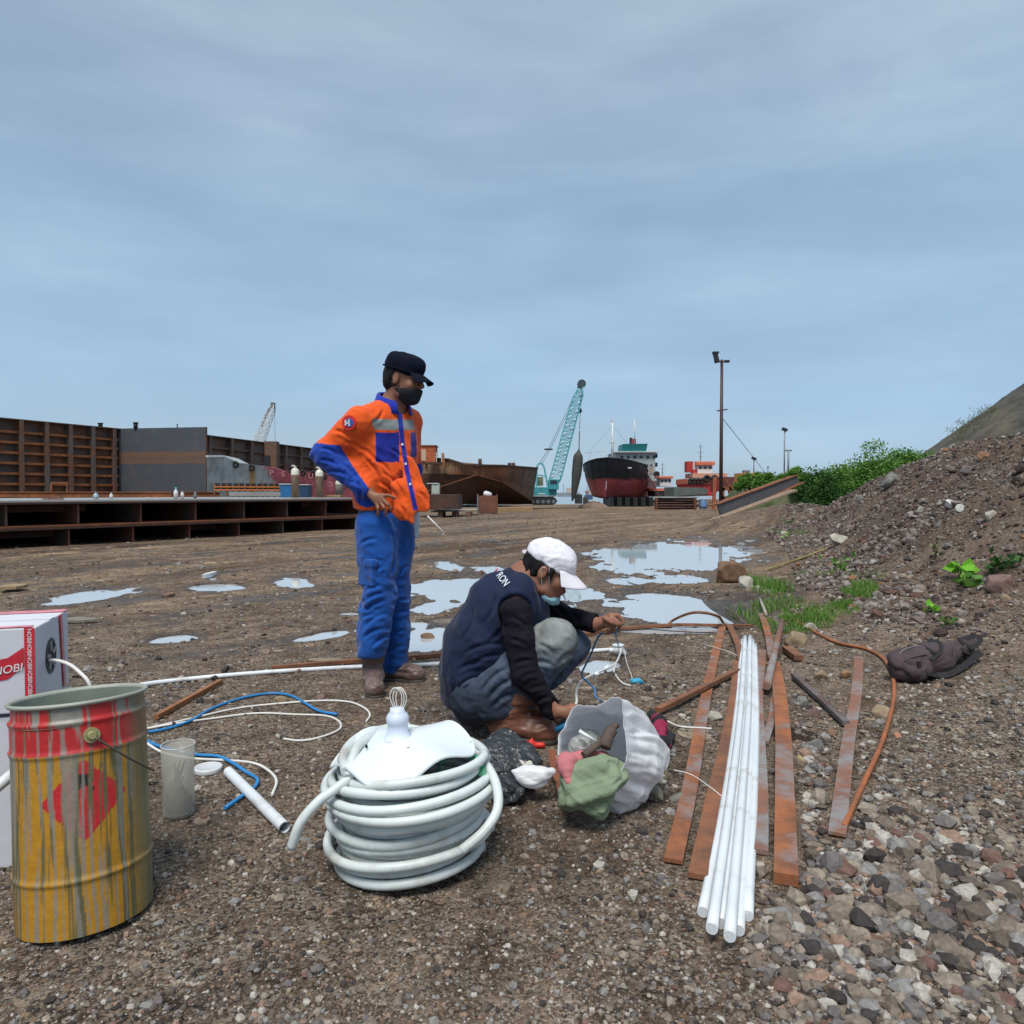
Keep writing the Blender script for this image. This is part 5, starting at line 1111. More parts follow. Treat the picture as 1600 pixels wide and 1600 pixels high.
teal = mat('teal_paint', (.045, .30, .35), .5, var=.15, sc=2, dirt=(.03, .16, .19), dirt_amt=.35); teal2 = mat('teal_boom', (.12, .40, .43), .5, var=.15, dirt=(.06, .2, .22), dirt_amt=.3, dsc=2)
def teal_crane():
    Y = 66; g0 = P(850, 789, Y).z; x0, x1 = P(826, 0, Y).x, P(871, 0, Y).x; t = thing('crawler_crane', 'teal lattice boom crawler crane standing near the shore', 'crane', ((x0+x1)/2, Y+1, g0))
    z = lambda v_, y=Y: P(0, v_, y).z
    for s in (0, 2.6):
        m = MB(); zt = z(778)
        pts = [(-1.6, .35), (-1.35, .08), (-1.0, 0), (1.0, 0), (1.35, .08), (1.6, .35), (1.35, .62), (1.0, .70), (-1.0, .70), (-1.35, .62)]
        cx = (x0+x1)/2+.05; m.prism([(cx+p[0]*.80, Y+s-.3, g0+p[1]) for p in pts], (0, .6, 0)); tk = m.build('track', BLK, t)
        for k in range(5): w_ = MB(); w_.tube([(cx-.95+.47*k, Y+s-.34, g0+.3), (cx-.95+.47*k, Y+s+.34, g0+.3)], .17, 12); w_.build('track_roller', GRY, tk)
    MB().box(((x0+x1)/2, Y+1.2, z(777)+.02), (x1-x0-.5, 2.4, .25)).build('turntable', BLK, t)
    mh = MB(); mh.box(((x0+x1)/2-.0, Y+1.1, (z(761)+z(776))/2), (x1-x0, 2.6, z(761)-z(776)), m=0); hb = mh.build('machinery_house', teal, t, bevel=.05)
    MB().box(((x0+x1)/2-.1, Y-.21, z(771.5)), (.62, .015, .10)).build('name_strip', WHT, hb); MB().box(((x0+x1)/2, Y-.205, z(775)), (x1-x0-.02, .02, .10)).build('lower_band', LGR, hb)
    cx = x1-.55; cbn = MB().box((cx+.25, Y+.0, z(757)+.0), (.9, 1.1, z(746)-z(762))).build('cab', teal, t, bevel=.05); MB().box((cx+.25, Y-.56, z(753.5)), (.6, .02, .35)).build('window', GLS, cbn)
    # gantry and mast frames
    m = MB(); 
    for y in (Y+.2, Y+1.9):
        pts = [P(838, 762, y), P(839, 728, y), P(843, 724, y), P(848, 725, y), P(851, 733, y), P(856, 762, y)]
        for i in range(len(pts)-1): m.beam(pts[i], pts[i+1], .16, .16)
        m.beam(P(840, 742, y), P(853, 744, y), .12, .12)
    m.beam(P(843, 724, Y+.2), P(843, 724, Y+1.9), .14, .14); m.build('gantry', teal2, t)
    m = MB(); m.box((P(845, 0, Y).x, Y+1, z(752)), (yd(10, Y), .7, yd(14, Y))); m.build('winch_housing', mat('winch_tan', (.26, .25, .16), .7), t)
    B0, B1 = P(863, 765, Y+.6), P(906.5, 606, Y+.6); bo = lattice(t, B0, B1, 1.15, .95, 24, teal2, (1, 0, .27), .055)
    tip = P(907, 600, Y+.6); m = MB(); m.beam(B1, tip+Vector((.05, 0, .15)), .5, .45); m.tube([tip+Vector((.1, -.25, 0)), tip+Vector((.1, .25, 0))], .38, 14); m.build('boom_head', mat('boom_head_dark', (.035, .06, .07), .6), t)
    rope = mat('steel_rope', (.10, .11, .12), .6)
    m = MB(); m.tube([P(843, 724, Y+1), P(857, 702, Y+1)], .025, 5); m.tube([P(857, 702, Y+1), P(904, 604, Y+.6)], .02, 5); m.tube([P(860, 702, Y+1), P(900, 618, Y+.6)], .02, 5); m.tube([P(846, 726, Y+1), P(860, 702, Y+1)], .02, 5); m.build('pendant_rope', rope, t)
    MB().box(P(857, 702, Y+1), (yd(13, Y), .3, .13)).build('spreader_bar', BLK, t)
    m = MB(); m.tube([P(908, 606, Y+.6), P(906.5, 637, Y+.6)], .03, 5); m.tube([P(906.5, 645, Y+.6), P(905.5, 671, Y+.6)], .025, 5); m.build('hoist_rope', rope, t)
    MB().lathe(P(906.3, 646, Y+.6), [(.02, 0), (.16, .12), (.17, .35), (.05, .5)], 12).build('hook_block', BLK, t)
    # the load
    m = MB(); pts = [P(905.5, 673, Y+.6), P(905, 690, Y+.6), P(904.6, 702, Y+.6), P(903.6, 710, Y+.6), P(902.5, 725, Y+.6), P(900, 748, Y+.6), P(896.5, 772, Y+.6), P(894, 783, Y+.6)]
    m.tube(spline(pts, 4), [.04]*8+[.06, .12, .18, .24]+[.36, .42, .45, .46]+[.46, .46, .45, .44]+[.40, .36, .32, .28]+[.22, .18, .14, .10, .07], 12)
    o = m.build('hanging_load', mat('load_grey', (.055, .058, .055), .85, var=.3, bump=.5, bsc=4)); top(o, 'long dark spindle shaped bundle hanging from the teal crane hook', 'load')
teal_crane()
def far_crane():
    Y = 94; a, b = P(398, 708, Y), P(426, 634, Y); t = thing('lattice_crane', 'pale lattice boom crane rising behind the far ribbed wall', 'crane', (a.x, Y, gz(a.x, Y)))
    pale = mat('pale_boom', (.60, .59, .57), .6, var=.2); lattice(t, P(392, 724, Y), b, 1.5, 1.0, 16, pale, (1, 0, .4), .05); m = MB(); m.beam(b-Vector((.05, 0, .3)), P(427, 629, Y), .5, .4); m.build('boom_head', GRY, t)
    MB().beam(P(408, 668, Y-.5), P(421, 637, Y-.5), .14, .1).build('boom_rib', GRY, t); m = MB(); m.tube([P(429, 633, Y), P(430, 700, Y)], .025, 5); m.build('hoist_rope', GRY, t)
    MB().box((P(385, 0, Y).x, Y+1, gz(-20, Y)+1.4), (3, 3, 1.8)).build('machinery_house', WHT, t); MB().box((P(385, 0, Y).x, Y+1, gz(-20, Y)+.25), (3.4, 3, .5)).build('track_frame', BLK, t)
far_crane()

# the cargo ship on its blocks
def ship():
    Y = 76.0; t = thing('cargo_ship', 'beached cargo ship with black and red hull and teal wheelhouse top', 'ship', (P(972, 0, Y).x, Y+8, P(0, 779, Y).z))
    z = lambda v_, y=Y: P(0, v_, y).z
    # stations from the stem going aft: (u of left edge top, right edge top, depth), all real widths
    stem = P(952, 0, Y).x; st = []
    for k in range(15):
        f_ = k/14; y = Y + 22*f_**1.15; half = 3.55*(1-(1-min(1, f_*2.6))**2.1)+.02; halfb = 2.9*(1-(1-min(1, f_*1.75))**1.7)+.02
        c = stem + .27*(y-Y); zt = z(716) - .5*sst(0, .30, f_) - 1.5*sst(.30, .42, f_)
        zt = float(zt); st.append((y, c, half, halfb, zt))
    zb = z(779); zw = z(748); V = []; C = []; M_ = 18
    for (y, c, h, hb, zt) in st:
        row = []
        for s in (-1, 1):
            for j in range(M_):
                g = j/(M_-1); zz = zt+(zb-zt)*g; hh = h+(hb-h)*(g**1.5); hh *= (1 if g < .93 else 1-.25*(g-.93)/.07); yy = y + (1.9*g**1.2 if y < Y+.01 else 1.9*g**1.2*max(0, 1-(y-Y)/14))
                row.append((c+s*hh, yy, zz)); n = float(fbm(yy*1.2+s*9, zz*2, 0, 3, 5))
                col = (.018, .022, .030) if zz > zw else ((.36, .072, .080) if zz > zb+.12 else (.12, .04, .04)); C.append(tuple(q*(1+.5*n) for q in col))
        V += row
    n = 2*M_; Fq = []
    for i in range(14):
        for j in range(M_-1):
            a = i*n+j; Fq.append((a, a+1, a+n+1, a+n)); a = i*n+M_+j; Fq.append((a, a+n, a+n+1, a+1))
        a = i*n+M_-1; b = i*n+n-1; Fq.append((a, b, b+n, a+n)); a = i*n; b = i*n+M_; Fq.append((a, a+n, b+n, b))
    o = mesh_np('hull', V, Fq, attrmat('ship_hull', .55, .2, 1.2, bump=.2, bsc=6), t, False); colattr(o, C)
    cx = lambda y: stem+.27*(y-Y)
    # bulwark, rails
    m = MB(); m.tube([(cx(y)-h-.02, y, zt+.05) for (y, c, h, hb, zt) in st[:6]], .09, 6); m.tube([(cx(y)+h+.02, y, zt+.05) for (y, c, h, hb, zt) in st[:6]], .09, 6); m.build('rubbing_rail', BLK, t)
    m = MB(); 
    for k in range(7): y = Y+.3+k*.55; h = 3.55*(1-(1-min(1, ((y-Y)/22)**.87*2.6))**2.1); m.beam((cx(y)-h+.2, y, z(716)), (cx(y)-h+.2, y, z(716)+.75), .04, .04)
    m.beam((cx(Y)-.2, Y+.3, z(716)+.75), (cx(Y+4)-3.2, Y+3.6, z(716)+.7), .05, .05); m.build('bow_railing', WHT, t)
    # accommodation block
    y = Y+13; a, b = P(962, 708, y), P(1024, 708, y); zt = z(707, y); zd = z(752, y); hs = MB().box(((a.x+b.x)/2, y+3.5, (zt+zd)/2), (b.x-a.x, 7, zt-zd)).build('deckhouse', LGR, t, bevel=.04)
    MB().box(((a.x+b.x)/2+.1, y+3.3, zt+.05), (b.x-a.x+.5, 7.6, .10)).build('deck_overhang', WHT, hs)
    for k in range(6): MB().box((a.x+.75+k*.78, y-.02, zt-.55), (.34, .05, .34)).build('window', GLS, hs)
    for k in range(3): MB().box((b.x-1.5+k*.5, y-.02, zt-1.6), (.26, .05, .32)).build('window', GLS, hs)
    MB().box((b.x-.5, y-.03, zt-2.1), (.5, .06, .9)).build('door', mat('door_tan', (.35, .25, .2), .6), hs)
    mm = MB(); 
    for v_ in (712, 726, 740): mm.box((b.x+.12, y+.2, z(v_, y)), (.28, .5, .5))
    mm.build('side_locker', BLK, hs)
    m = MB(); a2, b2 = P(972.5, 693, y), P(1011, 693, y); a3, b3 = P(971, 707, y), P(1009, 707, y); pl = [(a2.x, y-.4, z(694, y)), (b2.x, y-.4, z(693.5, y)), (b3.x, y-.2, zt+.11), (a3.x, y-.2, zt+.11)]; m.prism(pl, (0, 3.6, 0)); wh = m.build('wheelhouse_screen', mat('ship_teal', (.012, .17, .18), .55, var=.1), t)
    m = MB(); m.box((P(993, 0, y).x, y+2, z(688, y)), (.3, .5, .9)); m.build('funnel', BLK, t); MB().box((P(997, 0, y).x, y+2, z(688.5, y)), (.55, .6, .7)).build('exhaust_casing', mat('casing_red', (.35, .06, .06), .6), t)
    p = P(991.5, 694, y+1); m = MB(); m.tube([p, (p.x, p.y, z(655, y))], .06, 6); m.beam((p.x-.45, p.y, z(661, y)), (p.x+.45, p.y, z(661, y)), .06, .06); m.beam((p.x-.3, p.y, z(672, y)), (p.x+.3, p.y, z(672, y)), .04, .04); m.beam((p.x-.25, p.y, z(657, y)), (p.x+.25, p.y, z(657, y)), .03, .03); m.tube([p, (p.x-1, p.y, z(700, y))], .02, 4); m.build('signal_mast', WHT, t)
    y = Y+6.5; p = P(957, 716, y); m = MB(); m.tube([(p.x, y, z(735, y)), (p.x-.02, y, z(655, y))], [.17, .10], 10); m.box((p.x, y, z(691, y)), (.7, .3, .10)); m.box((p.x-.02, y, z(656.5, y)), (.26, .26, .3)); m.build('fore_mast', WHT, t)
    m = MB()
    for dx in (-4, 5): m.tube([(p.x, y, z(665, y)), (p.x+dx*.8, y+(6 if dx > 0 else -4), z(712, y))], .015, 4)
    m.build('stay_wire', GRY, t)
    # anchor pockets, tyre at the left shoulder, name marks
    MB().torus(P(921, 731, Y+4), .22, .12, (0, 1, 0), 14, 7).build('tyre_fender', TYRE, t); MB().torus(P(1026, 741, Y+12), .25, .14, (0, 1, 0), 14, 7).build('tyre_fender', TYRE, t)
    MB().box(P(984, 731, Y+1.6), (.4, .03, .12)).build('name_mark', WHT, t)
    # ribs of blocking
    for k in range(6):
        x = P(957+12.5*k, 0, Y+1).x; MB().box((x, Y+3, (z(777)+z(795))/2), (.45, 5.5, z(777)-z(795))).build('keel_block', BLK, t)
    MB().beam(P(1012, 741, Y+3), P(1032, 779, Y+1.0), .10, .10).build('boarding_ladder', RUD, t)
ship()
def tug(label, u0, u1, vs, Y, big):
    """vs: pixel rows roof, window top/bottom, house foot, deck, hull foot"""
    t = thing('tugboat', label, 'tugboat', (P((u0+u1)/2, 0, Y).x, Y+2, P(0, vs[5], Y).z)); z = lambda v_: P(0, v_, Y).z; x = lambda u_: P(u_, 0, Y).x
    orr = mat('tug_orange', (.62, .17, .09), .5, var=.12); rr = mat('tug_red', (.42, .035, .035), .55, var=.15, dirt=(.15, .03, .03), dirt_amt=.3)
    cx, w_ = x((u0+u1)/2), x(u1)-x(u0)
    pts = [(-.5, 0), (-.47, -.5), (-.42, -1), (.42, -1), (.5, -.35), (.53, .12), (.40, .05), (.2, 0)]; h = z(vs[4])-z(vs[5])
    m = MB(); m.prism([(cx+p[0]*w_, Y, z(vs[4])+p[1]*h) for p in pts], (0, 4.5, 0)); m.build('hull', rr if big else BLK, t)
    m = MB(); m.prism([(cx+p[0]*w_*1.01, Y-.05, z(vs[4])+p[1]*h*.30) for p in [(-.5, 0), (-.5, -1), (.53, -1), (.53, .4), (.2, 0)]], (0, 4.6, 0)); m.build('bulwark', orr, t)
    hx0, hx1 = (x(u0+.38*(u1-u0)), x(u0+.86*(u1-u0))) if big else (x(u0+.3*(u1-u0)), x(u0+.8*(u1-u0)))
    wh = MB().box(((hx0+hx1)/2, Y+1.6, (z(vs[1])+z(vs[3]))/2), (hx1-hx0, 2.2, z(vs[1])-z(vs[3]))).build('wheelhouse', WHT, t, bevel=.04)
    MB().box(((hx0+hx1)/2, Y+1.6, (z(vs[0])+z(vs[1]))/2+.02), (hx1-hx0+.35, 2.6, z(vs[0])-z(vs[1]))).build('roof', orr, wh, bevel=.04)
    for k in range(3): MB().box((hx0+(hx1-hx0)*(k+.55)/3.1, Y+.49, (z(vs[1])+z(vs[2]))/2-.05), ((hx1-hx0)*.24, .04, z(vs[1])-z(vs[2])-.08)).build('window', GLS, wh)
    if big:
        MB().box(((hx0+hx1)/2+.3, Y+1.4, z(vs[3])-.18), (hx1-hx0+1.8, 3, .42)).build('foredeck_house', mat('tug_peach', (.62, .30, .20), .55), t)
        m = MB(); m.box((x(u0+.08*(u1-u0))+.25, Y+1.4, (z(vs[0])+z(vs[3]))/2+.1), (.55, 1.0, z(vs[0])-z(vs[3])-.1)); m.build('funnel', rr, t); m = MB(); m.box((x(u0+.08*(u1-u0))+.72, Y+1.4, (z(vs[0])+z(vs[3]))/2+.05), (.35, .9, z(vs[0])-z(vs[3])-.2)); m.build('funnel_stripe', WHT, t)
        MB().box((x(u0+.33*(u1-u0)), Y+.9, z(vs[3])+.15), (.6, .6, .5)).build('locker', rr, t)
        for f_ in (.62, .86): MB().torus((x(u0+f_*(u1-u0)), Y-.2, z(vs[4])-.0), .24, .12, (0, 1, 0), 14, 7).build('tyre_fender', TYRE, t)
        for f_ in (.1, .22, .34, .46): MB().torus((x(u0+f_*(u1-u0)), Y-.15, z(vs[4])-.25), .2, .09, (0, 1, 0), 12, 6).build('tyre_fender', TYRE, t)
    p = ((hx0+hx1)/2-.15, Y+1.6); m = MB(); zt = z(vs[6]); m.tube([(p[0], p[1], z(vs[0])), (p[0], p[1], zt)], .04, 5)
    for v_, ww in ((.3, .3), (.55, .5), (.85, .35)): zz = z(vs[0])+(zt-z(vs[0]))*v_; m.beam((p[0]-ww/2*1.2, p[1], zz), (p[0]+ww/2*1.2, p[1], zz), .035, .035)
    m.build('mast', GRY, t)
tug('larger red tugboat with white wheelhouse and orange roof beside the tall lamp pole', 1078, 1128, (721, 727, 732, 740, 748, 775, 692), 68, True)
tug('smaller tugboat with black hull and orange roof right of the cargo ship', 1026, 1062, (744, 748, 753, 760, 763, 776, 722), 82, False)
# grey pontoon, container hulls, stack of beams
def pontoon():
    Y = 60; z = lambda v_: P(0, v_, Y).z; a, b = P(1058, 0, Y).x, P(1112, 0, Y).x; m = MB(); m.prism([(a, Y, z(761)), (b-.3, Y, z(762)), (b, Y, z(766)), (b-.1, Y, z(773)), (a, Y, z(776))], (0, 4, 0)); t = thing('pontoon', 'low grey green pontoon in front of the red tugboat', 'pontoon', ((a+b)/2, Y, z(776)))
    m.build('pontoon_hull', mat('pontoon_grey', (.10, .115, .10), .8, var=.2, sc=2), t); MB().beam((a, Y-.02, z(776)), (b, Y-.02, z(773)), .06, .1).build('pontoon_keel', BLK, t)
pontoon()
def beam_stack():
    Y = 52; z = lambda v_: P(0, v_, Y).z; a, b = P(1027, 0, Y).x, P(1093, 0, Y).x
    for k in range(5):
        zz = z(796)+(z(777.5)-z(796))*k/5; hh = (z(777.5)-z(796))/5; m = MB(); m.beam((a, Y, zz+hh*.5), (b, Y, zz+hh*.5), .08, hh*.8); m.beam((a, Y, zz+.02), (b, Y, zz+.02), .4, .03); m.beam((a, Y, zz+hh-.03), (b, Y, zz+hh-.03), .4, .03)
        m2 = m.build('steel_beam', rust('beam_rust', (.12, .045, .035), (.05, .025, .024), sc=3)); top(m2, ['lowest', 'second lowest', 'middle', 'second highest', 'topmost'][k]+' brown steel beam in the stack right of the ship', 'steel beam', 'stacked brown steel beams')
    for u_, lb in ((1030, 'left'), (1091, 'right')): x = P(u_, 0, Y-.4).x; o = MB().beam((x, Y-.35, z(797)), (x, Y-.35, z(778)), .12, .1).build('stack_post', RU); top(o, lb+' upright post holding the brown beam stack', 'post')
    o = MB().box(((a+b)/2, Y+.2, z(776.6)), (b-a+.3, 1.2, .07)).build('cover_board', PLT); top(o, 'pale board covering the brown beam stack', 'board')
    p = P(1104, 0, Y); t = thing('blue_drum', 'pale blue drum standing behind the orange post', 'drum', (p.x, Y, z(795))); MB().lathe((p.x, Y, z(795)), [(.001, 0), (.27, 0), (.29, .25), (.27, .5), (.27, z(781)-z(795)), (.001, z(781)-z(795))], 18).build('drum_body', mat('pale_blue_plastic', (.16, .27, .48), .5), t); MB().torus((p.x, Y, z(781)), .27, .02, (0, 0, 1), 18, 6).build('drum_rim', BLK, t)
    p0, p1 = P(1115, 796, Y-2), P(1117, 745, Y-2); o = MB().beam(p0, p1, .2, .2, up=(0, 1, 0)).build('orange_post', rust('orange_post', (.42, .12, .05), (.25, .07, .04))); top(o, 'thick orange rusty post left of the tall lamp pole', 'post')
    for (u0, u1, v0, v1, c, lb, nm) in ((1128, 1149, 745, 762, (.17, .055, .05), 'dark red hull section behind the tall lamp pole', 'hull_section'), (1148, 1161, 748, 770, (.12, .07, .075), 'small purplish hull section left of the orange container', 'hull_section'), (1120, 1130, 750, 768, (.28, .03, .03), 'bright red hull section just left of the lamp pole', 'hull_section')):
        Y2 = 62; a, b = P(u0, v0, Y2), P(u1, v1, Y2); o = MB().box(((a.x+b.x)/2, Y2+1, (a.z+b.z)/2), (b.x-a.x, 2, a.z-b.z)).build(nm, rust('hull_sec%d' % u0, c, tuple(q*.6 for q in c), sc=2), bevel=.03); top(o, lb, 'hull section')
    t = thing('machinery_frame', 'rusty machinery frame with bent arms behind the leaning chute', 'machinery', (P(1140, 0, 50).x, 50, gz(14, 50))); 
    for (a, b, c, d, w_) in ((1128, 795, 1130, 762, .18), (1140, 792, 1141, 764, .18), (1150, 785, 1156, 764, .2), (1127, 764, 1158, 762, .25), (1128, 778, 1154, 776, .2), (1141, 764, 1134, 750, .12)): MB().beam(P(a, b, 50), P(c, d, 50), w_, .2, up=(0, 1, 0)).build('frame_bar', RUO, t)
    MB().tube([P(1149, 770, 49.7), P(1149, 770, 50.4)], .3, 16).build('wheel', RUD, t)
beam_stack()
def orange_container():
    Y = 58; a, b = P(1159, 739, Y), P(1181, 766, Y); t = thing('orange_container', 'orange container behind the green bank', 'container', ((a.x+b.x)/2, Y+1, b.z)); MB().box(((a.x+b.x)/2, Y+1, (a.z+b.z)/2), (b.x-a.x, 2, a.z-b.z)).build('container_body', mat('container_orange', (.60, .22, .03), .6, var=.15), t)
    for k in range(6): MB().box((a.x+(b.x-a.x)*(k+.5)/6, Y-.02, (a.z+b.z)/2), (.07, .04, a.z-b.z-.1)).build('side_rib', mat('container_rib', (.45, .15, .02), .6), t)
    MB().box(((a.x+b.x)/2+.1, Y+1, a.z+.12), (.5, .4, .24)).build('vent', GRY, t)
orange_container()
# small boats and clutter on the shore
for (u_, v_, Y, w_, c, lb) in ((888, 771, 110, 34, (.25, .28, .3), 'low distant boat on the water just right of the teal crane'), (925, 768, 112, 18, (.45, .16, .12), 'distant orange boat left of the cargo ship bow'), (921, 775, 100, 12, (.05, .12, .25), 'small blue boat left of the cargo ship bow')):
    wd = yd(w_, Y); p = P(u_, v_, Y); t = thing('boat', lb, 'boat', (p.x, Y, p.z-.4)); m = MB(); m.prism([(p.x-wd/2, Y, p.z+.1), (p.x-wd*.42, Y, p.z-.5), (p.x+wd*.42, Y, p.z-.5), (p.x+wd/2, Y, p.z+.2)], (0, 2, 0)); m.build('hull', mat('boat_%d' % u_, c, .6), t)
    MB().box((p.x+wd*.1, Y+1, p.z+.45), (wd*.3, 1.2, .7)).build('deckhouse', mat('boat_house', (.5, .42, .38), .6), t); MB().beam((p.x-wd*.2, Y+1, p.z), (p.x-wd*.2, Y+1, p.z+1.4), .06, .06).build('mast', GRY, t)
for k, (u_, v0, v1, Y, w_) in enumerate(((904, 773, 787, 70, 11), (915, 777, 787, 71, 7))):
    a = P(u_, v0, Y); z0 = P(0, v1, Y).z; t = thing('steel_tank', ['larger', 'smaller'][k]+' dark grey block at the shore left of the ship', 'tank', (a.x, Y, z0)); MB().box((a.x, Y, (a.z+z0)/2), (yd(w_, Y), .8, a.z-z0)).build('tank_body', mat('tank_grey', (.06, .07, .075), .7, var=.2), t, bevel=.04); MB().box((a.x, Y, a.z+.04), (yd(w_, Y)*.6, .5, .08)).build('hatch', GRY, t)
def heap(name, label, c, rx, ry, h, m, seed, kind=None, cat='earth heap'):
    n = 26; mb = []; V = []; Fq = []
    for i in range(n):
        for j in range(n):
            a, b = i/(n-1)*2-1, j/(n-1)*2-1; r_ = math.hypot(a, b); z = max(0, 1-r_)**.8*h; V.append((c[0]+a*rx, c[1]+b*ry, c[2]-.05+z*(1+.3*float(fbm(a*3, b*3, 0, 3, seed)))))
    for i in range(n-1):
        for j in range(n-1): a = i*n+j; Fq.append((a, a+n, a+n+1, a+1))
    o = mesh_np(name, V, Fq, m); recenter(o); tag(o, label, cat if kind is None else None, kind=kind); return o
brs = mat('tan_soil', (.20, .14, .10), .95, var=.3, sc=2, bump=.5, bsc=8)
for k, (u_, Y, rx, h) in enumerate(((926, 71, 1.4, .85), (938, 72, 1.0, .7))): p = P(u_, 0, Y); heap('earth_heap', ['low tan earth heap left of the ship bow', 'tan earth heap right against the ship bow'][k], (p.x, Y, gz(p.x, Y)), rx, 1, h, brs, k)

# lamp poles
def lampmast(u_, vt, vb, Y, r, label, kind):
    p = P(u_, vt, Y); z0 = P(0, vb, Y).z; t = thing('lamp_pole', label, 'lamp pole', (p.x, Y, z0)); pm = mat('pole_dark_red', (.055, .030, .030), .6, var=.2) if kind == 'tall' else mat('pole_grey', (.22, .24, .25), .6)
    if kind == 'tall':
        MB().tube([(p.x, Y, z0), (p.x, Y, P(0, 562, Y).z)], [r*1.25, r*.85], 12).build('pole', pm, t)
        ax = MB(); za = P(0, 565, Y).z; ax.beam((p.x-yd(12, Y), Y, za+.02), (p.x+yd(11, Y), Y, za-.02), .10, .10); ax.beam((p.x-yd(5, Y), Y-.4, za-.05), (p.x+yd(4, Y), Y+.4, za-.05), .08, .08); ax.build('crossarm', pm, t)
        zc = P(0, 641, Y).z; ax = MB(); ax.beam((p.x-yd(7, Y), Y, zc-.04), (p.x+yd(9, Y), Y, zc+.05), .09, .07); ax.build('lower_crossarm', pm, t)
        fl = MB(); q = P(1119, 559, Y); fl.box(q, (.22, .32, .62), rot=Matrix.Rotation(R(-14), 3, 'Y')); fl.box(q+Vector((-.05, -.05, .3)), (.36, .3, .10)); fl.build('floodlight', BLK, t)
        fl = MB(); fl.box(P(1136, 566, Y)+Vector((0, 0, .06)), (.28, .2, .13)); fl.build('floodlight', BLK, t)
    else:
        MB().tube([(p.x, Y, z0), (p.x, Y, p.z)], r, 8).build('pole', pm, t); fl = MB(); fl.box((p.x, Y, p.z+.1), (.42, .3, .22), rot=Matrix.Rotation(R(20), 3, 'Y')) if kind == 'lamp' else fl.beam((p.x-.3, Y, p.z), (p.x+.3, Y, p.z), .12, .12); fl.build('lamp_head' if kind == 'lamp' else 'crossarm', BLK if kind == 'lamp' else GRY, t)
lampmast(1128, 552, 797, 45, .10, 'tall dark red floodlight pole standing left of the leaning chute', 'tall')
lampmast(1226, 673, 745, 62, .06, 'grey lamp pole above the green bank, taller of the pair', 'lamp')
lampmast(1232, 704, 745, 66, .09, 'shorter grey pole with a flat top beside the grey lamp pole', 'flat')
lampmast(1178, 718, 745, 70, .06, 'short grey lamp pole above the orange container', 'lamp')
for u_, vt in ((1193, 738), (1200, 730), (1211, 738)): p = P(u_, vt, 60); m = MB(); m.tube([(p.x, 60, P(0, 748, 60).z), p], .035, 5); m.box(p, (.14, .1, .1)); o = m.build('fence_stub', GRY); top(o, {1193: 'left short stake on the bank', 1200: 'middle and tallest short stake on the bank', 1211: 'right short stake on the bank'}[u_]+' under the sagging wire', 'stake')
wv = [P(1130, 655, 45), P(1150, 680, 50), P(1168, 703, 56), P(1180, 718, 62), P(1195, 738, 68)]
o = MB().tube(spline(wv, 6), .022, 5).build('overhead_wire', GRY); top(o, 'thin overhead wire sagging right from the tall floodlight pole', 'wire')
# leaning chute
def chute():
    a = P(1125, 800, 24.5); b = P(1247, 749, 26.5); z0 = gz(a.x, a.y); t = thing('steel_chute', 'rusty steel box girder leaning up on the small earth heap', 'girder', (a.x, a.y, z0))
    d = (b-a).normalized(); n = Vector((0, -1, 0)); n = (n-d*n.dot(d)).normalized(); u_ = d.cross(n)*-1; u_ = u_ if u_.z > 0 else -u_
    h = yd(24, 25); w_ = .55
    cb = mat('chute_web', (.066, .066, .072), .6, var=.2, dirt=(.15, .08, .05), dirt_amt=.25, dsc=1.5)
    MB().prism([a-u_*h*.45, b-u_*h*.25, b+u_*h*.28, a+u_*h*.5], -n*.03).build('web', cb, t)
    MB().prism([a-u_*h*.45+n*.22, b-u_*h*.25+n*.22, b-u_*h*.25-n*.5, a-u_*h*.45-n*.5], -u_*.03).build('lower_flange', RUO, t)
    MB().prism([a+u_*h*.5+n*.06, b+u_*h*.28+n*.06, b+u_*h*.28-n*.5, a+u_*h*.5-n*.5], u_*.03).build('upper_flange', RUO, t)
    for k in range(5): p = a.lerp(b, .1+.2*k); MB().prism([p-u_*h*.38-n*.04, p+u_*h*.38-n*.04, p+u_*h*.38-n*.48, p-u_*h*.38-n*.48], d*.02).build('diaphragm', RU, t)
    s0, s1 = P(1114, 814, 23.6), P(1240, 766, 25.6); o = MB().beam(s0+Vector((0, 0, .02)), s1, .35, .05).build('timber_skid', mat('skid_tan', (.24, .17, .12), .9, var=.25)); top(o, 'long tan plank lying under the leaning rusty girder', 'plank')
chute()

# ------------------------------------------------------------------ greenery
def leafmat(name, a, b, c):
    m, t, bs, N, L = nodes(name); g = N('ShaderNodeNewGeometry'); r = ramp(N, [(0, a), (.5, b), (1, c)]); L(g.outputs['Random Per Island'], r.inputs['Fac']); L(r.outputs['Color'], bs.inputs['Base Color']); bs.inputs['Roughness'].default_value = .6; bs.inputs['Specular IOR Level'].default_value = .3
    tr = N('ShaderNodeBsdfTranslucent'); L(r.outputs['Color'], tr.inputs['Color']); mx_ = N('ShaderNodeMixShader'); mx_.inputs[0].default_value = .25; L(bs.outputs[0], mx_.inputs[1]); L(tr.outputs[0], mx_.inputs[2]); L(mx_.outputs[0], t.nodes['Material Output'].inputs['Surface']); return m
LM = leafmat('bush_leaf', (.055, .14, .022), (.11, .25, .038), (.19, .35, .07)); LD = leafmat('dark_leaf', (.016, .055, .012), (.035, .10, .018), (.06, .16, .025)); WD = mat('stem_wood', (.10, .07, .045), .9)
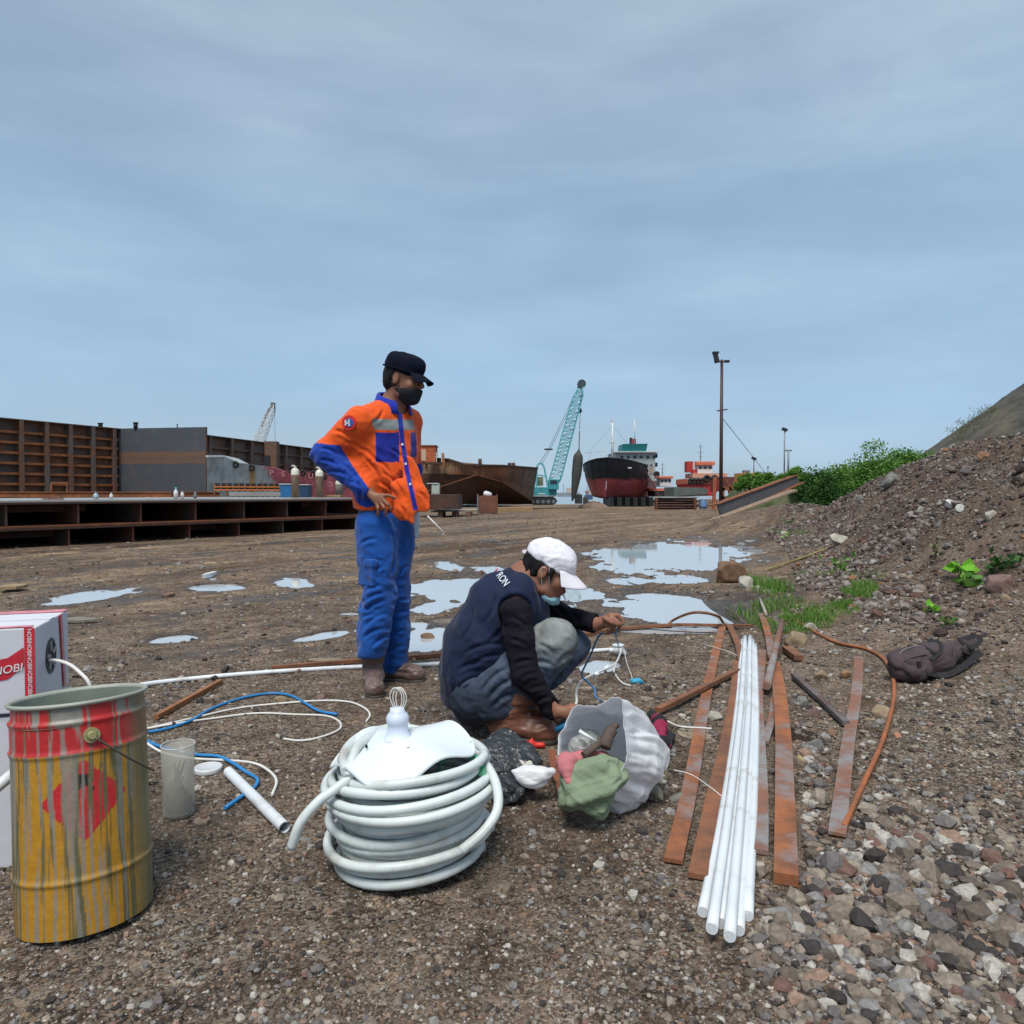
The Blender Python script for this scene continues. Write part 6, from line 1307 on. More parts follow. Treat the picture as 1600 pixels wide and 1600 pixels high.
def leaves(name, C_, size, m, parent=None, tilt=.9, asp=.5):
    n = len(C_); C_ = np.asarray(C_); s = size*(.6+.8*RNG.random((n, 1))); d = RNG.normal(size=(n, 3)); d[:, 2] = d[:, 2]*tilt+.35; d /= np.linalg.norm(d, axis=1)[:, None]
    e = np.cross(d, RNG.normal(size=(n, 3))); e /= np.linalg.norm(e, axis=1)[:, None]; V = np.stack([C_, C_+d*s*.5+e*s*asp*.5, C_+d*s, C_+d*s*.5-e*s*asp*.5], 1).reshape(-1, 3); Fq = np.arange(4*n).reshape(n, 4); return mesh_np(name, V, Fq, m, parent, False)
def bush(label, u0, u1, vt, vb, Y, n, m, size, seed, grp='bushes on the bank', name='bush', cat='bush', droop=.25):
    rg = np.random.default_rng(seed); a, b = P(u0, vb, Y), P(u1, vb, Y); cx = (a.x+b.x)/2; w_ = (b.x-a.x)/2; zt = P(0, vt, Y).z; z0 = gz(cx, Y)-.1; z0 = min(z0, P(0, vb, Y).z) if Y < 29.5 else P(0, vb+8, Y).z; H_ = zt-z0
    t = thing(name, label, cat, (cx, Y, z0), grp); nc = 46; cl = []
    for _ in range(nc):
        th = rg.random()*6.283; r_ = math.sqrt(rg.random()); x = cx+w_*r_*math.cos(th)*.92; y = Y+min(2.5, w_)*.6*r_*math.sin(th); hmax = H_*(1-.5*r_**2.2)*rg.uniform(.72, 1.0); cl.append((x, y, z0+hmax*rg.uniform(.35, .95)**.6, rg.uniform(.12, .26)*H_*.8))
    cl = np.array(cl); k = rg.integers(0, nc, n); d = rg.normal(size=(n, 3)); d /= np.linalg.norm(d, axis=1)[:, None]; q = cl[k, :3] + d*cl[k, 3:4]*(rg.random((n, 1))**.4)*np.array([1.2, 1, .8]); q[:, 2] = np.maximum(q[:, 2], z0+.02)
    leaves('foliage', q, size, m, t); mb = MB()
    for i in range(14): c = cl[i*3]; b0 = Vector((cx+(c[0]-cx)*.3, Y+(c[1]-Y)*.3, z0)); mb.tube([b0, b0.lerp(Vector(c[:3]), .5)+Vector((0, 0, .1)), Vector(c[:3])], [.03, .02, .008], 5)
    mb.build('stem', WD, t)
B_ = [('low grassy green clump at the left end of the bank', 1150, 1200, 737, 764, 37, 13000, LM, .11), ('green clump on the bank under the sagging wire', 1180, 1235, 734, 760, 33, 15000, LM, .11), ('green clump on the bank behind the top of the leaning girder', 1215, 1270, 730, 756, 30, 15000, LM, .10),
 ('dark bush at the top end of the leaning girder', 1252, 1300, 722, 782, 29, 8000, LD, .10), ('rounded green bush just right of the darkest bush', 1285, 1350, 708, 775, 28, 11000, LM, .10), ('tall bright bush in the middle of the bank', 1330, 1400, 695, 760, 27, 11000, LM, .10), ('bright bush with the highest top on the bank', 1370, 1440, 690, 750, 27.5, 11000, LM, .10), ('rightmost green bush running down to the soil bank crest', 1415, 1466, 696, 740, 28, 8000, LM, .10), ('dark green bush low behind the soil bank edge', 1262, 1330, 738, 790, 26, 7000, LD, .10)]
for i, b_ in enumerate(B_): bush(*b_, seed=100+i)
# bank under them
def bank():
    xs = np.linspace(-1, 1, 60); V = []; Fq = []
    for i, x_ in enumerate(np.linspace(0, 1, 80)):
        for j, y_ in enumerate(np.linspace(0, 1, 24)):
            u_ = 1145+(1500-1145)*x_; Y = np.interp(u_, [1145, 1250, 1300, 1500], [40, 34, 26.5, 26]); ztop = P(u_, np.interp(u_, [1145, 1165, 1260, 1300, 1350, 1460, 1500], [775, 757, 752, 752, 742, 722, 712]), Y+1.5).z
            f_ = math.sin(min(1, y_*1.6)*math.pi/2) if y_ < .6 else max(0, 1-(y_-.6)*.6); x = (u_-800)/F_PX*(Y+1.5)+ (y_-.3)*1.2; y = Y-1.5+y_*9; V.append((x, y, -.5+(ztop+.5)*f_*sst(0, .06, x_)+.07*float(fbm(x*2, y*2, 0, 3, 7))))
    for i in range(79):
        for j in range(23): a = i*24+j; Fq.append((a, a+24, a+25, a+1))
    o = mesh_np('bank', V, Fq, mat('bank_grass_soil', (.12, .12, .06), .95, var=.4, sc=3, bump=.8, bsc=14, dirt=(.06, .11, .025), dirt_amt=.5, dsc=.8)); tag(o, 'low weedy earth bank', kind='structure')
bank()
# ------------------------------------------------------------------ foreground: cartons, paint drum, cables, coil, bags, bars
A_ = lambda u, v, Y: P(u, v, Y)
def GL(pts, lift=.006): return [GG(u, v)+Vector((0, 0, lift)) for u, v in pts]
PVC = mat('white_pvc', (.66, .70, .73), .35, var=.05, sc=5, dirt=(.42, .38, .32), dirt_amt=.34, dsc=9)
CABW = mat('white_cable', (.66, .64, .60), .5, var=.08); CABB = mat('blue_cable', (.02, .20, .48), .45, var=.15)

def carton(z0, z1, o, rot, label, dec, L=.46, W=.30):
    fx = Vector((math.cos(rot), math.sin(rot), 0)); sx = Vector((-math.sin(rot), math.cos(rot), 0))   # fx to the right along the front, sx to the back
    c = Vector((o[0], o[1], 0)) - fx*L/2 + sx*W/2; t = thing('carton', label, 'carton', (c.x, c.y, z0), 'white cartons stacked behind the paint drum')
    wc = mat('carton_white', (.60, .60, .65), .7, var=.04, sc=3, bump=.1, bsc=20); rd = mat('tape_red', (.50, .018, .035), .45, var=.15, sc=30); pk = mat('tape_pink', (.62, .20, .24), .4, var=.3, sc=25); wt = mat('print_white_ink', (.72, .70, .72), .7)
    M = Matrix((fx, sx, Vector((0, 0, 1)))).transposed()
    b = MB().box((c.x, c.y, (z0+z1)/2), (L, W, z1-z0), rot=M).build('box_body', wc, t, bevel=.004)
    Z = Vector((0, 0, 1)); fr = Vector((o[0], o[1], 0))        # front right vertical edge
    MB().prism([fr-fx*L/2-fx*.23+Z*(z1+.0005)-sx*(-.13), fr+Z*(z1+.0005)+sx*.13, fr+Z*(z1+.0005)+sx*.17, fr-fx*.46+Z*(z1+.0005)+sx*.17], Z*.0012).build('top_flap_seam', wc, b)
    if not dec: return t
    def strip(nm, a, bb, w_, n, m):
        a, bb = Vector(a), Vector(bb); d = (bb-a).normalized(); q = n.cross(d).normalized()*w_/2; return MB().prism([a-q, a+q, bb+q, bb-q], n*.0015).build(nm, m, b)
    strip('tape', fr-fx*.45+sx*.28+Z*(z1+.0016), fr+sx*.28+Z*(z1+.0016), .045, Z, pk); strip('tape', fr-fx*.45+sx*.012+Z*(z1+.0016), fr-fx*.01+sx*.012+Z*(z1+.0016), .022, Z, pk)
    strip('tape', fr-fx*.014+Z*z1-sx*.002, fr-fx*.014+Z*(z0+.01)-sx*.002, .024, -sx, rd); strip('tape', fr+sx*.215+Z*z1+fx*.002, fr+sx*.245+Z*(z0+.01)+fx*.002, .026, fx, rd)
    for k in range(6):
        text('NOBI', .0145, frame(fr-fx*.014+Z*(z1-.02-.035*k)-sx*.0042, -Z, fx), wt, b, 'tape_print', ext=.0003); text('NOBI', .0145, frame(fr+sx*(.218+.0045*k)+Z*(z1-.02-.035*k)+fx*.0042, -Z, sx), wt, b, 'tape_print', ext=.0003)
    # red ribbon print that climbs to the edge
    zc = (z0+z1)/2; ri = [(-.45, -.028, .030), (-.10, -.026, .030), (-.065, -.020, .036), (-.028, .012, .062)]
    m = MB(); lo = [fr+fx*a+Z*(zc+l_)-sx*.0016 for a, l_, h in ri]; hi = [fr+fx*a+Z*(zc+h)-sx*.0016 for a, l_, h in ri]; m.add(lo+hi, [(i, i+1, i+5, i+4) for i in range(3)]); m.build('printed_ribbon', rd, b)
    text('NOBI', .029, frame(fr-fx*.066+Z*(zc+.005)-sx*.0034, fx+Z*.14, Z), wt, b, 'printed_name', ext=.0004, shear=.25)
    # round cut-out with the reel inside
    hc = fr+sx*.125+Z*(z0+.125)+fx*.0015; m = MB(); n = 30; m.add([hc+sx*math.cos(2*math.pi*i/n)*.047+Z*math.sin(2*math.pi*i/n)*.050 for i in range(n)], [tuple(range(n))]); m.build('hole', BLK, b)
    m = MB(); 
    for i in range(n): a0 = 2*math.pi*i/n; a1 = 2*math.pi*(i+1)/n; q = lambda a, r1: hc+fx*.001+sx*math.cos(a)*.047*r1+Z*math.sin(a)*.050*r1; m.add([q(a0, 1.0), q(a1, 1.0), q(a1, .80), q(a0, .80)], [(0, 1, 2, 3)])
    m.build('reel_rim', mat('reel_grey', (.07, .075, .085), .5), b)
    for a0 in (.4, 1.7, 3.0, 4.2, 5.3): MB().beam(hc+fx*.0015+sx*math.cos(a0)*.014+Z*math.sin(a0)*.015, hc+fx*.0015+sx*math.cos(a0)*.038+Z*math.sin(a0)*.040, .009, .003, up=fx).build('reel_spoke', mat('reel_light', (.30, .31, .33), .5), b)
    return t
ro = math.atan2(.087, .27)*.95
carton(-.02, .405, (-1.262, 1.96), ro, 'lower white carton under the taped carton', False)
carton(.415, .642, (-1.268, 1.95), ro, 'upper white carton with red printed tape and a round hole', True)
fr = P(52, 982, 1.95); hp = P(72, 1032, 2.04)
o = MB().tube(spline([P(72, 1032, 2.06), P(88, 1032, 2.00), P(108, 1038, 1.97), P(126, 1052, 1.95), P(140, 1070, 1.94), P(146, 1110, 1.95), Vector((-1.10, 2.0, .02))], 8), .0048, 8).build('feed_cable', CABW); top(o, 'white cable curving out of the hole in the upper carton', 'cable')
o = MB().tube(spline([P(-60, 1262, 1.75), P(-25, 1246, 1.78), P(0, 1226, 1.80), P(22, 1208, 1.84), P(40, 1200, 1.9)], 8), .014, 10).build('pvc_pipe', PVC); top(o, 'white pipe end poking out left of the paint drum', 'pipe')

def paint_drum():
    Yc = 1.77; c = P(124, 1088, Yc); g0 = gz(c.x, Yc); r0 = .143; H = (c-Vector((0, 0, g0))).z+.0; M = Matrix.Rotation(R(-4.0), 3, 'Y') @ Matrix.Rotation(R(-5.0), 3, 'X'); base = Vector((c.x, c.y, 0))-M @ Vector((0, 0, H)); base.z = g0; base = Vector((c.x, c.y, c.z))-M @ Vector((0, 0, H))
    t = thing('paint_drum', 'open steel paint drum with red and yellow paint streaked by grey drips', 'paint drum', (c.x, c.y, g0))
    n, mm = 300, 150; V = []; C = []; zz = np.linspace(0, H, mm)
    prof = r0 + .004*np.exp(-((zz-(H-.040))/.006)**2) + .004*np.exp(-((zz-(H-.108))/.006)**2) + .004*np.exp(-((zz-.12)/.006)**2) - .003*(zz > H-.035)
    th = np.linspace(0, 2*np.pi, n, endpoint=False); TH_, ZZ = np.meshgrid(th, zz); PR = np.repeat(prof[:, None], n, 1) + .0012*fbm(np.cos(TH_)*3, np.sin(TH_)*3, ZZ*9, 3, 2)
    X = np.stack([PR*np.cos(TH_), PR*np.sin(TH_), ZZ], -1).reshape(-1, 3); V = X @ np.array(M).T + np.array(base)
    h = (H-ZZ); s = TH_*r0      # h: distance under the rim; s: arc
    redc, yel, olv, gry = np.array((.42, .018, .020)), np.array((.42, .205, .014)), np.array((.115, .105, .050)), np.array((.22, .21, .18))
    C = np.where((h < .108)[..., None], redc, yel)
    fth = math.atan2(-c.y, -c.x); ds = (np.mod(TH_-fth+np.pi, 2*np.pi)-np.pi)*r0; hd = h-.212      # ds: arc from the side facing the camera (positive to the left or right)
    dm = (np.abs(ds-.004)+np.abs(hd) < .090); C = np.where(dm[..., None], np.array((.48, .018, .022)), C)
    fl = ((ds-.004)/.020)**2 + ((hd+.028)/.030)**2 + .6*fbm(ds*60, hd*60, 0, 3, 7) < 1; C = np.where(fl[..., None], np.array((.012, .012, .012)), C)
    fl = ((ds-.004)/.012)**2 + ((hd+.012)/.018)**2 < 1; C = np.where(fl[..., None], np.array((.48, .018, .022)), C)
    # drips: narrow vertical streaks, some long
    wv_ = .05*fbm(TH_*3, ZZ*5, 0, 2, 19); col_ = fbm((TH_+wv_)*11, ZZ*2.2, 0, 4, 21) + .30*fbm((TH_+wv_)*34, ZZ*5, 0, 3, 22); dr = sst(.02, .18, col_-.30*(h < .108)); C = C*(1-dr[..., None])+olv*dr[..., None]
    col2 = fbm((TH_+wv_)*19+9, ZZ*3.0+4, 0, 4, 31); d2 = sst(.16, .30, col2-.15*(h < .108))*.8; C = C*(1-d2[..., None])+gry*d2[..., None]
    top_ = sst(.004, -.006, h-.030-.02*fbm(TH_*9, 0*ZZ, 0, 2, 3)-.02)*sst(.1, .25, fbm(TH_*7, ZZ*3, 0, 3, 40)); C = C*(1-top_[..., None])+gry*top_[..., None]
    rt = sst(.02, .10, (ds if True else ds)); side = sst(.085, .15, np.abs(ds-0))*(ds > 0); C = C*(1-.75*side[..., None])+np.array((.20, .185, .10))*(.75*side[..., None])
    i = np.arange(n*mm).reshape(mm, n); j = np.roll(i, -1, 1); Fq = np.stack([i[:-1], j[:-1], j[1:], i[1:]], -1).reshape(-1, 4)
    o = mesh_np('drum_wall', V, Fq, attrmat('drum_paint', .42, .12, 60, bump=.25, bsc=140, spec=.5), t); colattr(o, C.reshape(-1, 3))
    gi = mat('drum_inside', (.17, .19, .16), .5, var=.2, sc=12, dirt=(.26, .28, .24), dirt_amt=.4)
    w_ = lambda q: base+M @ Vector(q)
    MB().lathe(base, [(r0-.004, H-.002), (r0-.006, .02), (r0-.006, .004)], 60, M=M).build('inner_wall', gi, t)
    MB().lathe(base, [(r0-.004, H-.003), (r0+.004, H-.004), (r0+.007, H+.002), (r0+.002, H+.006), (r0-.004, H+.002), (r0-.004, H-.003)], 72, M=M).build('rim', mat('drum_rim', (.30, .31, .26), .45, var=.2), t)
    MB().lathe(base, [(.001, H-.045), (r0-.009, H-.043)], 48, M=M @ Matrix.Rotation(R(1.5), 3, 'X')).build('paint_film', mat('dried_paint', (.30, .35, .31), .45, var=.15, sc=8), t); MB().lathe(base, [(.001, .003), (r0-.001, .003)], 48, M=M).build('bottom', gi, t)
    a = fth-(-.10) ; a = fth + .155; e = Vector((math.cos(a), math.sin(a), 0)); hz_ = H-.072
    brass = mat('ear_brass', (.30, .28, .13), .4, var=.15); ear = w_(e*r0+Vector((0, 0, hz_))); ax = (M @ e)
    ma = MB(); q1 = ax.orthogonal().normalized(); ma.tube([ear-ax*.002, ear+ax*.006], .017, 20); ma.tube([ear+ax*.006, ear+ax*.013], [.011, .008], 16); eo = ma.build('handle_ear', brass, t)
    pts = [];
    for k in range(13):
        f_ = k/12; aa = a + f_*1.35; rr = r0+.010+.012*math.sin(f_*math.pi); pts.append(w_(Vector((math.cos(aa)*rr, math.sin(aa)*rr, hz_-.13*math.sin(f_*math.pi*.5)))))
    MB().tube(pts, .0026, 6).build('wire_handle', mat('handle_wire', (.12, .11, .08), .4, metal=.6), t)
paint_drum()

def jar():
    m, t_, b, N, L = nodes('clear_plastic'); b.inputs['Base Color'].default_value = (.62, .62, .58, 1); b.inputs['Roughness'].default_value = .22; tr = N('ShaderNodeBsdfTransparent'); tr.inputs[0].default_value = (.93, .93, .90, 1); mx_ = N('ShaderNodeMixShader'); mx_.inputs[0].default_value = .34; L(tr.outputs[0], mx_.inputs[1]); L(b.outputs[0], mx_.inputs[2]); L(mx_.outputs[0], t_.nodes['Material Output'].inputs['Surface'])
    Y = 2.27; c = P(278, 1163, Y); g0 = gz(c.x, Y)+.002; t = thing('plastic_jar', 'clear open plastic jar with brown sticks inside, right of the paint drum', 'jar', (c.x, Y, g0)); H = c.z-g0
    MB().lathe((c.x, Y, g0), [(.001, .003), (.046, .003), (.047, .012), (.047, H*.6), (.050, H), (.0485, H+.001), (.0455, H*.6), (.0455, .014), (.001, .010)], 36).build('jar_wall', m, t); MB().torus((c.x, Y, g0+H), .049, .0016, (0, 0, 1), 36, 6).build('jar_rim', mat('jar_rim', (.5, .52, .5), .3), t)
    random.seed(4)
    for k in range(11): a = random.random()*6.28; r_ = random.uniform(.008, .030); MB().tube([(c.x+math.cos(a)*.035, Y+math.sin(a)*.03, g0+.014), (c.x-math.cos(a)*r_*.8, Y-math.sin(a)*r_, g0+H*random.uniform(.45, .80))], [.007, .0025], 6).build('stick', mat('jar_stick', (.10, .075, .05), .8, var=.4, sc=30), t)
    s = SDF(.004); s.ell((c.x, Y, g0+.04), (.038, .038, .038)); s.ell((c.x-.006, Y-.006, g0+.075), (.024, .022, .035)); sdf_obj('sediment', s, mat('jar_mud', (.17, .13, .09), .7, var=.4, sc=40), t, fl=[(.004, 50, (0, 0, 1), 2, 3)])
jar()
c = GG(325, 1207); t = thing('jar_lid', 'round white plastic lid lying right of the clear jar', 'lid', (c.x, c.y, c.z)); MB().lathe((c.x, c.y, c.z+.002), [(.0485, 0), (.050, .012), (.047, .016), (.043, .014), (.001, .013)], 36).build('lid_top', mat('lid_white', (.50, .52, .52), .35), t); MB().torus((c.x, c.y, c.z+.016), .043, .002, (0, 0, 1), 36, 6).build('lid_ring', PVC, t)

for nm, lb, ct, m, r_, pts in (
 ('white_cable', 'white cable with the hooked end beside the front boot', 'cable', CABW, .0048, [(225, 1143), (300, 1125), (370, 1109), (430, 1103), (500, 1098), (545, 1100), (570, 1109), (578, 1121), (572, 1131)]),
 ('white_cable', 'white cable that turns back on itself left of the hose coil', 'cable', CABW, .0048, [(225, 1142), (270, 1135), (330, 1125), (400, 1118), (460, 1119), (510, 1122), (531, 1132), (529, 1144), (500, 1155), (470, 1160), (443, 1158)]),
 ('white_cable', 'white cable curling round behind the clear jar and short pipe', 'cable', CABW, .0052, [(226, 1163), (255, 1179), (300, 1189), (350, 1192), (395, 1197), (420, 1208), (432, 1226), (425, 1247)]),
 ('blue_cable', 'blue cable arching above the two long white cables', 'cable', CABB, .0062, [(225, 1150), (262, 1143), (298, 1130), (330, 1111), (375, 1095), (420, 1087), (452, 1090), (474, 1102), (498, 1115), (527, 1120)]),
 ('blue_cable', 'blue cable bending down across the short white pipe', 'cable', CABB, .0062, [(226, 1160), (255, 1172), (305, 1183), (340, 1186), (362, 1196), (385, 1212), (402, 1223), (398, 1236), (380, 1250), (352, 1268)])):
    o = MB().tube(spline(GL(pts, .010 if m is CABB else .006), 6), r_, 8).build(nm, m); top(o, lb, ct)
a, b = GG(357, 1216)+Vector((0, 0, .018)), GG(445, 1305)+Vector((0, 0, .018)); mb = MB(); mb.tube([a, b], .0175, 18, caps=False); mb.tube([a, b], .0150, 18, caps=False); d_ = (b-a).normalized(); o = mb.build('pvc_pipe', PVC); top(o, 'short thick white pipe lying in front of the round lid', 'pipe')
o = MB().tube(spline(GL([(180, 1083), (240, 1072), (350, 1060), (450, 1052), (560, 1046), (650, 1043), (780, 1034), (900, 1023), (962, 1018)], .013), 8), .0125, 12).build('long_pipe', PVC); top(o, 'long thin white pipe running behind both men to the junction box', 'pipe')
def bar(nm, lb, pts, w_, h_, m, lift=.004, grp=None, cat='steel bar', zz=None):
    g = GL(pts, lift+h_/2) if zz is None else [P(u, v, Y) for (u, v), Y in zip(pts, zz)]; g = spline(g, 5) if len(g) > 2 else g; mb = MB(); n = len(g); V = []
    for i, p in enumerate(g):
        t_ = (g[min(i+1, n-1)]-g[max(i-1, 0)]).normalized(); sx = t_.cross(Vector((0, 0, 1))).normalized(); up = sx.cross(t_); V += [p-sx*w_/2-up*h_/2, p+sx*w_/2-up*h_/2, p+sx*w_/2+up*h_/2, p-sx*w_/2+up*h_/2]
    F_ = [(0, 1, 2, 3), (4*n-1, 4*n-2, 4*n-3, 4*n-4)]
    for i in range(n-1):
        for j in range(4): F_.append((4*i+j, 4*i+4+j, 4*i+4+(j+1) % 4, 4*i+(j+1) % 4))
    mb.add(V, F_); o = mb.build(nm, m); return top(o, lb, cat, grp)
R1 = rust('bar_rust_orange', (.36, .125, .045), (.14, .06, .035), (.22, .18, .17), sc=9, cover=.43); R2 = rust('bar_rust_brown', (.28, .11, .05), (.11, .055, .035), sc=9); R3 = rust('bar_grey', (.27, .11, .06), (.15, .09, .07), (.23, .22, .22), sc=8, cover=.48)
R4 = rust('bar_dark', (.13, .075, .055), (.06, .04, .035), (.14, .12, .12), sc=7, cover=.5)
bar('flat_bar', 'long thin rusty bar on the mud behind both men', [(425, 1047), (560, 1036), (690, 1026), (830, 1008), (930, 992)], .035, .02, R2)
bar('flat_bar', 'rusty bar running right from the far hand towards the puddle', [(900, 996), (975, 987), (1050, 983), (1120, 982), (1175, 983)], .035, .02, R2, .012)
bar('rusty_rod', 'short rusty rod lying right of the paint drum rim', [(244, 1126), (290, 1100), (345, 1070)], .022, .022, rust('rod_rust', (.36, .14, .05), (.18, .08, .04), sc=9))
G_ = 'scrap steel bars lying in the gravel'
bar('flat_bar', 'leftmost long orange rusted flat bar right of the white bag', [(1052, 1355), (1078, 1240), (1098, 1120), (1112, 1050), (1129, 984)], .050, .012, R1, .006, G_)
bar('flat_bar', 'orange brown flat bar just left of the white pipe bundle', [(1092, 1380), (1118, 1250), (1140, 1150), (1150, 1085), (1153, 1038)], .055, .014, R2, .006, G_)
bar('flat_bar', 'grey and orange flat bar just right of the white pipe bundle', [(1187, 1340), (1189, 1250), (1186, 1150), (1185, 1090), (1192, 1020)], .045, .014, R3, .004, G_)
bar('angle_bar', 'thick reddish bar with a grey worn top in the gravel', [(1228, 1390), (1226, 1250), (1223, 1150), (1216, 1080), (1209, 1042)], .060, .03, R1, .004, G_)
bar('flat_bar', 'short rusty bar leading to the top of the white pipe bundle', [(1139, 983), (1152, 1010), (1159, 1040)], .04, .012, R2, .016, G_)
bar('flat_bar', 'rusty bar crossing over the leftmost flat bar', [(1028, 1121), (1085, 1092), (1152, 1056)], .030, .02, R2, .022, G_)
bar('flat_bar', 'short rusty bar standing off the grass right of the puddle', [(1190, 966), (1200, 1000), (1206, 1035)], .045, .02, R1, .02, G_)
bar('flat_bar', 'narrow grey bar between the pipe bundle and the thick bar', [(1213, 1075), (1205, 1130), (1195, 1165)], .03, .012, R3, .003, G_)
o = MB().tube([GG(1198, 1088)+Vector((0, 0, .05)), GG(1222, 986)+Vector((0, 0, .07))], .020, 14).build('steel_pipe', R3); top(o, 'short grey rusty pipe lying across the scrap bars', 'pipe', G_)
bar('flat_bar', 'dark slanting bar among the stones left of the pale flat bar', [(1240, 1062), (1282, 1100), (1322, 1138)], .030, .02, R4, .012, G_)
bar('flat_bar', 'pale grey flat bar with rusty edges below the backpack', [(1342, 1030), (1338, 1090), (1326, 1160), (1317, 1235), (1308, 1310)], .048, .010, R3, .006, G_)
bar('small_bar', 'broken rusty angle piece beside the tan rock', [(1228, 1020), (1248, 1035)], .05, .03, R2, .01, G_)
o = MB().tube(spline(GL([(1242, 972), (1300, 1004), (1350, 1016), (1378, 1032), (1393, 1055), (1397, 1085), (1392, 1120), (1376, 1170), (1352, 1225), (1318, 1300)], .012), 6), .0095, 8).build('bent_rod', rust('rod_orange', (.42, .13, .045), (.20, .08, .04), sc=8)); top(o, 'long bent orange rod curving under the backpack', 'rod', G_)
o = MB().tube(spline([GG(1042, 978), GG(1042, 978)+Vector((.06, 0, .05)), P(1085, 957, 5.2), P(1120, 962, 5.3), GG(1131, 975)], 8), .010, 8).build('arched_rod', R2); top(o, 'rusty rod arching up in front of the nearest puddle', 'rod', G_)
o = MB().tube(spline([P(1103, 935, 6.6), P(1130, 948, 6.1), P(1150, 960, 5.8), GG(1167, 978)], 6), .007, 6).build('thin_rod', R4); top(o, 'thin dark rod reaching over the near puddle', 'rod', G_)
o = MB().tube([GG(1187, 940)+Vector((0, 0, .03)), GG(1197, 972)+Vector((0, 0, .06))], .012, 8).build('pale_stick', mat('driftwood', (.34, .31, .27), .9)); top(o, 'pale stick in the grass above the scrap bars', 'stick')
bar('timber_strip', 'yellow green strip lying up the soil slope', [(1200, 893), (1240, 879), (1292, 860)], .03, .012, mat('yellow_strip', (.24, .20, .06), .8, var=.3), .02, None, 'strip')
G5 = 'white conduit pipes in the bundle'
for k in range(6):
    f_ = k/5; a, b, c_ = GG(1098+70*f_, 1440+(k*37) % 60), GG(1134+44*f_, 1250), GG(1160+20*f_, 1004+ (6 if k in (2,) else 0) + (8 if k == 5 else 0)); md = GG(1152+30*f_, 1110); pts = spline([a, b, md, c_], 8)
    up = Vector((0, 0, .014+(.022 if k in (1, 3) else 0))); o = MB().tube([p+up for p in pts], .0135, 12).build('conduit_pipe', PVC); top(o, ['leftmost pipe of the white bundle among the rusty bars', 'second white pipe from the left in the bundle, lying on top', 'third white pipe from the left in the bundle', 'fourth white pipe from the left in the bundle, lying on top', 'fifth white pipe from the left in the bundle', 'rightmost and slightly shorter pipe of the white bundle'][k], 'pipe', G5)
for lb, pts, r_, m in (('thin pale wire over the leftmost flat bar, nearest the bottom', [(1052, 1212), (1080, 1222), (1110, 1240), (1135, 1262)], .002, CABW), ('thin pale wire across the flat bar near its far end', [(1100, 1012), (1135, 1022), (1160, 1034)], .002, CABW), ('white cable end lying right of the dark red glove', [(1040, 1133), (1060, 1142), (1085, 1145), (1112, 1146)], .004, CABW)):
    o = MB().tube(spline(GL(pts, .02), 6), r_, 6).build('wire', m); top(o, lb, 'wire')

# junction box and the wires being joined
c = GG(966, 1024); t = thing('junction_box', 'small white junction box at the end of the long pipe', 'junction box', (c.x, c.y, c.z)); MB().tube([c+Vector((0, 0, .004)), c+Vector((0, 0, .055))], .033, 20).build('box_body', PVC, t); MB().tube([c+Vector((0, 0, .055)), c+Vector((0, 0, .064))], .036, 20).build('box_lid', PVC, t)
for d in ((-1, .1), (.6, -.8)): MB().tube([c+Vector((d[0]*.03, d[1]*.03, .026)), c+Vector((d[0]*.055, d[1]*.055, .026))], .014, 12).build('spout', PVC, t)
o = MB().tube(spline([c+Vector((.02, -.03, .05)), P(962, 1036, 4.1), P(940, 1048, 3.8), P(918, 1058, 3.5), P(905, 1068, 3.25), P(900, 1082, 3.05), P(901, 1096, 2.9), P(896, 1108, 2.83)], 6), .0055, 8).build('white_cable', CABW); top(o, 'white cable from the junction box into the near hand', 'cable')
for u_, v_, Y in ((947, 1044, 3.88), (931, 1054, 3.66)): o = MB().tube([P(u_-5, v_+3, Y), P(u_+5, v_-3, Y)], .011, 12).build('cable_joint', PVC); top(o, {947: 'upper', 931: 'lower'}[u_]+' white joint on the cable to the near hand', 'joint')
o = MB().tube(spline([c+Vector((.02, -.03, .04)), P(960, 1044, 4.0), GG(962, 1058)+Vector((0, 0, .01)), GG(972, 1070)+Vector((0, 0, .008)), GG(985, 1075)+Vector((0, 0, .008))], 6), .005, 8).build('white_cable', CABW); top(o, 'white cable loop ending at the blue tape scrap', 'cable')
o = MB().tube(spline([c+Vector((.03, -.02, .05)), P(980, 1038, 4.1), P(987, 1056, 3.9), GG(988, 1069)], 6), .002, 5).build('thin_wire', CABW); top(o, 'thin pale wire from the junction box to the tape scrap', 'wire')
s = SDF(.004); q = GG(993, 1068); s.box((q.x, q.y, q.z+.012), (.05, .03, .022), r=.006); s.cone((q.x+.02, q.y, q.z+.012), (q.x+.045, q.y-.01, q.z+.006), .010, .003); o = sdf_obj('tape_scrap', s, mat('tape_blue', (.03, .32, .50), .5), fl=[(.004, 60, (1, 0, 0), 2, 2)]); top(o, 'small scrap of bright blue tape on the gravel', 'tape')
o = MB().tube(spline([P(967, 978, 2.99), P(962, 987, 3.0), P(950, 990, 3.03), P(939, 991, 3.06), P(931, 1003, 3.12), P(922, 1025, 3.2), P(912, 1045, 3.3), P(909, 1056, 3.35), P(921, 1068, 3.38), P(929, 1078, 3.38), P(930, 1088, 3.35), P(938, 1095, 3.33), GG(948, 1102)], 6), .0042, 8).build('blue_wire', mat('blue_wire', (.06, .24, .52), .45)); top(o, 'blue wire looping down from the far hand', 'wire')
o = MB().tube(spline([P(962, 988, 3.0), P(963, 998, 3.4), c+Vector((0, 0, .06))], 6), .004, 8).build('blue_wire', mat('blue_wire', (.06, .24, .52), .45)); top(o, 'short blue wire rising from the junction box to the far hand', 'wire')
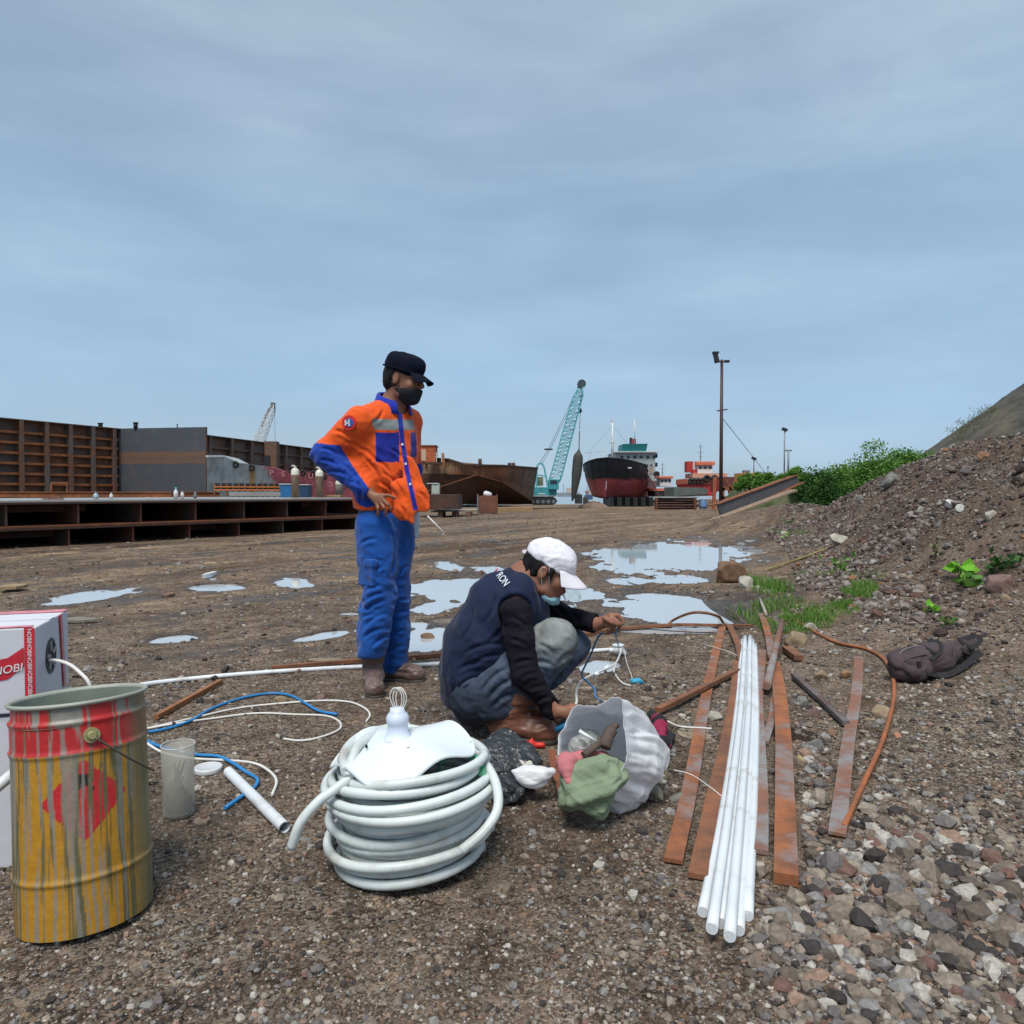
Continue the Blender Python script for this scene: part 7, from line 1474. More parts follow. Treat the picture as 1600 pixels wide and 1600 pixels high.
def cutters():
    t = thing('hand_tool', 'blue handled cutting tool held in the near hand', 'hand tool', P(888, 1135, 2.83)); h = mat('tool_blue', (.01, .10, .22), .4)
    MB().tube([P(868, 1141, 2.80), P(885, 1134, 2.80), P(906, 1126, 2.80)], [.012, .013, .009], 10).build('handle', h, t); MB().tube([P(872, 1132, 2.83), P(888, 1124, 2.82), P(906, 1120, 2.81)], [.009, .010, .007], 10).build('handle', BLK, t); MB().box(P(909, 1121, 2.81), (.03, .012, .022)).build('jaw', GRY, t)
cutters()

# hose coil with the wavy lamp on top
def coil():
    C0 = P(640, 1187, 2.0); g0 = gz(C0.x, 2.0); t = thing('hose_coil', 'big coil of thick white hose standing in the foreground', 'hose coil', (C0.x, 2.0, g0)); r_ = .0125
    hm = mat('hose_white', (.60, .65, .64), .42, var=.08, sc=6, dirt=(.40, .38, .33), dirt_amt=.36, dsc=7); rg = random.Random(3); pts = []; top_z = C0.z-.004; nt_ = int((top_z-g0-.02)/.0245); tilt = (.03, -.05)
    def ring(z, Rr, ph, n=44, cx=0, cy=0, dz=0, wb=0, wp=0): return [Vector((C0.x+cx+math.cos(ph+2*math.pi*i/n)*Rr*(1+.03*wb*math.sin(2*math.pi*i/n*2+wp)), 2.0+cy+math.sin(ph+2*math.pi*i/n)*Rr*(1+.03*wb*math.cos(2*math.pi*i/n*2+wp)), z+dz*i/n+.008*wb*math.sin(2*math.pi*i/n*2+wp)*min(1, (z-g0)/.05)*math.sin(math.pi*i/n) + (tilt[0]*math.cos(ph+2*math.pi*i/n)+tilt[1]*0)*Rr*2)) for i in range(n)]
    for k in range(nt_+1): pts += ring(g0+.014+.0245*k, .205+rg.uniform(-.012, .012)+.010*math.sin(k), 0, cx=rg.uniform(-.014, .014), cy=rg.uniform(-.014, .014), dz=.0245, wb=rg.uniform(.3, 1.2), wp=rg.uniform(0, 6))
    for k in range(nt_-1): pts += ring(top_z-.006-.0245*k, .174+rg.uniform(-.006, .006), 0, cx=rg.uniform(-.005, .005), dz=-.0245)
    MB().tube(pts, r_, 10).build('hose_turns', hm, t)
    MB().tube(spline([P(540, 1205, 1.86), P(536, 1180, 1.95), P(560, 1152, 2.08), P(605, 1138, 2.18), P(640, 1135, 2.2)], 8), r_, 10).build('hose_loop', hm, t)
    lp = [P(545, 1215, 1.85), P(560, 1165, 1.95), P(610, 1138, 2.12), P(665, 1143, 2.16), P(720, 1163, 2.1), P(755, 1190, 1.98), P(775, 1225, 1.9), P(777, 1265, 1.84), P(755, 1300, 1.80), P(720, 1330, 1.78)]
    MB().tube(spline(lp, 8), r_, 10).build('hose_loop', hm, t); MB().tube(spline([P(548, 1215, 1.86), P(520, 1236, 1.84), P(498, 1252, 1.82), P(470, 1285, 1.80), P(455, 1325, 1.80)], 8), r_, 10).build('hose_end', hm, t)
    gm = mat('green_tape', (.02, .26, .13), .4, var=.2)
    for (u_, v_, Y, du, dv, w_) in ((731, 1160, 2.03, 12, 34, .018), (748, 1180, 1.98, 6, 32, .020)):
        a, b = P(u_, v_, Y-.03), P(u_+du, v_+dv, Y-.06); mm = MB(); d = (b-a).normalized(); s_ = Vector((1, .2, 0)); s_ = (s_-d*s_.dot(d)).normalized()*w_/2; n_ = d.cross(s_).normalized()*.003; mm.prism([a-s_, a+s_, b+s_, b-s_], n_); mm.build('green_tape', gm, t)
    MB().tube(spline([P(685, 1205, 1.97), P(690, 1190, 2.0), P(702, 1182, 2.05)], 5), .004, 6).build('green_cord', gm, t)
coil()
def lamp():
    c = P(627, 1162, 1.97); t = thing('ceiling_lamp', 'white lamp with a wavy round shade lying on the hose coil', 'lamp', (c.x, c.y, c.z)); lm = mat('lamp_white', (.68, .74, .76), .35, var=.03)
    n, k = 96, 16; V = []; Rm = .188; tl = Matrix.Rotation(R(-6), 3, 'Y') @ Matrix.Rotation(R(6), 3, 'X')
    for side in (0, 1):
        for i in range(k):
            f_ = i/(k-1); r_ = .030+(Rm-.030)*f_
            for j in range(n):
                a = 2*math.pi*j/n; wv = -math.cos(4*a+.25)*.021*f_**2; rr = r_*(1+.05*math.cos(4*a+.25)*f_); V.append(c+tl @ Vector((math.cos(a)*rr, math.sin(a)*rr*.92, .022-.040*f_**1.3+wv-(.0025 if side else 0))))
    Fq = []
    for s_ in (0, 1):
        o_ = s_*n*k
        for i in range(k-1):
            for j in range(n): q = (o_+i*n+j, o_+i*n+(j+1) % n, o_+(i+1)*n+(j+1) % n, o_+(i+1)*n+j); Fq.append(q[::-1] if not s_ else q)
    for j in range(n): a = (k-1)*n; Fq.append((a+j, a+(j+1) % n, n*k+a+(j+1) % n, n*k+a+j))
    mesh_np('shade', [tuple(v) for v in V], Fq, lm, t)
    b = c+Vector((-.008, 0, .016)); MB().lathe(b, [(.040, 0), (.034, .008), (.028, .016), (.027, .040), (.030, .044), (.031, .056), (.026, .066), (.020, .072), (.019, .082), (.001, .083)], 28, M=Matrix.Rotation(R(-2), 3, 'Y')).build('socket', mat('socket_white', (.60, .66, .78), .4), t)
    for i in range(3):
        m = MB(); q = b+Vector((-.004+.004*i, 0, .085)); m.tube(spline([q+Vector((-.006, 0, -.008)), q+Vector((-.018+.004*i, 0, .026)), q+Vector((-.008+.003*i, .003*i, .050)), q+Vector((.010+.002*i, 0, .040)), q+Vector((.014+.002*i, 0, .015)), q+Vector((.008, 0, -.008))], 6), .0016, 5); m.build('wire_loop', CABW, t)
    MB().tube([c+Vector((.012, -.02, -.02)), c+Vector((.016, -.03, -.16))], .019, 16).build('lamp_stem', lm, t)
    for dx, dy in ((.028, -.062), (-.085, -.045), (.062, -.03)): MB().tube([c+Vector((dx, dy, .004)), c+Vector((dx, dy, .012))], .0035, 8).build('screw', BLK, t)
lamp()

# plastic bags and what lies round them
def plastic(name, col, rough, trans=.0, var=.1, bump=.6, bsc=30, alpha=1.0):
    m, t, b, N, L = nodes(name); tc = N('ShaderNodeTexCoord'); n = N('ShaderNodeTexNoise', Scale=6, Detail=4); L(tc.outputs['Object'], n.inputs['Vector']); c = Vector(col); r = ramp(N, [(.3, tuple(c*(1-var))), (.7, tuple(c*(1+var)))]); L(n.outputs['Fac'], r.inputs['Fac']); L(r.outputs['Color'], b.inputs['Base Color']); b.inputs['Roughness'].default_value = rough
    v = N('ShaderNodeTexNoise', Scale=bsc, Detail=3, Distortion=1.5); L(tc.outputs['Object'], v.inputs['Vector']); bu = N('ShaderNodeBump', Strength=bump, Distance=.01); L(v.outputs['Fac'], bu.inputs['Height']); L(wrinkles(N, L, tc, .005, 9, (1, 1, .7), (.3, .4, 0)), bu.inputs['Normal']); L(bu.outputs['Normal'], b.inputs['Normal'])
    last = b.outputs[0]
    if trans: tr = N('ShaderNodeBsdfTranslucent'); tr.inputs[0].default_value = tuple(col)+(1,); x = N('ShaderNodeMixShader'); x.inputs[0].default_value = trans; L(last, x.inputs[1]); L(tr.outputs[0], x.inputs[2]); last = x.outputs[0]
    if alpha < 1: tr = N('ShaderNodeBsdfTransparent'); x = N('ShaderNodeMixShader'); x.inputs[0].default_value = alpha; L(tr.outputs[0], x.inputs[1]); L(last, x.inputs[2]); last = x.outputs[0]
    L(last, t.nodes['Material Output'].inputs['Surface']); return m
WB = plastic('white_film', (.90, .91, .93), .28, .32, .02, .35, 16); KB = plastic('black_film', (.035, .040, .045), .28, 0, .3, .9, 35)
def white_bag():
    n, k = 170, 64; path = [A_(926, 1170, 2.20), A_(945, 1174, 2.28), A_(967, 1181, 2.36), A_(990, 1196, 2.42), A_(1010, 1222, 2.44)]; ctr = spline(path, 16)[:k+1]; ctr = ctr[:k]; rad = np.interp(np.linspace(0, 1, k), [0, .04, .25, .5, .72, .88, 1], [.118, .116, .132, .150, .140, .10, .015])
    V = []; Wn = []
    for i in range(k):
        t_ = (ctr[min(i+1, k-1)]-ctr[max(i-1, 0)]).normalized(); sx = t_.cross(Vector((0, 0, 1))).normalized(); up = sx.cross(t_).normalized()
        for j in range(n):
            a = 2*math.pi*j/n; e = sx*math.cos(a)*.93+up*math.sin(a)*1.12; V.append(ctr[i]+e*rad[i]); Wn.append(e)
    V = np.array([tuple(v) for v in V]); Wn = np.array([tuple(v) for v in Wn]); ii = np.repeat(np.arange(k)/(k-1), n); aa = np.tile(np.arange(n)/n*2*np.pi, k)
    pq = np.stack([np.cos(aa)*2.3, np.sin(aa)*2.3, ii*1.1], -1); d = .030*pln(pq[:, 0], pq[:, 1], pq[:, 2], 3)+.015*pln(pq[:, 0]*2.4, pq[:, 1]*2.4, pq[:, 2]*1.6+3, 5)+.007*pln(pq[:, 0]*5, pq[:, 1]*5, pq[:, 2]*4, 7); d = d*(.35+.65*sst(0, .25, ii))*np.minimum(1, (1.02-ii)*6)
    pk = .034*np.exp(-((aa-1.15)/.30)**2)*(ii < .5)*(1-ii*2) + .02*np.exp(-((aa-2.3)/.25)**2)*(1-ii); V = V+Wn*(d+pk)[:, None]
    V[:, 2] = np.maximum(V[:, 2], hz(V[:, 0], V[:, 1])+.004+.004*np.abs(np.sin(aa*9))); Fq = [(i*n+j, i*n+(j+1) % n, (i+1)*n+(j+1) % n, (i+1)*n+j) for i in range(k-1) for j in range(n)]
    N_ = len(V); ins = V-Wn*.0012; V = np.concatenate([V, ins]); Fq = Fq+[tuple(N_+q for q in f[::-1]) for f in Fq]+[(j, N_+j, N_+(j+1) % n, (j+1) % n) for j in range(n)]+[((k-1)*n+j, (k-1)*n+(j+1) % n, N_+(k-1)*n+(j+1) % n, N_+(k-1)*n+j) for j in range(n)]
    o = mesh_np('plastic_bag', V, Fq, WB, None, True); recenter(o); tag(o, 'white plastic bag lying open with a hammer and cloths in it', 'plastic bag')
    # green and pink cloths hanging out of the mouth
    s = SDF(.0045); s.cone(tuple(A_(895, 1205, 2.16)), tuple(A_(945, 1196, 2.15)), .042, .050, .04); s.cone(tuple(A_(900, 1230, 2.13)), tuple(A_(945, 1225, 2.13)), .046, .050, .04); s.cone(tuple(A_(945, 1205, 2.15)), tuple(A_(966, 1222, 2.13)), .040, .022, .03); s.cone(tuple(A_(905, 1250, 2.14)), tuple(A_(935, 1256, 2.14)), .045, .04, .04)
    o = sdf_obj('green_cloth', s, mat('cloth_green', (.21, .27, .17), .9, var=.12, bump=.3, bsc=200), cr=[(.026, 12, 5, (.8, 0, .3), 4), (.006, 30, 8, (.7, 0, -.4), 3.5)], rel=2); top(o, 'pale green cloth hanging out of the white bag mouth', 'cloth')
    s = SDF(.0045); s.cone(tuple(A_(888, 1192, 2.20)), tuple(A_(938, 1184, 2.22)), .030, .032, .03); s.cone(tuple(A_(886, 1195, 2.17)), tuple(A_(890, 1222, 2.13)), .030, .018, .02)
    o = sdf_obj('pink_cloth', s, mat('cloth_pink', (.48, .16, .17), .9, var=.12), cr=[(.016, 22, 15, (1, 0, .3), 2.5)]); top(o, 'pink cloth tucked behind the green cloth in the bag', 'cloth')
    t = thing('hammer', 'worn dark hammer lying in the mouth of the white bag', 'hammer', tuple(A_(935, 1165, 2.24))); hm = rust('hammer_dark', (.13, .09, .07), (.06, .045, .04), sc=20)
    MB().tube([A_(912, 1180, 2.17), A_(945, 1155, 2.22)], [.012, .010], 10).build('handle', hm, t); MB().tube(spline([A_(944, 1168, 2.21), A_(950, 1150, 2.23), A_(958, 1138, 2.25), A_(966, 1131, 2.26)], 5), [.020]*5+[.019]*5+[.010]*5+[.004], 12).build('head', hm, t)
    s = SDF(.005); s.ell(tuple(A_(905, 1165, 2.30)), (.035, .03, .03)); s.ell(tuple(A_(925, 1155, 2.34)), (.03, .03, .03)); o = sdf_obj('clear_packet', s, plastic('packet_film', (.5, .52, .5), .2, .3, .2, .8, 40), cr=[(.010, 28, 8)]); top(o, 'crumpled clear packet inside the white bag beside the hammer', 'packet')
    o = MB().tube([A_(905, 1142, 2.26), A_(918, 1150, 2.25), A_(932, 1158, 2.24)], [.007, .005, .003], 8).build('white_plug', PVC); top(o, 'small white plastic peg resting against the hammer handle', 'peg')
white_bag()
def glove():
    s = SDF(.0045); s.cone(tuple(GG(1030, 1150)+Vector((0, .02, .05))), tuple(GG(1034, 1180)+Vector((0, 0, .04))), .034, .026, .02); s.cone(tuple(GG(1034, 1178)+Vector((0, 0, .035))), tuple(GG(1044, 1176)+Vector((0, 0, .02))), .020, .010, .02)
    o = sdf_obj('glove', s, attrmat('glove_cloth', .9, .15, 30), None, lambda V, N: np.where((fbm(V[:, 0]*14, V[:, 1]*14, V[:, 2]*14, 2, 5) > -.1)[:, None], np.array((.26, .02, .06)), np.array((.02, .015, .02))), fl=[(.006, 22, (1, 0, 0), 2, 3)]); recenter(o); tag(o, 'crumpled dark red glove behind the white bag', 'glove')
    s = SDF(.0045); s.cone(tuple(GG(1038, 1176)+Vector((0, 0, .018))), tuple(GG(1046, 1160)+Vector((0, 0, .02))), .018, .020, .02); s.cone(tuple(GG(1030, 1192)+Vector((0, 0, .014))), tuple(GG(1046, 1164)+Vector((0, 0, .016))), .018, .014, .02); s.cone(tuple(GG(1018, 1140)+Vector((0, 0, .055))), tuple(GG(1046, 1160)+Vector((0, 0, .02))), .026, .018, .02)
    o = sdf_obj('glove', s, mat('glove_black', (.014, .014, .017), .9), fl=[(.004, 25, (1, 0, 0), 2, 9)]); top(o, 'black glove lying against the dark red glove', 'glove')
glove()
def black_bag():
    c = GG(800, 1232); s = SDF(.0055)
    for (u, v, Y, r_) in ((775, 1168, 2.55, .045), (790, 1180, 2.50, .055), (780, 1200, 2.48, .055), (800, 1215, 2.42, .05), (822, 1180, 2.5, .035), (772, 1225, 2.4, .045), (795, 1240, 2.34, .045), (765, 1185, 2.55, .04)): q = A_(u, v, Y); s.ell((q.x, q.y, max(q.z, gz(q.x, q.y)+r_*.5)), (r_*1.15, r_, r_*.9), .04)
    s.cone(tuple(A_(825, 1195, 2.44)), tuple(A_(838, 1188, 2.44)), .022, .006, .03); s.cone(tuple(A_(812, 1205, 2.36)), tuple(A_(832, 1203, 2.38)), .045, .03, .02, op='s')
    o = sdf_obj('black_bag', s, KB, cr=[(.030, 12, 71, (.5, .2, .7), 1.8), (.014, 26, 73, (-.6, 0, .6), 1.8)], rel=3); recenter(o); tag(o, 'crumpled black plastic bag between the hose coil and white packet', 'plastic bag')
    s = SDF(.0045); s.ell(tuple(A_(832, 1218, 2.34)), (.050, .035, .030)); s.cone(tuple(A_(812, 1212, 2.34)), tuple(A_(800, 1205, 2.34)), .016, .004, .03); s.cone(tuple(A_(852, 1212, 2.34)), tuple(A_(862, 1206, 2.34)), .018, .008, .03)
    o = sdf_obj('white_packet', s, WB, cr=[(.012, 22, 12, (1, 0, .3), 1.5)]); top(o, 'small crumpled white packet on the black plastic bag', 'packet')
    o = MB().tube(spline([A_(806, 1190, 2.45), A_(822, 1196, 2.42), A_(832, 1192, 2.42)], 5), .014, 10).build('roll_core', mat('cream_paper', (.52, .50, .44), .8)); top(o, 'cream roll end showing in the black bag mouth', 'roll')
    s = SDF(.0035); a = GG(822, 1172)+Vector((0, 0, .014)); b = GG(848, 1170)+Vector((0, 0, .014)); s.cone(tuple(a), tuple(b), .013, .011); s.cone(tuple(a+Vector((.018, 0, .006))), tuple(a+Vector((.022, .0, .022))), .007, .006); o = sdf_obj('red_grip', s, mat('grip_red', (.62, .025, .015), .4)); top(o, 'red tool grip on the gravel in front of the tan boot', 'tool grip')
    bar('leather_strap', 'brown strap bent against the left side of the white bag', [(862, 1195), (866, 1225), (874, 1250), (884, 1290)], .026, .006, mat('strap_brown', (.22, .075, .035), .6, var=.2), .05, None, 'strap')
black_bag()
def backpack():
    bm_ = mat('backpack_cloth', (.062, .042, .046), .8, var=.2, sc=10, bump=.3, bsc=220); dk = mat('backpack_black', (.014, .013, .015), .8); g = lambda u, v, h: GG(u, v)+Vector((0, 0, h)); c = GG(1450, 1055)
    t = thing('backpack', 'dark brown backpack lying on the gravel slope at the right', 'backpack', tuple(c)); s = SDF(.006)
    a, b = g(1418, 1064, .085), g(1500, 1032, .065)
    def A_(u, v, Y):
        k = min(1, max(0, (u-1395)/130)); q = GG(u, 1068-46*k); return P(u, v, q.y-.085+.05*k+max(0, 1062-46*k-v)*.0016)
    s.cone(tuple(a), tuple(g(1462, 1052, .085)), .090, .085, .04, sq=(0, -.35, 1), f=.85); s.cone(tuple(g(1462, 1052, .085)), tuple(b), .085, .045, .04, sq=(0, -.35, 1), f=.8); s.cone(tuple(g(1404, 1066, .05)), tuple(g(1432, 1068, .05)), .050, .048, .04)
    s.cone(tuple(b), tuple(g(1520, 1020, .06)), .045, .030, .03); body = sdf_obj('bag_body', s, bm_, t, fl=[(.008, 9, nz((.8, .4, .2)), 4, 3), (.004, 24, nz((.6, .2, .6)), 2, 6)])
    s = SDF(.006); s.cone(tuple(g(1405, 1066, .11)), tuple(g(1440, 1060, .125)), .060, .052, .03, sq=(0, -.6, 1), f=.7); s.cone(tuple(g(1425, 1070, .06)), tuple(g(1446, 1066, .06)), .035, .03, .03); sdf_obj('front_pocket', s, bm_, t, fl=[(.006, 16, nz((.8, .3, .2)), 3, 9)])
    bv = np.empty(len(body.data.vertices)*3, np.float32); body.data.vertices.foreach_get('co', bv); bv = bv.reshape(-1, 3)
    def A_(u, v, Y):
        d = np.array(P(u, v, 1.0))-np.array((0, 0, CAMZ)); d /= np.linalg.norm(d); q = bv-np.array((0, 0, CAMZ)); t_ = q @ d; k = np.linalg.norm(q-t_[:, None]*d, axis=1); k = k < max(.009, k.min()*1.01); i = np.nonzero(k)[0]; return Vector([float(x) for x in bv[i[np.argmin(t_[i])]]])-Vector([float(x) for x in d])*.004
    MB().tube(spline([A_(1392, 1040, 3.95), A_(1398, 1026, 3.95), A_(1414, 1013, 3.98), A_(1435, 1006, 4.02)], 6), .003, 6).build('zip', mat('zip_grey', (.18, .17, .18), .5), t); MB().tube(spline([A_(1395, 1048, 3.93), A_(1408, 1034, 3.92), A_(1430, 1025, 3.95), A_(1450, 1022, 4.0)], 6), .0025, 6).build('zip', dk, t)
    def strap(pts, w_, nm='strap'):
        q = spline(pts, 6); m = MB(); n = len(q); V = []
        for i, p in enumerate(q): t_ = (q[min(i+1, n-1)]-q[max(i-1, 0)]).normalized(); sx = t_.cross(Vector((0, -.8, .6))).normalized()*w_/2; nn_ = sx.cross(t_).normalized()*.005; V += [p-sx, p+sx, p+sx+nn_, p-sx+nn_]
        m.add(V, [(0, 1, 2, 3), (4*n-1, 4*n-2, 4*n-3, 4*n-4)]+[(4*i+j, 4*i+4+j, 4*i+4+(j+1) % 4, 4*i+(j+1) % 4) for i in range(n-1) for j in range(4)]); m.build(nm, dk, t)
    strap([A_(1450, 1050, 4.12), g(1462, 1062, .02), g(1482, 1060, .02), g(1503, 1052, .03), g(1520, 1042, .04), g(1532, 1036, .05), A_(1526, 1024, 4.42), A_(1505, 1016, 4.4)], .030); strap([A_(1502, 1002, 4.42), A_(1518, 994, 4.44), A_(1530, 991, 4.46), A_(1535, 998, 4.44), A_(1527, 1008, 4.4), A_(1515, 1010, 4.4)], .035, 'carry_loop'); strap([A_(1448, 1000, 4.16), A_(1462, 998, 4.16), A_(1472, 1006, 4.14), A_(1470, 1018, 4.10), A_(1455, 1030, 4.08)], .018); strap([A_(1436, 1002, 4.14), A_(1455, 1014, 4.10), A_(1468, 1026, 4.10)], .016)
    MB().box(A_(1438, 1037, 3.90), (.018, .01, .03)).build('buckle', dk, t)
backpack()

# ------------------------------------------------------------------ stones, gravel, plants, grass, litter
def rockmat(name, c): return mat(name, c, .85, var=.28, sc=14, bump=.6, bsc=50, dirt=tuple(q*.6 for q in c), dirt_amt=.35, dsc=5)
def rock(lb, u, v, wpx, hpx, col, seed, sink=.25, grp='loose rocks around the bars and soil bank', pos=None, cut=6):
    p = GG(u, v) if pos is None else pos; w_ = wpx*p.y/F_PX; h_ = hpx*p.y/F_PX; rg = np.random.default_rng(seed); s = SDF(max(.004, w_/26)); Mx = np.array(Matrix.Rotation(rg.uniform(0, 3), 3, 'Z')); 
    s.ell((0, 0, 0), (w_*.62, w_*.5, h_*.72), .01, Mx)
    for k in range(cut+4):
        d = rg.normal(size=3); d[2] = d[2]*.8+.1; d /= np.linalg.norm(d); q = d*np.array((w_*.5, w_*.42, h_*.55))*rg.uniform(.62, .88); s.half(q, d, .004)
    V, Fq = s.surf(); V = V+vnormals(V, Fq)*(.03*w_*fbm(V[:, 0]*5/w_, V[:, 1]*5/w_, V[:, 2]*5/w_, 3, seed))[:, None]; V = V+np.array((p.x, p.y, p.z+h_*(.5-sink)+(0 if pos is None else 0)))
    o = mesh_np('rock', V, Fq, rockmat('rock_%.2f_%.2f_%.2f' % col, col)); return top(o, lb, 'rock', grp)
tan, brn2, gry2, pal, red2, drk = (.26, .19, .12), (.17, .095, .055), (.17, .165, .15), (.36, .34, .29), (.17, .105, .09), (.10, .085, .075)
ROCKS = [('large brown block of rock at the puddle edge', 1138, 910, 55, 34, brn2, .2), ('pale rock wedged behind the brown block', 1164, 918, 30, 20, pal, .3), ('tan rock by the top of the scrap bars', 1245, 1008, 34, 24, tan, .2), ('small tan stone just below the scrap pipe end', 1240, 1022, 18, 10, brn2, .2), ('flat grey stone left of the pale flat bar', 1272, 1172, 38, 20, gry2, .3), ('flat tan stone between the pale bar and bent rod', 1376, 1118, 42, 16, tan, .3), ('rounded ochre stone above the dark slanting bar', 1283, 1062, 24, 18, tan, .3), ('orange brown stone left of the pale bar top', 1319, 1060, 20, 14, (.30, .17, .09), .3), ('pinkish flat stone beside the dark slanting bar', 1272, 1120, 28, 16, red2, .3), ('grey stone right of the thick reddish bar', 1255, 1100, 22, 14, gry2, .3), ('brown stone under the slanting dark bar end', 1300, 1150, 22, 14, brn2, .3), ('yellowish round stone near the bottom of the bars', 1252, 1192, 20, 14, (.34, .28, .13), .3), ('dark stone left of the thick reddish bar', 1206, 1210, 14, 12, drk, .3),
 ('tan flat stone at the foot of the white bag', 1022, 1246, 40, 16, (.25, .22, .16), .3), ('grey flat stone right of the tan one by the bag', 1058, 1250, 26, 14, gry2, .3), ('pale triangular scrap stone between two rusty bars', 1115, 1124, 24, 14, pal, .3), ('white rock at the grass edge below the strip', 1266, 984, 26, 12, pal, .3), ('small orange stone on the gravel right of the rod', 1402, 1152, 14, 10, (.40, .19, .12), .3),
 ('pale slab of rock sticking out of the soil slope', 1311, 850, 30, 20, pal, .3), ('large reddish grey boulder in the soil bank', 1560, 922, 46, 34, red2, .3), ('small tan rock below the reddish boulder', 1574, 940, 16, 14, tan, .3), ('white rock high on the soil bank', 1488, 792, 22, 18, (.55, .53, .50), .3), ('smaller white rock just right of the white rock', 1500, 799, 14, 10, (.55, .53, .50), .3), ('pale angular rock on the soil bank near the right edge', 1547, 810, 18, 18, pal, .3), ('grey rock ledge on the bank crest near the bushes', 1392, 756, 32, 18, gry2, .3), ('dark flat rock on the upper soil bank', 1512, 740, 28, 12, (.15, .13, .12), .3), ('rust coloured rock near the soil bank crest', 1535, 716, 18, 12, (.26, .13, .08), .3), ('small pale rock on the bank left of the white rocks', 1437, 800, 12, 10, pal, .3), ('pale rock on the soil slope above the strip', 1345, 782, 14, 10, gry2, .3), ('pair of whitish stones low on the small heap', 1226, 836, 12, 9, pal, .3), ('tan stone on the right flank of the small heap', 1244, 822, 16, 9, tan, .3), ('light stone at the foot of the soil bank', 1438, 925, 20, 14, (.24, .20, .17), .3),
 ('brown lump of wood like rock in the puddle between the men', 668, 1000, 26, 12, brn2, .3), ('pale stone near the bottom left of the puddle', 700, 958, 10, 7, pal, .3), ('round tan stone left of the standing man boots', 415, 1022, 22, 10, (.2, .15, .11), .4), ('flat pale stone behind the looped white cables', 438, 1098, 26, 12, tan, .4), ('pinkish stone by the end of the blue cable', 500, 1092, 20, 10, red2, .4), ('dark stone behind the long white pipe', 352, 1050, 16, 12, (.03, .03, .03), .3)]
for i, (lb, u, v, w_, h_, c_, sk) in enumerate(ROCKS): rock(lb, u, v, w_, h_, c_, 300+i, sk)

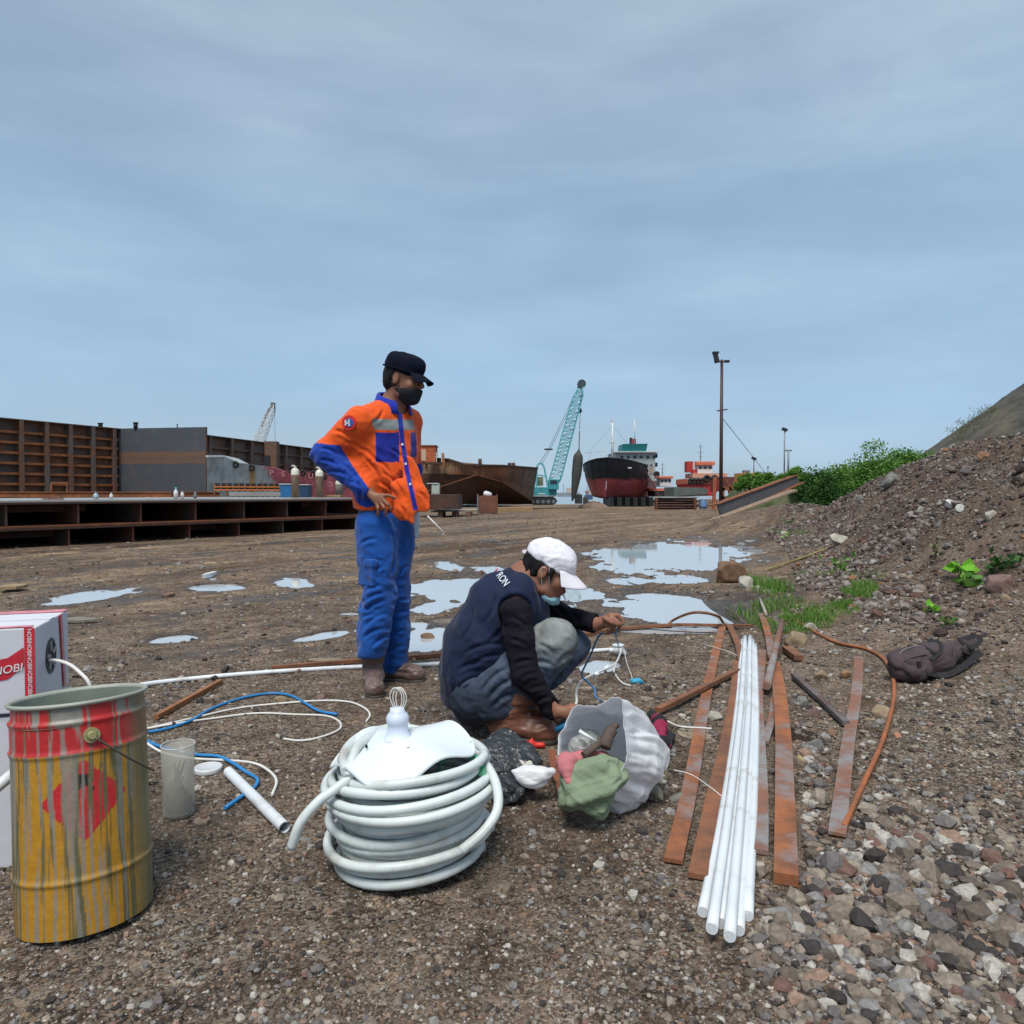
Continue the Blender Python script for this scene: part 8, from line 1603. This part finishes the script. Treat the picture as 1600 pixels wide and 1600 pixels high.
KEEP = []
for o_ in [o_ for o_ in scene.objects if o_.get('category') in ('steel bar', 'pipe', 'rod') and o_.type == 'MESH' and o_.location.y < 7 and (o_.get('group') or '').find('i') >= 0]:
    vs_ = [v_.co+o_.location for v_ in o_.data.vertices]
    n_ = 4 if o_['category'] == 'steel bar' else 12
    ct = [sum((vs_[i+j] for j in range(n_)), Vector())/n_ for i in range(0, len(vs_)-n_+1, n_)]; wd = max((vs_[1]-vs_[0]).length*.55, .012)+.012
    for a_, b_ in zip(ct, ct[1:]):
        k_ = max(1, int((b_-a_).length/.03))
        for i in range(k_): q_ = a_.lerp(b_, i/k_); KEEP.append((q_.x, q_.y, wd))
def stones(name, N_, reg, size, smax, seed, label, colors, clump=None):
    rg = np.random.default_rng(seed); t = (1+5**.5)/2; ico = np.array([(-1, t, 0), (1, t, 0), (-1, -t, 0), (1, -t, 0), (0, -1, t), (0, 1, t), (0, -1, -t), (0, 1, -t), (t, 0, -1), (t, 0, 1), (-t, 0, -1), (-t, 0, 1)])/math.hypot(1, t)
    fc = np.array([(0, 11, 5), (0, 5, 1), (0, 1, 7), (0, 7, 10), (0, 10, 11), (1, 5, 9), (5, 11, 4), (11, 10, 2), (10, 7, 6), (7, 1, 8), (3, 9, 4), (3, 4, 2), (3, 2, 6), (3, 6, 8), (3, 8, 9), (4, 9, 5), (2, 4, 11), (6, 2, 10), (8, 6, 7), (9, 8, 1)])
    X, Y = reg(rg, N_); pd = puddle(X, Y); keep = (pd < .25);
    for px_, py_, wd_ in KEEP: keep &= ~((np.abs(X-px_) < wd_)*(np.abs(Y-py_) < wd_))
    X, Y = X[keep], Y[keep]; n = len(X); Z = hz(X, Y)
    s = np.minimum(size*np.exp(rg.normal(size=n)*.55)*(np.clip(Y, 1.5, 99)/3)**.25, smax); dn = fbm(X*1.1, Y*1.1, 0, 3, seed+1); s = s*np.clip(1+dn*.9, .45, 2)
    V = ico[None]*(1+rg.uniform(-.22, .22, (n, 12, 1))); sc = np.stack([np.ones(n), rg.uniform(.6, 1, n), rg.uniform(.45, .85, n)], -1)*s[:, None]; V = V*sc[:, None]
    a = rg.uniform(0, 6.28, n); ca, sa = np.cos(a), np.sin(a); b = rg.normal(size=n)*.35; cb, sb = np.cos(b), np.sin(b)
    y1 = V[..., 1]*cb[:, None]-V[..., 2]*sb[:, None]; z1 = V[..., 1]*sb[:, None]+V[..., 2]*cb[:, None]; x2 = V[..., 0]*ca[:, None]-y1*sa[:, None]; y2 = V[..., 0]*sa[:, None]+y1*ca[:, None]
    W = np.stack([x2+X[:, None], y2+Y[:, None], z1+(Z+sc[:, 2]*rg.uniform(-.1, .55, n))[:, None]], -1).reshape(-1, 3); Fq = (fc[None]+12*np.arange(n)[:, None, None]).reshape(-1, 3)
    m, t_, bs, N, L = nodes(name+'_stone'); g = N('ShaderNodeNewGeometry'); r = ramp(N, colors); r.color_ramp.interpolation = 'CONSTANT' if len(colors) > 7 else 'LINEAR'; L(g.outputs['Random Per Island'], r.inputs['Fac'])
    no = N('ShaderNodeTexNoise', Scale=90, Detail=5); L(g.outputs['Position'], no.inputs['Vector']); rr = ramp(N, [(.3, (.7,)*3), (.7, (1.25,)*3)]); L(no.outputs['Fac'], rr.inputs['Fac']); x = N('ShaderNodeMix', data_type='RGBA', blend_type='MULTIPLY'); x.inputs['Factor'].default_value = 1; L(r.outputs['Color'], x.inputs['A']); L(rr.outputs['Color'], x.inputs['B']); L(x.outputs['Result'], bs.inputs['Base Color']); bs.inputs['Roughness'].default_value = .8; bs.inputs['Specular IOR Level'].default_value = .3
    o = mesh_np(name, W, Fq, m, None, False); tag(o, label, kind='stuff'); return o
CL = [(0, (.045, .038, .036)), (.14, (.11, .088, .07)), (.30, (.18, .145, .115)), (.46, (.14, .125, .12)), (.58, (.25, .21, .165)), (.70, (.22, .21, .20)), (.80, (.25, .165, .12)), (.86, (.38, .35, .31)), (.96, (.15, .085, .065))]
def fan(y0, y1, kx, x0=None):
    def f(rg, n):
        q = rg.random(n); Y = 1/(1/y0+q*(1/y1-1/y0)); X = (rg.random(n)*2-1)*(kx*Y+.4)
        if x0 is not None: X = x0(rg, n, Y)
        return X, Y
    return f
stones('gravel', 52000, fan(1.15, 14, .78), .0052, .022, 1, 'fine loose gravel over the whole mud yard', CL)
stones('gravel', 13000, fan(1.2, 7.5, .8, lambda rg, n, Y: .62+rg.random(n)**.85*(.32*Y+.9)+.12*(Y-2.4)), .0085, .027, 2, 'coarse pebbles around and right of the steel bars', CL)
CP = [(0, (.045, .032, .028)), (.2, (.105, .08, .066)), (.42, (.145, .115, .10)), (.62, (.19, .16, .145)), (.78, (.12, .065, .048)), (.86, (.25, .22, .195)), (.96, (.36, .33, .30)), (.99, (.24, .12, .06))]
def pile_reg(rg, n):
    Y = 4.2+rg.random(n)**1.1*18; X = foot(Y)-.5+rg.random(n)**1.2*4.4; return X, Y
stones('gravel', 5000, lambda rg, n: ((rg.random(n)*2-1)*16+1, 8+rg.random(n)**1.3*26), .010, .035, 9, 'scattered stones over the far part of the yard', CL)
stones('gravel', 42000, pile_reg, .0105, .050, 3, 'clods and stones scattered down the soil bank', CP)

GM = leafmat('grass_blade', (.065, .17, .02), (.11, .26, .03), (.24, .30, .10))
def grass(label, patches, seed, h=.05):
    rg = np.random.default_rng(seed); V = []
    for (u, v, ru, rv, n, hh) in patches:
        th = rg.random(n)*6.283; r_ = np.sqrt(rg.random(n)); us, vs = u+ru*r_*np.cos(th), v+rv*r_*np.sin(th); c0 = GG(u, v); du = c0.y/F_PX; 
        e1 = GG(u, v+rv); e0 = GG(u, v-rv); X = c0.x+(us-u)*du; Y = c0.y+(e0.y-e1.y)/2*(-(vs-v)/rv); Z = hz(X, Y); ang = rg.random(n)*6.283; H_ = hh*rg.uniform(.5, 1.3, n); ln = rg.normal(size=(n, 2))*.35*H_[:, None]; w_ = .0035
        b = np.stack([X, Y, Z-.004], -1); sx = np.stack([np.cos(ang)*w_, np.sin(ang)*w_, 0*X], -1); mid = b+np.stack([ln[:, 0]*.35, ln[:, 1]*.35, H_*.6], -1); tp = b+np.stack([ln[:, 0], ln[:, 1], H_], -1); V.append(np.stack([b-sx, b+sx, mid+sx*.7, tp, mid-sx*.7], 1).reshape(-1, 3))
    V = np.concatenate(V); n = len(V)//5; i = 5*np.arange(n)[:, None]; me_f = np.concatenate([np.hstack([i, i+1, i+2, i+4]), np.hstack([i+4, i+2, i+3, i+3])]); q = np.hstack([i, i+1, i+2, i+4]); t3 = np.hstack([i+4, i+2, i+3]); V3 = V; tri = np.concatenate([q[:, [0, 1, 2]], q[:, [0, 2, 3]], t3])
    o = mesh_np('grass', V3, tri, GM, None, False); return tag(o, label, kind='stuff')
grass('short green grass at the foot of the soil bank', [(1186, 915, 16, 14, 700, .10), (1200, 925, 18, 8, 200, .06), (1222, 950, 40, 16, 420, .06), (1238, 970, 18, 6, 420, .05), (1272, 968, 20, 7, 520, .05), (1262, 974, 36, 12, 350, .05), (1300, 955, 40, 12, 380, .05), (1318, 948, 16, 6, 350, .05), (1340, 930, 18, 10, 450, .07), (1352, 920, 10, 8, 300, .07), (1190, 975, 20, 8, 160, .05), (1300, 900, 16, 16, 160, .07), (1232, 835, 8, 10, 150, .12), (1250, 985, 20, 6, 120, .04), (1160, 962, 24, 10, 100, .09), (1215, 985, 30, 8, 140, .05)], 5)
# weeds on the slope and shore of the hill
def weed(lb, u, v, hpx, n, m, leaf, seed, spread=.6, asp=.6, nm='weed', droop=0):
    p = GG(u, v); H_ = hpx*p.y/F_PX; rg = np.random.default_rng(seed); t = thing(nm, lb, 'plant', tuple(p), 'weeds growing on the soil bank'); C_ = []
    for k in range(max(3, n//6)):
        d = np.array((rg.normal()*spread, rg.normal()*spread*.6, 1.)); d *= H_*rg.uniform(.6, 1)/d[2]; a = Vector(p)+Vector((0, 0, -.01)); b = Vector(p)+Vector(d.tolist()); MB().tube([a, a.lerp(b, .5)+Vector((0, 0, .01)), b], [.0035, .003, .0015], 5).build('stem', WD, t)
        for j in range(6): f_ = rg.uniform(.35, 1.05); q = a.lerp(b, f_); C_.append((q.x, q.y, q.z))
    leaves('leaves', np.array(C_[:n]) if len(C_) >= n else np.array(C_), leaf, m, t, .5, asp)
LB = leafmat('lime_leaf', (.10, .30, .015), (.16, .42, .025), (.22, .52, .05))
weed('weed with large lime green leaves on the soil bank', 1500, 905, 34, 9, LB, .13, 1, .4, .9); weed('low leafy green weed under the lime green one', 1515, 918, 18, 30, LM, .07, 2, 1.2, .7); weed('dark green weed beside the reddish boulder', 1550, 898, 34, 46, LD, .07, 3, .6); weed('small lime weed low at the foot of the bank', 1455, 960, 12, 12, LB, .05, 4, 1); weed('low green weed between the backpack and boulder', 1480, 978, 14, 26, LM, .05, 5, 1.3); weed('green weed climbing the slope behind the grass', 1308, 905, 40, 46, LM, .05, 6, .5); weed('tiny lime plant on the small heap', 1230, 842, 12, 10, LB, .07, 7, .8); weed('thin grey green weed higher on the small heap', 1232, 825, 26, 30, LD, .06, 8, .5); weed('pale dry sprig above the dark red soil patch', 1463, 870, 18, 12, leafmat('dry_leaf', (.12, .13, .06), (.18, .18, .08), (.22, .22, .12)), .05, 9, .5)
def hill_tufts():
    for k, (u_, v_) in enumerate(((1492, 672), (1502, 664), (1512, 656), (1521, 650), (1536, 640), (1550, 628))):
        Y = 54; p = P(u_, v_, Y); t = thing('hill_tuft', ['lowest', 'second lowest', 'third', 'fourth', 'second highest', 'highest'][k]+' dry tuft along the skyline of the dark hill', 'plant', tuple(p-Vector((0, 0, 1.0))), 'dry tufts on the hill skyline'); rg = np.random.default_rng(k); n = 130; C_ = np.stack([p.x+rg.normal(size=n)*.35, Y+rg.normal(size=n)*.4, p.z-1.0+rg.random(n)*(1.1 if k != 5 else .7)], -1); leaves('blades', C_, .28, leafmat('hill_grass', (.09, .11, .05), (.14, .16, .07), (.22, .22, .12)) if k == 0 else bpy.data.materials['hill_grass'], t, 2.5, .12)
hill_tufts()
# flat litter
def litter(lb, u, v, wpx, dpx, col, seed, nm='scrap', lift=.008, th=.006):
    p = GG(u, v); w_ = wpx*p.y/F_PX; rg = random.Random(seed); d_ = abs(GG(u, v-dpx/2).y-GG(u, v+dpx/2).y); pts = []
    for k in range(7): a = 2*math.pi*k/7; pts.append((p.x+math.cos(a)*w_/2*rg.uniform(.7, 1.1), p.y+math.sin(a)*d_/2*rg.uniform(.7, 1.1), p.z+lift)); 
    o = MB().prism(pts, (0, 0, th)).build(nm, mat('litter_%d' % seed, col, .7, var=.2, sc=12)); return top(o, lb, 'scrap')
litter('tan piece of board at the left edge of the yard', 20, 924, 45, 7, (.28, .20, .11), 1, lift=.03, th=.03); litter('flat grey board right of the upper carton', 122, 973, 62, 7, (.19, .17, .14), 2, lift=.01, th=.02); litter('small white scrap standing in the mud left of the men', 328, 904, 9, 6, (.65, .68, .7), 3, lift=.02, th=.05); litter('tan flat stone like scrap near the soot left of the boots', 510, 1035, 60, 7, (.24, .18, .11), 4); litter('brown broken piece near the puddles left of the man', 263, 932, 16, 4, (.22, .12, .08), 5, lift=.01, th=.02)
